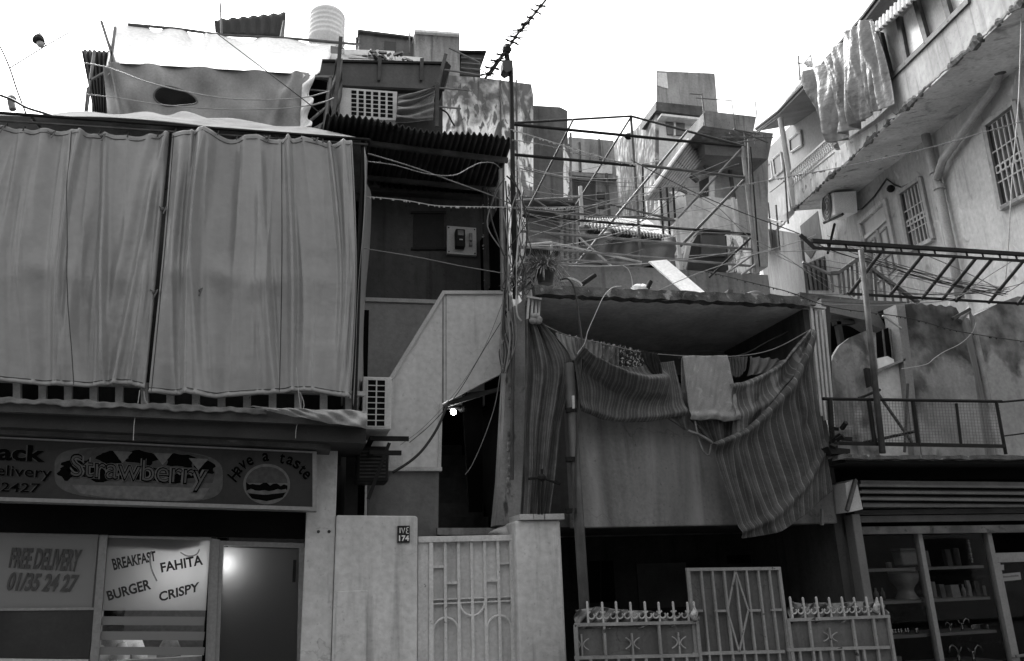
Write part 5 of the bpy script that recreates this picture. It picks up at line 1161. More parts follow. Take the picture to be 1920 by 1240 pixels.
# ================================================================== RIGHT SHOP
rsX = W(2120, 900, 8.7).x
rsp = thing('hardware_shop', 'shop with shelved display window under a black concrete slab', 'shop', (W(1760, 1240, 7.3).x, 7.3, 0))
zS = W(1750, 856, 7.0).z
rr = random.Random(15)
m = MB(); top = [(1572 + k * 12, 852 + rr.uniform(-1.5, 1.5) + (2 if k > 6 else 0)) for k in range(44)]; bot = [(1572 + k * 12, 861 + rr.uniform(-1.5, 1.5)) for k in range(44)]
m.pp(top + bot[::-1], 7.0, .1); m.build('slab_edge', edge_conc, rsp)
xs0 = W(1584, 856, 7.1).x
m = MB(); m.box(xs0, rsX, 7.1, 9.0, zS - .05, zS + .02); m.build('roof_slab', mat('black wet slab', .016, .8, .4, 4, streak=.4), rsp)
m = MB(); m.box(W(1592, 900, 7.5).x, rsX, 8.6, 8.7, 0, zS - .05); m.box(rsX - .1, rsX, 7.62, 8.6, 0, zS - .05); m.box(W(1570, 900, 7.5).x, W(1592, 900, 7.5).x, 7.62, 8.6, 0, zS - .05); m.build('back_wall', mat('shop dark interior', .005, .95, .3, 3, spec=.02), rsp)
m = MB(); m.pp([(1614, 901), (2260, 908), (2260, 950), (1618, 951)], 7.3, .4); hb_ = m.build('shutter_box', mat('shutter slats', .10, .5, .2, 3, streak=.2), rsp)
for k in range(3):
    y = 914 + k * 12.5
    m = MB(); m.pp([(1614 + k, y), (2260, y + 6), (2260, y + 9.5), (1614 + k, y + 3.5)], 7.285, .03); m.build('slat_groove', black, hb_)
    m = MB(); m.pp([(1612, y - 6), (2260, y), (2260, y + 4.5), (1612, y - 1.5)], 7.262, .05); m.build('slat_lip', mat('slat lip', .13, .5, .2, 3), hb_)
m = MB(); m.pp([(1585, 906), (1605, 898), (1618, 955), (1591, 961)], 7.24, .4); m.build('end_cap', white_metal, hb_)
m = MB(); m.bar(W(1604, 900, 7.22), W(1588, 958, 7.22), .035); m.build('end_strip', galv_dark, hb_)
for a, b, mt in ((957, 966, mat('lintel beam', .05, .7, .3, 3)), (968, 980, mat('lintel board', .075, .6, .3, 3, streak=.2)), (988, 1002, mat('lintel sheet', .10, .6, .5, 5, streak=.3, patch=(.02, .6, 7, .1)))):
    m = MB(); m.pp([(1602, a), (2260, a - 8), (2260, b - 8), (1602, b)], 7.45, .12); m.build('lintel', mt, rsp)
SYf = 7.55
def post(px, yt, w):
    a = W(px, yt, SYf); m = MB(); m.box(a.x - w, a.x + w, SYf - .03, SYf + .05, 0, a.z); return m.build('post', alum, rsp, bevel=.004)
m = MB(); a = W(1600, 965, 7.4); m.box(a.x - .05, a.x + .05, 7.36, 7.5, 0, a.z); m.build('corner_post', mat('corner post', .13, .5, .1, 3, streak=.2), rsp, bevel=.01)
post(1721, 1000, .028); post(1850, 995, .03)
px_l, px_m, px_r = W(1612, 1060, SYf).x, W(1728, 1060, SYf).x, W(1858, 1060, SYf).x
zsh = [W(1668, 1066, 7.65).z, W(1690, 1126, 7.65).z, W(1705, 1190, 7.65).z, W(1705, 1250, 7.65).z]
for k, z in enumerate(zsh):
    for a, b in ((px_l + .03, px_m - .03), (px_m + .03, px_r - .03)):
        m = MB(); m.box(a, b, 7.62, 8.1, z - .03, z); m.build('shelf', mat('shelf board', .13, .5, .1, 3), rsp)
m = MB(); m.box(px_l + .03, px_m - .028, SYf + .005, SYf + .012, .4, W(1660, 1004, SYf).z); wn = m.build('window', clear, rsp)
m = MB(); m.box(px_m + .028, px_r - .03, SYf + .005, SYf + .012, .4, W(1790, 1002, SYf).z); wn = m.build('window', clear, rsp)
zt1, zt2 = W(1890, 1040, SYf).z, W(1890, 1054, SYf).z
m = MB(); m.box(px_r + .03, rsX, SYf - .02, SYf + .04, zt2 - .002, zt1 + .02); m.build('transom', alum, rsp)
m = MB(); a = W(1868, 1060, SYf); m.box(a.x - .0, a.x + .05, SYf - .01, SYf + .04, 0, zt2 - .004); dr = m.build('door', alum, rsp); m = MB(); m.box(W(2000, 1060, SYf).x, W(2000, 1060, SYf).x + .06, SYf - .01, SYf + .04, 0, zt2 - .004); m.build('stile', alum, dr)
m = MB(); m.box(a.x + .052, W(2000, 1060, SYf).x - .002, SYf + .005, SYf + .012, .1, zt2 - .006); m.build('pane', clear, dr)
m = MB(); m.tube([W(1905, 1231, SYf - .05), W(1925, 1228, SYf - .06)], .014); m.ball(W(1900, 1232, SYf - .04), .018, 6); m.build('handle', galv, dr)
for lb, q_, dots in (('pale paper notice with small writing taped inside the shop door', [(1873, 1077), (1913, 1073), (1915, 1087), (1875, 1091)], True), ('small blank paper square taped above the notice on the shop door', [(1870, 1060), (1882, 1059), (1883, 1069), (1872, 1070)], False)):
    t = quadpix(q_, SYf - .004, .003).build('notice', mat('notice paper', .22, .8, .05), None); tag(t, lb, 'notice')
    if dots:
        rr = random.Random(6); m = MB()
        for k in range(9):
            x = 1878 + k * 3.7; y = 1083 - k * .35; h = rr.uniform(1.5, 3); m.pp([(x, y - h), (x + 1.8, y - h), (x + 2, y + 1), (x, y + 1)], SYf - .0065, .002)
        m.build('writing', ink, t)
# goods on the shelves
por = mat('glazed ceramic', .17, .25, .05, 3, bump=0, spec=.6)
def shelf_thing(nm, lb, cat, px, k, prof, mt, Y=7.8, sq=None, grp=None):
    c = Vector((W(px, [1066, 1126, 1190, 1250][k], Y).x, Y, zsh[k] + .001)); t = MB(); t.lathe(c, prof, 16); o = t.build(nm, mt, None, smooth=True); tag(o, lb, cat, grp); return o
c = Vector((W(1700, 1120, 7.85).x, 7.85, zsh[1] + .002))
t = thing('toilet_pan', 'pale ceramic toilet pan on the second shelf', 'toilet', c)
m = MB(); m.grid(lambda u, v: c + Vector((math.cos(u * 6.283) * lerp(.115, .105, 0) * sample([(1.0,), (.78,), (.6,), (.72,), (1.12,), (1.25,), (1.27,)], v)[0], math.sin(u * 6.283) * .16 * sample([(.9,), (.75,), (.65,), (.8,), (1.0,), (1.1,), (1.1,)], v)[0], v * .27)), 28, 20); m.build('bowl', por, t)
m = MB(); m.lathe(c + Vector((0, 0, .271)), [(.15, 0), (.155, .012), (.15, .022)], 24); m.build('seat', mat('toilet seat', .24, .4, .05), t, smooth=True)
c = Vector((W(1702, 1060, 7.85).x, 7.85, zsh[0] + .002)); t = thing('cistern', 'pale ceramic cistern on the top shelf above the toilet pan', 'cistern', c)
m = MB(); m.prism([c + Vector((-.11, -.07, .02)), c + Vector((.11, -.07, .02)), c + Vector((.13, -.08, .18)), c + Vector((-.13, -.08, .18))], (0, .16, 0)); m.build('tank', por, t, bevel=.02)
m = MB(); m.box(c.x - .135, c.x + .135, c.y - .085, c.y + .09, c.z + .181, c.z + .205); m.build('lid', por, t, bevel=.008)
g_dim = [mat('goods grey %d' % k, g, .5, .4, 9) for k, g in enumerate((.05, .09, .14, .2, .035))]
names = ['tin can', 'cardboard carton', 'plastic bottle', 'paint tin', 'narrow box', 'spray can']
rr = random.Random(44)
def goods(px, k, w_, h_, kind, g, lb, cat):
    Y = 7.72; x = W(px, [1066, 1126, 1190, 1250][k], Y).x; z = zsh[k] + .002; m = MB()
    if kind == 'box': m.prism([(x - w_, Y, z), (x + w_, Y, z), (x + w_ * .97, Y + .01, z + h_), (x - w_ * .97, Y + .01, z + h_)], (0, w_ * 1.6, 0)); m.box(x - w_ * .7, x + w_ * .7, Y - .003, Y - .0005, z + h_ * .3, z + h_ * .75)
    elif kind == 'can': m.lathe((x, Y + w_, z), [(w_ * .94, 0), (w_, .006), (w_, h_ * .94), (w_ * .9, h_), (w_ * .2, h_ + .002)], 14)
    else: m.lathe((x, Y + w_, z), [(w_, 0), (w_, h_ * .6), (w_ * .4, h_ * .8), (w_ * .4, h_), (.002, h_ + .002)], 12)
    tag(m.build({'box': 'carton', 'can': 'tin', 'bottle': 'bottle'}[kind], g_dim[g], None, smooth=kind != 'box'), lb, cat, 'goods in the shop window')
goods(1742, 1, .03, .13, 'bottle', 1, 'dim bottle, leftmost on the second shelf of the right bay', 'bottle')
goods(1757, 1, .035, .17, 'can', 2, 'tall grey tin second from the left on the second shelf', 'tin')
goods(1772, 1, .032, .14, 'box', 1, 'short dim carton between the tall tin and the wide carton', 'carton')
goods(1796, 1, .055, .13, 'box', 2, 'wide grey carton in the middle of the second shelf', 'carton')
goods(1813, 1, .022, .13, 'bottle', 3, 'pale slim bottle right of the wide carton', 'bottle')
goods(1823, 1, .02, .17, 'box', 3, 'narrow upright pale carton on the second shelf', 'carton')
goods(1838, 1, .028, .16, 'box', 4, 'very dark carton near the right end of the second shelf', 'carton')
goods(1852, 1, .016, .11, 'can', 3, 'small pale can at the right end of the second shelf', 'tin')
goods(1742, 0, .035, .17, 'box', 1, 'dim carton at the left of the top right shelf', 'carton')
goods(1784, 0, .035, .18, 'box', 4, 'dark carton in the middle of the top right shelf', 'carton')
goods(1802, 0, .04, .19, 'can', 4, 'dark tall tin on the top right shelf', 'tin')
goods(1671, 0, .03, .06, 'can', 1, 'little dim tin alone on the top left shelf', 'tin')
goods(1648, 1, .028, .13, 'bottle', 1, 'left of two dim bottles behind the gate finials', 'bottle')
goods(1660, 1, .022, .13, 'bottle', 1, 'right of two dim bottles behind the gate finials', 'bottle')
goods(1690, 3, .05, .09, 'can', 1, 'dim squat tin low in the left bay', 'tin')
chrome = mat('chrome', .28, .12, .05, 3, metal=1, bump=0)
def tap(px, py, s, lb, flip=1):
    c = W(px, py, 7.75); t = thing('tap', lb, 'tap', c, 'taps in the shop window')
    k = 2 if py < 1195 else 3; c = Vector((c.x, c.y, zsh[k] + .001)); t.location = c
    m = MB(); m.lathe(c, [(.02 * s, 0), (.014 * s, .02 * s), (.014 * s, .07 * s), (.02 * s, .09 * s), (.004, .1 * s)], 12); m.build('body', chrome, t, smooth=True)
    m = MB(); m.tube([c + Vector((flip * s * x, -.02, s * z)) for x, z in ((0, .06), (.02, .12), (.06, .155), (.10, .14), (.115, .09))], .009 * s, 8); m.build('spout', chrome, t, smooth=True)
    m = MB(); m.bar(c + Vector((-flip * .03 * s, 0, .095 * s)), c + Vector((-flip * .05 * s, 0, .13 * s)), .012); m.build('lever', chrome, t)
tap(1806, 1188, .8, 'chrome tap lying at the middle of the third shelf', 1); tap(1783, 1188, .6, 'small chrome tap at the left of the third right shelf', -1)
tap(1798, 1236, 1.1, 'tall curved chrome tap, left of the two on the lowest shelf', -1); tap(1826, 1236, 1.0, 'tall curved chrome tap, right of the two on the lowest shelf', 1)
m = MB(); m.box(W(1826, 1172, 7.7).x, W(1858, 1172, 7.7).x, 7.72, 7.76, zsh[2] + .05, zsh[2] + .058); m.box(W(1826, 1172, 7.7).x, W(1858, 1172, 7.7).x, 7.74, 7.75, zsh[2], zsh[2] + .05); tag(m.build('rack', chrome, None), 'thin bright chrome rack at the right of the third shelf', 'rack')
rr = random.Random(5); c0 = zsh[2]
for k in range(8):
    m = MB(); x = W(1680 + k * 6.5, 1188, 7.7).x; m.lathe((x, 7.7 + rr.uniform(0, .08), c0 + .001), [(.014, 0), (.018, .02), (.008, .035), (.012, .05), (.003, .055)], 8)
    tag(m.build('fitting', chrome, None, smooth=True), 'tiny chrome fitting, one of the row on the third left shelf', 'pipe fitting', 'row of chrome fittings')
t = thing('hanging_chain', 'string of shiny fittings hanging from the top right shelf bay', 'chain', W(1816, 1010, 7.66))
for k in range(9):
    m = MB(); m.ball(W(1816 + k * .9, 1014 + k * 5, 7.66), .013 if k % 2 else .009, 6, (1, 1, 1.3)); m.build('link', mat('dull chain', .3, .4, .4, 20), t)

# ================================================================== MESH RAILING ON THE SLAB
mr = thing('mesh_railing', 'dark iron railing with wire mesh along the slab over the right shop', 'railing', W(1720, 840, 7.1))
m = MB(); m.tube(L2((1543, 748), (1878, 753), 7.1), .018, 8); m.build('top_rail', iron, mr); m = MB(); m.bar(*L2((1556, 831), (1884, 837), 7.1), .035); m.build('bottom_rail', iron, mr)
for a, b, w_ in (((1556, 748), (1562, 850), .028), ((1629, 752), (1640, 832), .024), ((1712, 754), (1722, 834), .024), ((1793, 757), (1802, 835), .016), ((1868, 754), (1886, 852), .018)):
    m = MB(); m.tube(L2(a, b, 7.1), w_, 8); m.build('post', iron, mr)
m = MB(); wmesh = iron
for k in range(54):
    m.tube(L2((1558 + k * 5.75, 752), (1563 + k * 5.85, 832), 7.11), .0022, 3)
for k in range(14):
    y = 756 + k * 5.7; m.tube(L2((1556, y), (1876, y + 4), 7.112), .0022, 3)
m.build('wire_mesh', galv_dark, mr)
m = MB(); m.tube(L2((1620, 830), (1722, 808), 7.2), .016); m.build('brace', iron, mr)
m = MB(); m.tube(L2((1878, 754), (1935, 749), 7.1), .012); m.build('side_rail', iron, mr)
m = MB(); m.tube(L2((1880, 818), (1935, 811), 7.1), .008); m.build('side_wire', iron, mr)
rr = random.Random(77); t = thing('iron_scrap', 'heap of dark iron scrap at the left foot of the mesh railing', 'scrap heap', W(1568, 848, 7.0))
for k in range(9):
    a = W(rr.uniform(1556, 1582), rr.uniform(800, 845), 7.0); m = MB(); m.bar(a, a + Vector((rr.uniform(-.1, .12), rr.uniform(-.1, .1), rr.uniform(-.06, .08))), .035); m.build('piece', iron, t)
m = MB(); m.pp([(1552, 838), (1594, 842), (1594, 850), (1560, 852)], 7.0, .2); m.build('plate', iron, t)
# ---- roof truss and its post
tr = thing('roof_truss', 'bare dark iron roof truss jutting over the mesh railing', 'truss', W(1655, 845, 7.25))
def tb(a, b, Ya, Yb=None, r=.02, nm='bar', mt=None):
    m = MB(); p, q_ = L2(a, b, Ya, Yb); m.bar(p, q_, r * 2); return m.build(nm, mt or iron, tr)
tb((1522, 452), (1990, 482), 7.3, r=.022, nm='top_chord'); tb((1526, 465), (1990, 494), 7.3, r=.014, nm='bottom_chord'); tb((1500, 440), (1528, 466), 7.3, r=.016, nm='end_bar')
tb((1588, 551), (1990, 574), 8.3, r=.014, nm='rear_beam')
for x in (1551, 1585, 1620, 1654, 1688, 1721, 1751, 1811, 1841, 1873, 1904):
    y = 453 + (x - 1522) * .064; tb((x, y), (x + 4, y + 13), 7.3, r=.008, nm='web')
for a, b in (((1653, 472), (1593, 551)), ((1731, 477), (1667, 556)), ((1791, 481), (1729, 560)), ((1830, 484), (1767, 562)), ((1860, 486), (1793, 565)), ((1919, 489), (1854, 568)), ((1975, 492), (1908, 571))):
    m = MB(); m.tube(L2(a, b, 7.3, 8.3), .022, 8); m.build('rafter', rust, tr)
m = MB(); m.tube(L2((1614, 470), (1655, 850), 7.05), .032, 10); m.build('post', mat('rusted post', .06, .5, .5, 8, streak=.4), tr, smooth=True)
m = MB(); m.pp([(1624, 690), (1640, 692), (1640, 720), (1630, 726)], 7.25, .05); m.build('cleat', iron, tr)
m = MB(); m.tube(L2((1610, 747), (1650, 731), 7.18), .016); m.build('stub', iron, tr)

# ================================================================== SMALL HOUSE BEHIND THE RAILING
ho = thing('low_house', 'low crumbling house with a barred window and stained walls behind the mesh railing', 'house', W(1720, 850, 8.6))
m = MB(); m.pp([(1556, 690), (1562, 668), (1574, 648), (1594, 633), (1622, 621), (1642, 624), (1646, 700), (1650, 868), (1556, 868)], 8.6, .05); m.build('curved_wall', mat('blotchy wall', .21, .85, .2, 2.0, streak=.15, patch=[(.08, .50, 2.6, .15), (.36, .62, 4, .1)], grime=.4), ho)
m = MB(); m.pp([(1645, 698), (1700, 676), (1712, 700), (1730, 868), (1650, 868)], 8.6, .2); m.build('front_wall', mat('limewashed wall', .5, .85, .08, 1.5, streak=.1, patch=(.3, .66, 5, .08), grime=.2), ho)
m = MB(); m.pp([(1640, 626), (1688, 604), (1702, 674), (1646, 698)], 8.7, .1); wn = m.build('window', black, ho)
for x in (1655, 1669, 1681):
    m = MB(); m.tube(L2((x, 618), (x + 6, 680), 8.62), .014); m.build('bar', galv_dark, wn)
m = MB(); m.pp([(1646, 672), (1664, 668), (1676, 674), (1677, 682), (1648, 694)], 8.58, .03); m.build('board', white_wall, wn)
m = MB(); m.pp([(1646, 692), (1698, 672), (1698, 676), (1647, 697)], 8.5, .15); m.build('sill', concrete, wn)
m = MB(); m.pp([(1680, 571), (1696, 569), (1712, 700), (1728, 868), (1716, 868), (1694, 676)], 8.5, .25); m.build('pillar', mat('pale pillar', .26, .85, .15, 2, streak=.35), ho)
m = MB(); pts = [(1696, 570)] + [(1696 + k * 4.6, 568 + k * .35 + 1.8 * math.sin(k * 1.6)) for k in range(1, 22)] + [(1800, 590), (1826, 700), (1850, 868), (1730, 868), (1712, 700)]
m.pp(pts, 8.52, .25); m.build('stained_wall', stain_wall, ho)
m = MB(); m.add([W(1798, 588, 8.52), W(1818, 600, 9.2), W(1848, 700, 9.2), W(1872, 868, 9.2), W(1850, 868, 8.52), W(1826, 700, 8.52)], [[0, 1, 2, 3, 4, 5]]); m.build('return_wall', mat('return wall', .2, .85, .2, 2, streak=.3), ho, solid=.02)
m = MB(); m.pp([(1814, 610), (1826, 592), (1874, 568), (1908, 556), (1990, 560), (1990, 868), (1868, 868), (1838, 690)], 9.0, .3); m.build('gable_wall', mat('stained gable', .38, .85, .15, 1.6, streak=.15, patch=[(.22, .6, 3, .2)], ztop=(4.15, .25, .07)), ho)
m = MB(); m.tube([W(1800, 602, 8.5), W(1817, 580, 8.5), W(1822, 594, 8.5), W(1845, 700, 8.5), W(1874, 860, 8.5)], .035, 10); m.build('pipe', mat('pale wall pipe', .28, .5, .3, 5, streak=.3), ho)
m = MB(); m.bar(W(1786, 598, 8.4), W(1818, 580, 8.4), .04); m.build('rafter', galv_dark, ho)
m = MB(); m.pp([(1540, 560), (1700, 566), (1700, 590), (1660, 580), (1645, 585), (1660, 612), (1690, 626), (1690, 640), (1620, 600), (1540, 582)], 8.9, .3); m.build('stair_soffit', mat('stair soffit', .13, .85, .25, 2), ho)
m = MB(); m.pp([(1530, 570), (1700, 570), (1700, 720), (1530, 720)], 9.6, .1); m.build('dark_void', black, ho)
for a, b in (((1570, 604), (1580, 660)), ((1562, 606), (1600, 604)), ((1590, 600), (1625, 570))):
    m = MB(); m.bar(*L2(a, b, 9.0), .07); m.build('post', dark_wall, ho)
m = MB(); m.bar(*L2((1655, 592), (1690, 616), 8.5), .02); m.build('white_strip', white_metal, ho)
m = MB(); m.tube(L2((1628, 712), (1710, 830), 8.3), .02); m.build('stick', wood, ho); m = MB(); m.tube(L2((1702, 720), (1696, 848), 8.3), .018); m.build('stick', wood, ho)

# ================================================================== TALL RIGHT HAND HOUSE
dv = ray(1110, 705)
p0 = ray(1920, 300); p0 = EYE + p0 * (8.9 / p0.y)
RBP = Plane(p0, (dv.x, dv.y))
if RBP.n.dot(EYE - RBP.p) < 0: RBP.n = -RBP.n
H = RBP.hit
rbt = thing('alley_house', 'tall rendered house rising up the alley at the right, with an enclosed balcony', 'building', (p0.x, p0.y, 0))
def rbp(pix, off=0., th=.12, mb=None):
    mb = mb or MB(); mb.prism([H(x, y, off) for x, y in pix], -RBP.n * th); return mb
rb_wall = mat('alley house render', .41, .88, .12, .8, streak=.12, grime=.22, patch=[(.34, .56, (.9, .9, .7), .2), (.20, .62, 2.0, .1), (.6, .64, 3.2, .08)], bump=.3)
rb_band = mat('alley balcony render', .33, .88, .15, .7, streak=.2, grime=.3)
rbp([(1490, 330), (1700, 140), (2060, -260), (2140, 640), (2000, 960), (1450, 900), (1424, 470), (1490, 400)], 0, .3).build('wall', rb_wall, rbt)
# upper wall far part (open gallery behind the railing)
rbp([(1420, 300), (1545, 170), (1700, 60), (1700, 190), (1490, 400), (1420, 460)], -.25, .3).build('upper_wall', mat('alley upper wall', .24, .85, .1, .8), rbt)
BO = 1.15
edge = [(1490, 393), (1520, 366), (1560, 328), (1600, 292), (1640, 254), (1681, 217), (1720, 180), (1776, 129), (1830, 80), (1878, 37), (1930, -10), (2060, -130)]
rr = random.Random(19)
m = MB(); lower = [(x + rr.uniform(-2, 2), y + rr.uniform(-2.5, 2.5)) for x, y in edge]
rbp([(1490, 345), (1560, 280), (1640, 225), (1671, 196)] + [(1671, 146), (1701, 117), (1739, 78), (1783, 36), (1817, 0), (1900, -90), (2060, -270)] + [(2060, -130)] + lower[::-1][1:], BO, .12, m); m.build('balcony_band', rb_band, rbt)
# soffit of the balcony
m = MB(); A_ = [H(x, y, BO) for x, y in edge]; B_ = [p - RBP.n * (BO + .05) for p in A_]
n_ = len(A_); m.add(A_ + B_, [[k, k + 1, n_ + k + 1, n_ + k] for k in range(n_ - 1)]); m.build('soffit', mat('alley soffit', .50, .85, .2, 1.2, patch=[(.10, .62, 1.4, .15), (.18, .62, 4, .1)], grime=.3), rbt, solid=.08)
m = MB(); ring = []; rr = random.Random(20); N_ = 150
for k in range(N_):
    t = k / (N_ - 1); a = sample(edge, t); b_ = max(.012, .025 + .045 * (math.sin(t * 23) * math.sin(t * 57 + 1)) + rr.uniform(-.02, .05)); c = H(a[0], a[1], BO + .0) + Vector((0, 0, rr.uniform(-.02, .02)))
    for q_ in range(6):
        an = q_ * math.pi / 3; ring.append(c + RBP.n * b_ * .7 * math.cos(an) + Vector((0, 0, b_ * math.sin(an))))
m.add(ring, [[k * 6 + q_, k * 6 + (q_ + 1) % 6, (k + 1) * 6 + (q_ + 1) % 6, (k + 1) * 6 + q_] for k in range(N_ - 1) for q_ in range(6)])
m.build('broken_edge', mat('spalled edge', .10, .9, .6, 12, bump=1.), rbt)
rbp([(1490, 346), (1560, 283), (1660, 222), (1672, 212), (1681, 217), (1560, 328), (1490, 391)], BO + .015, .02).build('pale_slab_face', mat('flaking white edge', .55, .85, .3, 3, streak=.3, patch=(.12, .58, 4, .1)), rbt)
# enclosure above the band
rbp([(1648, 62), (1720, 0), (1850, -130), (2060, -360), (2060, -262), (1900, -88), (1817, 4), (1783, 40), (1739, 82), (1701, 121), (1671, 150)], BO - .08, .08).build('enclosure_wall', mat('enclosure board', .42, .7, .1, 1.5, streak=.2), rbt)
wn = rbp([(1688, 36), (1719, 4), (1738, 76), (1702, 114)], BO - .05, .02).build('window', mat('sky lit pane', .55, .15, .5, 1.6, spec=1.), rbt)
for a, b in (((1651, 64), (1671, 148)), ((1686, 34), (1702, 118)), ((1717, -2), (1740, 80)), ((1771, -6), (1784, 38)), ((1671, 148), (1740, 80)), ((1740, 80), (1820, 0))):
    m = MB(); m.bar(H(*a, BO + .0), H(*b, BO + .0), .09); m.build('mullion', galv_dark, wn)
q = MB(); P = [H(1632, 60, BO + .1), H(1700, -8, BO + .1), H(1722, 4, BO + .35), H(1652, 66, BO + .35)]; nn = (P[1] - P[0]).cross(P[3] - P[0]).normalized()
P = [H(1640, 46, BO - .05), H(1730, -42, BO - .05), H(1730, -14, BO + .3), H(1640, 64, BO + .3)]
q.grid(lambda u, v: (P[0] * (1 - u) + P[1] * u) * (1 - v) + (P[3] * (1 - u) + P[2] * u) * v + nn * .03 * math.sin(u * 12 * 6.283), 96, 4); q.build('window_hood', mat('hood iron', .32, .5, .2, 3), rbt, solid=.02)
# roof over the gallery
m = MB(); A_ = [H(1418, 244, 1.0), H(1460, 212, 1.0), H(1538, 131, 1.0), H(1622, 33, 1.0), H(1700, -70, 1.0)]; B_ = [p - RBP.n * 1.5 + Vector((0, 0, .15)) for p in A_]
m.add(A_ + B_, [[k, k + 1, 6 + k, 5 + k] for k in range(4)]); m.build('gallery_roof', mat('gallery roof underside', .16, .8, .2, 1.5), rbt, solid=.1)
m = MB(); m.tube([p + Vector((0, 0, .05)) for p in A_], .05); m.build('roof_edge', iron, rbt)
m = MB(); m.tube([H(1463, 222, .95), H(1490, 388, .95)], .08, 10); m.build('gallery_post', white_metal, rbt)
for q_ in ([(1480, 262), (1501, 245), (1504, 272), (1482, 286)], [(1449, 298), (1464, 286), (1468, 318), (1453, 330)], [(1435, 312), (1445, 303), (1449, 334), (1439, 340)]):
    wn = rbp(q_, -.22, .06).build('window', mid_wall if False else mat('gallery window', .035, .5, .3), rbt)
    m = MB(); ps = [H(x, y, -.2) for x, y in q_]; [m.bar(ps[k], ps[(k + 1) % 4], .06) for k in range(4)]; m.build('frame', pale_wall, wn)
# wrought railing
m = MB(); m.bar(H(1483, 322, BO), H(1562, 252, BO), .05); m.bar(H(1486, 349, BO), H(1566, 286, BO), .05); rl = m.build('railing', white_metal, rbt)
for k in range(22):
    t = (k + .5) / 22; a = H(lerp(1483, 1562, t), lerp(322, 252, t), BO); b = H(lerp(1486, 1566, t), lerp(349, 286, t), BO); d_ = RBP.u * .09
    m = MB(); m.tube([a, a.lerp(b, .25) + d_ * .8, a.lerp(b, .5), a.lerp(b, .75) - d_ * .8, b], .018, 5); m.tube([a + d_, a.lerp(b, .3) + d_ * .2, a.lerp(b, .45) + d_ * 1.1], .014, 5); m.build('scroll', white_metal, rl)
# lower windows
def barred(pix, nb, nm_lb, mesh=True):
    wn = rbp(pix, .012, .01).build('window', mat('alley window dark', .02, .4, .3), rbt, label=nm_lb)
    tl, tr_, br, bl = [Vector((x, y, 0)) for x, y in pix]
    m = MB(); ex = 1.10
    cpt = (tl + tr_ + br + bl) / 4
    fr_ = [cpt + (p - cpt) * ex for p in (tl, tr_, br, bl)]
    for k in range(4):
        a, b = fr_[k], fr_[(k + 1) % 4]; m.bar(H(a.x, a.y, .03), H(b.x, b.y, .03), .11, .08)
    m.build('frame', rb_band, wn)
    for k in range(1, nb):
        a = tl.lerp(tr_, k / nb); b = bl.lerp(br, k / nb); m = MB(); m.tube([H(a.x, a.y, .06), H(b.x, b.y, .06)], .016, 5); m.build('bar', white_metal, wn)
    for v in (.33, .52, .60, .72):
        a = tl.lerp(bl, v); b = tr_.lerp(br, v); m = MB(); m.tube([H(a.x, a.y, .065), H(b.x, b.y, .065)], .014, 5); m.build('cross_bar', white_metal, wn)
    for k in range(nb):
        a = tl.lerp(tr_, (k + .5) / nb); b = bl.lerp(br, (k + .5) / nb); p = a.lerp(b, .56); c = H(p.x, p.y, .06)
        m = MB(); m.tube([c + (RBP.u * math.cos(t) + Vector((0, 0, 1)) * math.sin(t)) * .07 for t in [j * .63 for j in range(11)]], .012, 5); m.build('ring', white_metal, wn)
    for v0, v1, g in ((.02, .48, .0), (.55, .97, .0)):
        pp_ = [tl.lerp(tr_, .45).lerp(bl.lerp(br, .45), v0), tl.lerp(tr_, .97).lerp(bl.lerp(br, .97), v0), tl.lerp(tr_, .97).lerp(bl.lerp(br, .97), v1), tl.lerp(tr_, .45).lerp(bl.lerp(br, .45), v1)]
        rbp([(p.x, p.y) for p in pp_], .026, .012).build('shutter_leaf', mat('window shutter', .06, .7, .3, 4), wn)
barred([(1690, 366), (1726, 340), (1748, 444), (1708, 464)], 6, 'small barred window beside the down pipe')
barred([(1852, 240), (1904, 200), (1935, 355), (1880, 383)], 6, 'large barred window near the picture edge')
rbp([(1874, 388), (1940, 352), (1941, 358), (1876, 394)], .1, .2).build('sill', concrete, rbt)
# door with panels and fanlight
dr = rbp([(1618, 421), (1660, 382), (1686, 512), (1646, 548)], .012, .01).build('door', mat('pale door', .42, .6, .1, 3, streak=.1), rbt)
m = MB(); q_ = [(1613, 418), (1661, 375), (1689, 512), (1648, 552)]; ps = [H(x, y, .03) for x, y in q_]; [m.bar(ps[k], ps[(k + 1) % 4], .13, .1) for k in (0, 1, 3)]; m.build('frame', pale_wall, dr)
m = MB(); m.bar(H(1624, 446, .02), H(1666, 408, .02), .09); m.bar(H(1645, 430, .02), H(1668, 530, .02), .07); m.build('rail', white_metal, dr)
for q_ in ([(1630, 455), (1640, 446), (1646, 478), (1636, 486)], [(1650, 437), (1662, 426), (1668, 458), (1656, 468)], [(1640, 500), (1650, 492), (1656, 522), (1646, 530)], [(1660, 484), (1672, 474), (1678, 504), (1668, 514)]):
    ps = [H(x, y, .02) for x, y in q_]; m = MB(); [m.bar(ps[k], ps[(k + 1) % 4], .05, .04) for k in range(4)]; m.build('panel', mat('door moulding', .24, .6), dr)
rbp([(1500, 424), (1533, 396), (1541, 452), (1520, 486), (1507, 470)], .012, .01).build('opening', mat('alley opening', .05, .8, .4, 3, streak=.3), rbt)
rbp([(1506, 497), (1546, 480), (1553, 545), (1516, 545)], .014, .01).build('lower_door', mat('alley lower door', .05, .8, .4, 3), rbt)
m = MB(); [m.bar(H(1510 + k * 9, 496 - k * 3, .1), H(1518 + k * 8, 544, .1), .04) for k in range(5)]; m.build('lower_grille', galv_dark, rbt)
rbp([(1440, 430), (1500, 440), (1512, 560), (1440, 560), (1424, 470)], .9, .08).build('alley_parapet', mat('alley parapet render', .16, .85, .15, 1, streak=.3), rbt)
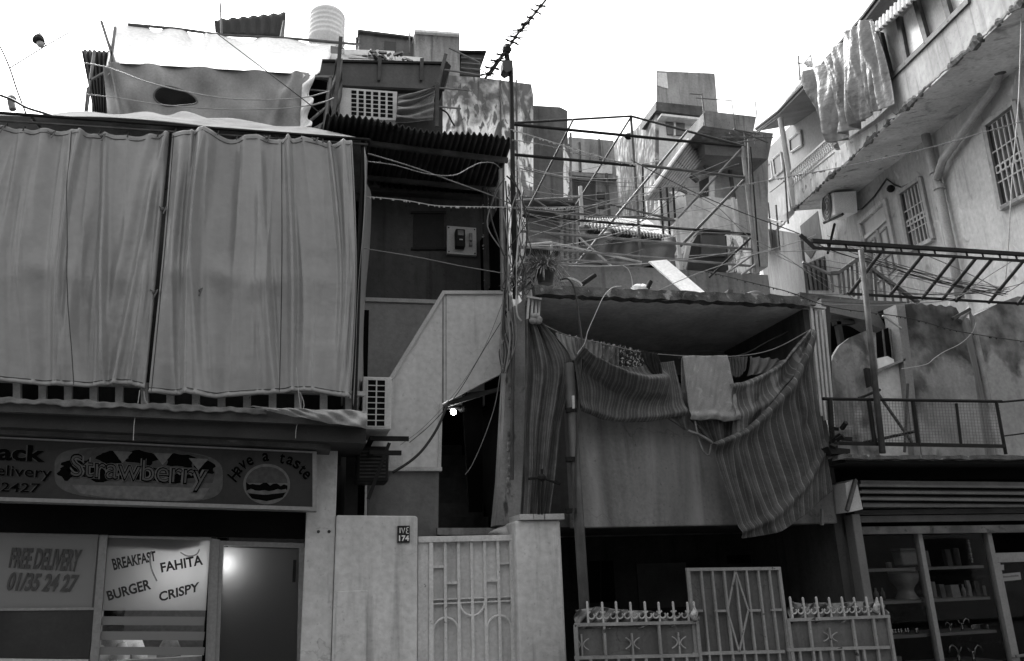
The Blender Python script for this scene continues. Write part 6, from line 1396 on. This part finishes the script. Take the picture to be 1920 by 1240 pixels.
for a, b in (((1440, 380), (1450, 470)), ((1455, 385), (1462, 470)), ((1437, 414), (1466, 416)), ((1416, 402), (1470, 420)), ((1470, 300), (1478, 420)), ((1444, 360), (1470, 340))):
    m = MB(); m.tube([H(*a, 1.0), H(*b, 1.0)], .03); m.build('rail', galv, rbt)
rbp([(1416, 412), (1430, 402), (1440, 470), (1420, 476)], 1.2, .1).build('white_board', white_wall, rbt)
m = MB(); q_ = [(1452, 372), (1476, 350), (1482, 395), (1458, 410)]; rbp(q_, .012, .01, m); m.build('window', mat('far pale window', .2, .6, .3), rbt)
# pipes
rp_ = mat('painted down pipe', .34, .6, .1, 3, streak=.15)
m = MB(); m.tube([H(1729, 226, .14), H(1751, 318, .14), H(1760, 352, .14), H(1786, 478, .14), H(1800, 560, .14)], .085, 12); m.build('down_pipe', rp_, rbt, smooth=True)
m = MB(); m.tube([H(1757, 335, .16), H(1768, 300, .16), H(1866, 164, .16), H(1880, 110, .2)], .075, 12); m.build('branch_pipe', rp_, rbt, smooth=True)
m = MB(); m.ball(H(1874, 118, .2), .2, 8); m.ball(H(1712, 236, .3), .12, 8); m.build('pipe_stain', dark_conc, rbt)
for a in ((1753, 322), (1761, 352)):
    m = MB(); c = H(*a, .14); m.lathe(c, [(.11, -.04), (.11, .04)], 12); m.build('pipe_collar', rp_, rbt)
m = MB(); m.tube([H(1731, 250, .05), H(1750, 340, .05), H(1776, 480, .05)], .02); m.build('conduit', white_metal, rbt)
m = MB(); m.ball(H(1670, 354, .08), .09, 8); tag(m.build('wall_lamp', iron, None), 'small dark bulkhead lamp on the alley house wall between door and window', 'lamp')
# air conditioner on the alley house
cs_ = [(1536, 372), (1562, 362), (1581, 372), (1579, 404), (1560, 416), (1541, 415)]
t = thing('air_conditioner', 'pale outdoor unit under the balcony of the alley house', 'air conditioner', H(1560, 416, .1))
fA = [H(1537, 371, .75), H(1563, 361, .75), H(1566, 402, .75), H(1541, 415, .75)]
m = MB(); m.prism(fA, -RBP.n * .55); m.build('casing', mat('bright unit casing', .8, .5, .06, 3), t, bevel=.02)
c = (fA[0] + fA[1] + fA[2] + fA[3]) / 4 + RBP.n * .01
for rr_ in (.1, .2, .3, .36):
    m = MB(); m.tube([c + (RBP.u * math.cos(a) * 1.1 + Vector((0, 0, 1)) * math.sin(a)) * rr_ for a in [j * .3307 for j in range(20)]], .02, 5); m.build('fan_guard', galv_dark, t)
m = MB(); m.prism([c + (RBP.u * math.cos(a) * 1.1 + Vector((0, 0, 1)) * math.sin(a)) * .37 + RBP.n * -.004 for a in [j * .3307 for j in range(19)]], RBP.n * .006); m.build('fan_opening', mat('fan shadow', .3, .7), t)
m = MB(); m.bar(H(1545, 418, .6), H(1580, 402, .6), .06); m.bar(H(1565, 420, .1), H(1552, 476, .1), .05); m.build('bracket', iron, t)
# tarpaulin hung from the gallery roof
rows = [[(1541, 133), (1556, 116), (1572, 96), (1590, 74), (1608, 54), (1625, 38), (1640, 40)], [(1549, 180), (1568, 162), (1586, 142), (1604, 122), (1622, 106), (1640, 98), (1655, 100)], [(1558, 232), (1576, 216), (1592, 196), (1612, 178), (1632, 162), (1648, 150), (1664, 152)], [(1570, 281), (1582, 268), (1598, 250), (1618, 238), (1634, 222), (1652, 208), (1672, 198)]]
def hitc(x, y): return H(x, y, BO + .25)
m = MB()
fl2 = [(a, b, c_ * .6, d, e, f_) for a, b, c_, d, e, f_ in folds_of(41, 26, .2)]
def fnr(u, v):
    p = sample([sample(r, u) for r in rows], v); q_ = H(p[0], p[1] + 3 * math.sin(u * 30) * v ** 4, BO + .2)
    d = sum(a * gauss(u - u0 - sl * (v - .3), wd * 1.4) * gauss(v - vc, vs_) for u0, sl, wd, a, vc, vs_ in fl2) + .05 * math.sin(u * 34 + v * 3) + .02 * math.sin(u * 75)
    return q_ + RBP.n * d
m.grid(fnr, 110, 60); t = m.build('hung_tarpaulin', mat('shiny hung tarpaulin', .17, .32, .2, 1.2, streak=.3, bump=.9, bscale=2.2, bdist=.12, spec=.8), None, solid=.012)
tag(t, 'shiny grey tarpaulin hung in folds from the gallery roof of the alley house', 'tarpaulin')
# stair railing of the alley
sr = thing('stair_railing', 'grey railing stepping up the alley stair in front of the tall house door', 'railing', W(1600, 560, 9.3))
tp = [(1558, 513), (1572, 512), (1607, 487), (1629, 488)]
for a, b in list(zip(tp[:-1], tp[1:])) + [((1631, 503), (1722, 568))]:
    m = MB(); m.bar(*L2(a, b, 9.3), .05); m.build('hand_rail', galv_dark, sr)
for x, y0, y1 in ((1558, 513, 548), (1572, 512, 550), (1580, 506, 552), (1589, 500, 554), (1597, 494, 556), (1606, 488, 560), (1616, 488, 564), (1629, 488, 568), (1640, 510, 568), (1656, 521, 570), (1671, 532, 570), (1686, 542, 570), (1700, 552, 572)):
    m = MB(); m.tube(L2((x, y0), (x + 4, y1), 9.3), .02 if x not in (1629,) else .045); m.build('baluster', galv_dark, sr)
m = MB(); m.tube(L2((1505, 492), (1556, 514), 9.3), .025); m.build('far_rail', galv, sr)
m = MB(); m.pp([(1500, 548), (1720, 575), (1720, 580), (1500, 556)], 9.2, .6); m.build('stair_edge', dark_conc, sr)
# roof-top bits of the alley house
m = MB(); m.add([H(x, y, .6) for x, y in ((1470, 212), (1482, 180), (1500, 150), (1530, 128), (1540, 132), (1470, 200))], [[0, 1, 2, 3, 4, 5]])
tag(m.build('roof_tarpaulin', tarp, None, solid=.2), 'crumpled tarpaulin heap on the far roof edge of the alley house', 'tarpaulin')
for nm, lb, segs, Yq in (('tv_antenna', 'fishbone television antenna in front of the far roofs', [((1403, 262), (1412, 500)), ((1354, 258), (1450, 258)), ((1382, 244), (1424, 252)), ((1368, 250), (1396, 262)), ((1376, 242), (1440, 268)), ((1395, 248), (1398, 274)), ((1380, 268), (1424, 262)), ((1412, 248), (1416, 270)), ((1430, 252), (1432, 262)), ((1416, 252), (1456, 224))], 11.5),
                         ('tv_antenna', 'small antenna on the corner house roof parapet', [((1316, 176), (1322, 236)), ((1293, 176), (1316, 178)), ((1304, 184), (1372, 189)), ((1372, 189), (1380, 250))], 14.8),
                         ('tv_antenna', 'antenna with rags on the roof of the alley house', [((1497, 105), (1500, 150)), ((1507, 120), (1520, 104)), ((1520, 104), (1524, 122)), ((1494, 118), (1504, 120)), ((1416, 190), (1420, 225))], 14.0)):
    t = thing(nm, lb, 'antenna', W(*segs[0][1], Yq))
    for k, (a, b) in enumerate(segs):
        m = MB(); m.tube(L2(a, b, Yq), .02 if k == 0 else .012, 5); m.build('mast' if k == 0 else 'rod', galv_dark, t)
m = MB(); [m.ball(W(1512 + k * 3, 118 + 4 * (k % 2), 14), .05, 6, (1, 1, 1.5)) for k in range(4)]; tag(m.build('rag', white_wall, None), 'pale rag caught on the roof antenna of the alley house', 'rag')

# ================================================================== UTILITY POLE AND CABLES
up = thing('utility_pole', 'slim dark pole with a box on top beside the corrugated awning', 'pole', W(962, 560, 7.35))
m = MB(); a = W(958, 128, 7.35); b = W(966, 560, 7.35); m.tube([b, a], .026, 8); m.build('pole', iron, up)
m = MB(); m.pp([(943, 113), (961, 113), (962, 130), (950, 136), (943, 130)], 7.3, .12); m.build('box', mat('pole box', .045, .6, .2), up)
m = MB(); m.tube([W(952, 114, 7.35), W(949, 98, 7.35)], .03, 8); m.ball(W(948, 96, 7.35), .04, 8); m.build('insulator', iron, up)
m = MB(); m.tube(L2((940, 318), (944, 545), 7.45), .03, 8); m.build('conduit', galv, up)
m = MB(); m.tube(L2((961, 330), (968, 490), 7.4), .03, 8); m.build('conduit', galv, up)
def cable(pix, Y, r, mt, lb, drops=0, seed=0, grp='cables strung across the yard', nm='cable', cat='cable'):
    r *= .78; pts = path(pix, Y, 6); m = MB(); m.tube(pts, r, 5)
    rr = random.Random(seed)
    for k in range(drops):
        i = rr.randrange(len(pts) - 1); p = pts[i].lerp(pts[i + 1], rr.random()); m.ball(p - Vector((0, 0, r + .004)), rr.uniform(.006, .011), 5, (1, 1, 1.3))
    return tag(m.build(nm, mt, None), lb, cat, grp)
cable([(688, 369), (760, 376), (820, 386), (900, 388), (960, 389), (1040, 391), (1075, 388)], [7.0, 7.1, 7.15, 7.2, 7.3, 7.5, 7.7], .007, cable_light, 'pale wet cable dripping across the front of the sooty house', 60, 1)
cable([(960, 389), (1071, 388), (1201, 377), (1294, 365), (1405, 345), (1520, 324), (1570, 315), (1739, 278), (1930, 223)], [7.3, 7.2, 7.1, 7, 6.9, 6.9, 6.9, 6.8, 6.7], .006, cable_mid, 'long wet cable rising to the upper right of the picture', 120, 2)
cable([(683, 466), (780, 482), (870, 500), (970, 517)], [7, 7.1, 7.2, 7.35], .006, cable_mid, 'thin cable crossing below the meter board', 0)
cable([(690, 288), (770, 312), (840, 337), (920, 366), (970, 388)], [6.9, 7.0, 7.1, 7.3, 7.4], .009, cable_mid, 'straight cable running down from the awning frame corner', 0)
cable([(690, 303), (740, 310), (800, 326), (850, 329), (880, 315), (900, 306), (925, 306), (940, 318)], [6.9, 6.9, 7.0, 7.1, 7.2, 7.25, 7.3, 7.4], .007, cable_mid, 'slack looping cable under the corrugated awning', 0)
cable([(158, 118), (206, 128), (270, 152), (340, 170), (420, 184), (500, 187), (570, 183), (618, 171)], 8.6, .010, cable_light, 'pale upper cable swinging across the grey shelter sheet', 0)
cable([(163, 177), (230, 185), (300, 196), (420, 205), (520, 204), (590, 196), (626, 184)], 8.6, .009, cable_light, 'pale lower cable swinging across the grey shelter sheet', 0)
cable([(408, 64), (500, 134), (560, 180), (600, 212)], 8.55, .008, cable_dark, 'taut dark stay wire running down across the shelter', 0)
cable([(-20, 60), (0, 88), (18, 128), (32, 170), (48, 212)], 7.2, .010, cable_dark, 'dark wire dropping from the sky at the left edge', 0)
cable([(18, 128), (50, 108), (86, 86), (128, 62)], 7.2, .008, cable_mid, 'thin wire rising from the left edge towards a hanging lamp', 0)
cable([(-20, 172), (20, 186), (50, 202), (82, 212), (110, 222)], 7.0, .016, cable_dark, 'thick dark cable landing on the canopy at the left', 0)
cable([(958, 243), (1040, 268), (1100, 286), (1183, 308), (1240, 300)], [7.3, 7.8, 8.2, 8.5, 8.8], .008, cable_light, 'dripping pale cable beside the second rail of the pipe frame', 70, 5)
cable([(960, 262), (1030, 274), (1110, 295), (1183, 306)], [7.3, 7.8, 8.2, 8.5], .006, cable_mid, 'thin cable just below the dripping one on the frame', 40, 6)
cable([(965, 384), (1060, 395), (1160, 372), (1240, 358)], [7.35, 8, 8.6, 9], .006, cable_mid, 'thin wire sagging behind the plant pot frame', 0)
cable([(963, 330), (1000, 345), (1050, 360), (1075, 372)], 8.0, .005, cable_mid, 'short slack wire left of the pipe frame', 0)
cable([(1183, 300), (1300, 360), (1400, 402), (1502, 440), (1560, 470), (1700, 512), (1860, 556)], [8.5, 8.2, 7.9, 7.6, 7.4, 7.5, 7.8], .008, cable_dark, 'dark cable sloping from the frame down to the right wall', 0)
cable([(1260, 350), (1340, 385), (1400, 440), (1470, 480), (1560, 545)], 8.0, .006, cable_mid, 'thin cable sloping across the store opening', 0)
cable([(1300, 384), (1400, 430), (1420, 460), (1540, 520), (1600, 560)], 8.1, .005, cable_mid, 'second thin cable sloping across the store opening', 0)
cable([(1290, 480), (1400, 474), (1520, 470), (1620, 462)], 8.0, .006, cable_mid, 'nearly level wire in front of the alley parapet', 0)
cable([(1205, 560), (1290, 520), (1400, 482), (1500, 452), (1530, 440)], 7.5, .006, cable_mid, 'thin wire rising right from the roof edge', 0)
cable([(1320, 508), (1400, 528), (1480, 548), (1560, 576), (1700, 596), (1800, 622), (1930, 642)], [7.5, 7.4, 7.2, 7.1, 7.2, 7.2, 7.2], .007, cable_dark, 'dark dripping cable crossing the stained wall', 40, 9)
cable([(1545, 571), (1640, 573), (1700, 570), (1790, 560), (1850, 520), (1930, 470)], [7.2, 7.2, 7.3, 7.6, 7.7, 7.8], .007, cable_mid, 'pale cable sagging from the slatted screen to the right', 0)
cable([(1640, 484), (1720, 506), (1800, 530), (1880, 548)], 7.9, .009, cable_mid, 'upper of twin cables crossing behind the truss', 0)
cable([(1640, 488), (1720, 511), (1800, 537), (1880, 554)], 7.9, .009, cable_dark, 'lower of twin cables crossing behind the truss', 0)
cable([(1740, 480), (1800, 506), (1860, 535), (1884, 550), (1930, 520)], 8.0, .008, cable_mid, 'cable bending at the wall hook right of the truss', 0)
cable([(1690, 548), (1760, 553), (1830, 548), (1884, 540), (1930, 528)], 8.0, .007, cable_mid, 'nearly level cable under the truss rafters', 0)
cable([(1916, -10), (1910, 180), (1898, 330), (1890, 470), (1883, 545)], [6.9, 7.2, 7.5, 7.8, 8.0], .010, cable_light, 'pale cable dropping down in front of the large barred window', 0)
cable([(1590, 400), (1620, 392), (1648, 360), (1664, 336), (1690, 346), (1712, 344)], 10.4, .008, cable_dark, 'thin looping wire along the alley house wall', 0) if False else None
m = MB(); m.tube([H(x, y, .03) for x, y in ((1588, 398), (1616, 392), (1640, 368), (1662, 336), (1676, 346), (1690, 352), (1706, 344), (1718, 344))], .02, 5); tag(m.build('cable', cable_dark, None), 'dark wire stapled along the alley house wall above the door', 'cable', 'cables strung across the yard')
cable([(1830, 605), (1822, 625), (1800, 645), (1770, 660), (1752, 672), (1735, 684), (1690, 692)], 8.3, .0065, cable_light, 'pale wire wandering down across the stained wall', 0)
cable([(840, 756), (826, 790), (812, 816), (790, 846), (765, 868), (736, 886)], 7.5, .018, cable_dark, 'thick black cable curving from the stair doorway to the old condenser', 0)
cable([(942, 600), (905, 660), (860, 735), (812, 792), (768, 830)], 7.6, .005, cable_dark, 'thin dark wire slanting across the stair panel', 0)
cable([(945, 560), (910, 648), (870, 714), (832, 762), (790, 805), (750, 835)], 7.62, .004, cable_mid, 'second thinner wire slanting across the stair panel', 0)
cable([(938, 700), (928, 760), (908, 820), (885, 872), (872, 890)], 7.7, .005, cable_mid, 'pale thin wire hanging across the dark stair doorway', 0)
cable([(1050, 525), (1066, 524), (1078, 545), (1086, 600), (1092, 655), (1088, 720), (1083, 800), (1078, 900), (1074, 975)], [7.3, 7.25, 7.22, 7.2, 7.1, 7.0, 7.0, 7.0, 7.0], .014, cable_dark, 'black hose hanging from the roof past the balcony cloths', 0, nm='hose', cat='hose')
cable([(1165, 537), (1148, 540), (1132, 556), (1116, 590), (1102, 622), (1096, 644), (1082, 664)], 7.1, .0055, cable_light, 'pale flex hanging from the roof edge to the washing line', 0)
cable([(1168, 498), (1178, 505), (1184, 520), (1186, 536)], 8.2, .006, cable_light, 'short pale flex hanging over the roof parapet', 0)
# the bundle climbing the utility pole
rr = random.Random(13)
for k, (mt, lb) in enumerate(((cable_light, 'white cable winding down the utility pole to the left curtain'), (cable_dark, 'black cable arching down from the pole past the plant'), (cable_dark, 'dark cable hugging the pole into the tangle below'), (cable_mid, 'grey cable hugging the pole beside the dark one'), (cable_dark, 'black loop of cable left of the pole'))):
    pl = [[(970, 300), (975, 340), (978, 400), (972, 450), (968, 500), (968, 560), (970, 590), (978, 602)], [(950, 330), (965, 345), (978, 370), (988, 420), (985, 470), (970, 510), (952, 540), (946, 570)], [(948, 340), (952, 420), (950, 500), (948, 560), (944, 620), (950, 660), (944, 700)], [(942, 390), (952, 450), (950, 520), (952, 590), (956, 640), (948, 695)], [(946, 335), (930, 360), (920, 400), (934, 450), (945, 480)]][k]
    cable(pl, 7.28, .011 if k else .012, mt, lb, 0, grp='cables on the utility pole')
for k in range(9):
    x = rr.uniform(938, 962); cable([(x, rr.uniform(520, 600)), (x + rr.uniform(-14, 10), 620 + rr.uniform(-20, 20)), (x + rr.uniform(-12, 8), 660), (946 + rr.uniform(-6, 6), 700)], 7.4, rr.uniform(.006, .012), rr.choice([cable_dark, cable_dark, cable_mid]), 'one of the loose wires tangled down the party wall below the pole', 0, grp='tangled wires on the party wall')
m = MB(); m.tube(path([(950, 590), (960, 610), (962, 640), (961, 720), (960, 900)], 7.42), .018, 6); tag(m.build('conduit', galv_dark, None), 'dark conduit running down the party wall edge', 'conduit')
rr = random.Random(61)
for k in range(14):
    x = rr.uniform(940, 985); y = rr.uniform(300, 420); dx = rr.uniform(-30, 40)
    cable([(x, y), (x + dx * .6, y + rr.uniform(30, 60)), (x + dx, y + rr.uniform(70, 110)), (x + rr.uniform(-14, 14), y + rr.uniform(120, 190)), (960 + rr.uniform(-14, 20), 520 + rr.uniform(-20, 50))], 7.25 + rr.uniform(0, .2), rr.uniform(.004, .009), rr.choice([cable_dark, cable_dark, cable_mid, cable_light]), 'one of the thin wires looped in the tangle around the utility pole', 0, grp='tangled wires around the pole')
for k in range(22):
    xa, ya = rr.uniform(962, 1000), rr.uniform(300, 500); xb, yb = rr.uniform(1150, 1430), rr.uniform(300, 500); sg_ = rr.uniform(5, 35)
    cable([(xa, ya), (lerp(xa, xb, .35), lerp(ya, yb, .35) + sg_), (lerp(xa, xb, .7), lerp(ya, yb, .7) + sg_ * .8), (xb, yb)], [7.5, 8.0, 8.4, 8.7], rr.uniform(.0035, .006), rr.choice([cable_dark, cable_mid, cable_mid, cable_light]), 'one of the fine slack wires strung through the pipe frame', 0, grp='fine wires through the pipe frame')
for k in range(14):
    xa, ya = rr.uniform(1440, 1640), rr.uniform(440, 560); xb, yb = 1884 + rr.uniform(-10, 10), 550 + rr.uniform(-10, 6); sg_ = rr.uniform(2, 22)
    cable([(xa, ya), (lerp(xa, xb, .5), lerp(ya, yb, .5) + sg_), (xb, yb)], [7.7, 7.9, 8.0], rr.uniform(.0035, .006), rr.choice([cable_dark, cable_mid]), 'one of the fine wires running behind the truss to the wall hook', 0, grp='fine wires behind the truss')
# barbed cable against the sky
bc = thing('spiked_cable', 'dark cable wound with spiky ties climbing into the sky from the pole', 'cable', W(912, 144, 7.5))
pl = [(910, 147), (930, 118), (948, 96), (966, 70), (985, 45), (1005, 22), (1030, -8)]
m = MB(); m.tube(path(pl, 7.35), .014, 6); m.build('cable', iron, bc)
pl2 = [(918, 142), (938, 112), (955, 88), (972, 62), (990, 42), (1012, 14), (1032, -10)]
m = MB(); m.tube(path(pl2, 7.33), .012, 6); m.build('messenger_wire', iron, bc)
rr = random.Random(23); pp_ = path(pl, 7.34, 6)
for k in range(12):
    c = pp_[int(2 + k * 2.8)]; m = MB()
    for j in range(3):
        a = rr.uniform(-.5, .5); d_ = Vector((math.cos(a), rr.uniform(-.5, .5), math.sin(a))) * rr.uniform(.05, .10); m.tube([c - d_, c, c + d_], .008, 4)
    m.ball(c, .026, 6); m.build('tie', iron, bc)
m = MB(); m.ball(pp_[13], .06, 6, (.8, .8, 1.2)); m.build('clamp', iron, bc)
hl = thing('hanging_lamp', 'dark hanging street lamp against the white sky at the upper left', 'lamp', W(73, 72, 7.2))
c = W(73, 72, 7.2)
m = MB(); m.lathe(c + Vector((0, 0, -.045)), [(.05, 0), (.055, .02), (.04, .06), (.02, .085), (.01, .1)], 12); m.build('shade', iron, hl); m = MB(); m.ball(c + Vector((.02, -.0, -.06)), .036, 8); m.build('bulb', plastic, hl, smooth=True)
m = MB(); m.tube([c + Vector((0, 0, .04)), W(86, 86, 7.2)], .006); m.build('hook', iron, hl)
m = MB(); m.tube(L2((20, 190), (24, 206), 7.1), .03, 8); m.ball(W(22, 186, 7.1), .04, 8); tag(m.build('insulator', galv, None), 'small pale insulator standing on the canopy at the left edge', 'insulator')

# ================================================================== ACROSS THE STREET (unseen, behind the viewer: added and sized to shade the lane)
ob = thing('shading_house', 'long plain unseen house row across the street, sized to shade the shops', 'building', (0, -5, 0))
m = MB(); m.box(-22, 26, -12, -5.5, 0, 9.0); m.build('wall', mat('opposite render', .16, .85, .2, 1, streak=.3), ob)
for i in range(12):
    for j in range(3):
        m = MB(); m.box(-20 + i * 3.8, -18.6 + i * 3.8, -5.5, -5.44, .8 + j * 2.8, 2.3 + j * 2.8); m.build('window', pane_dark, ob)
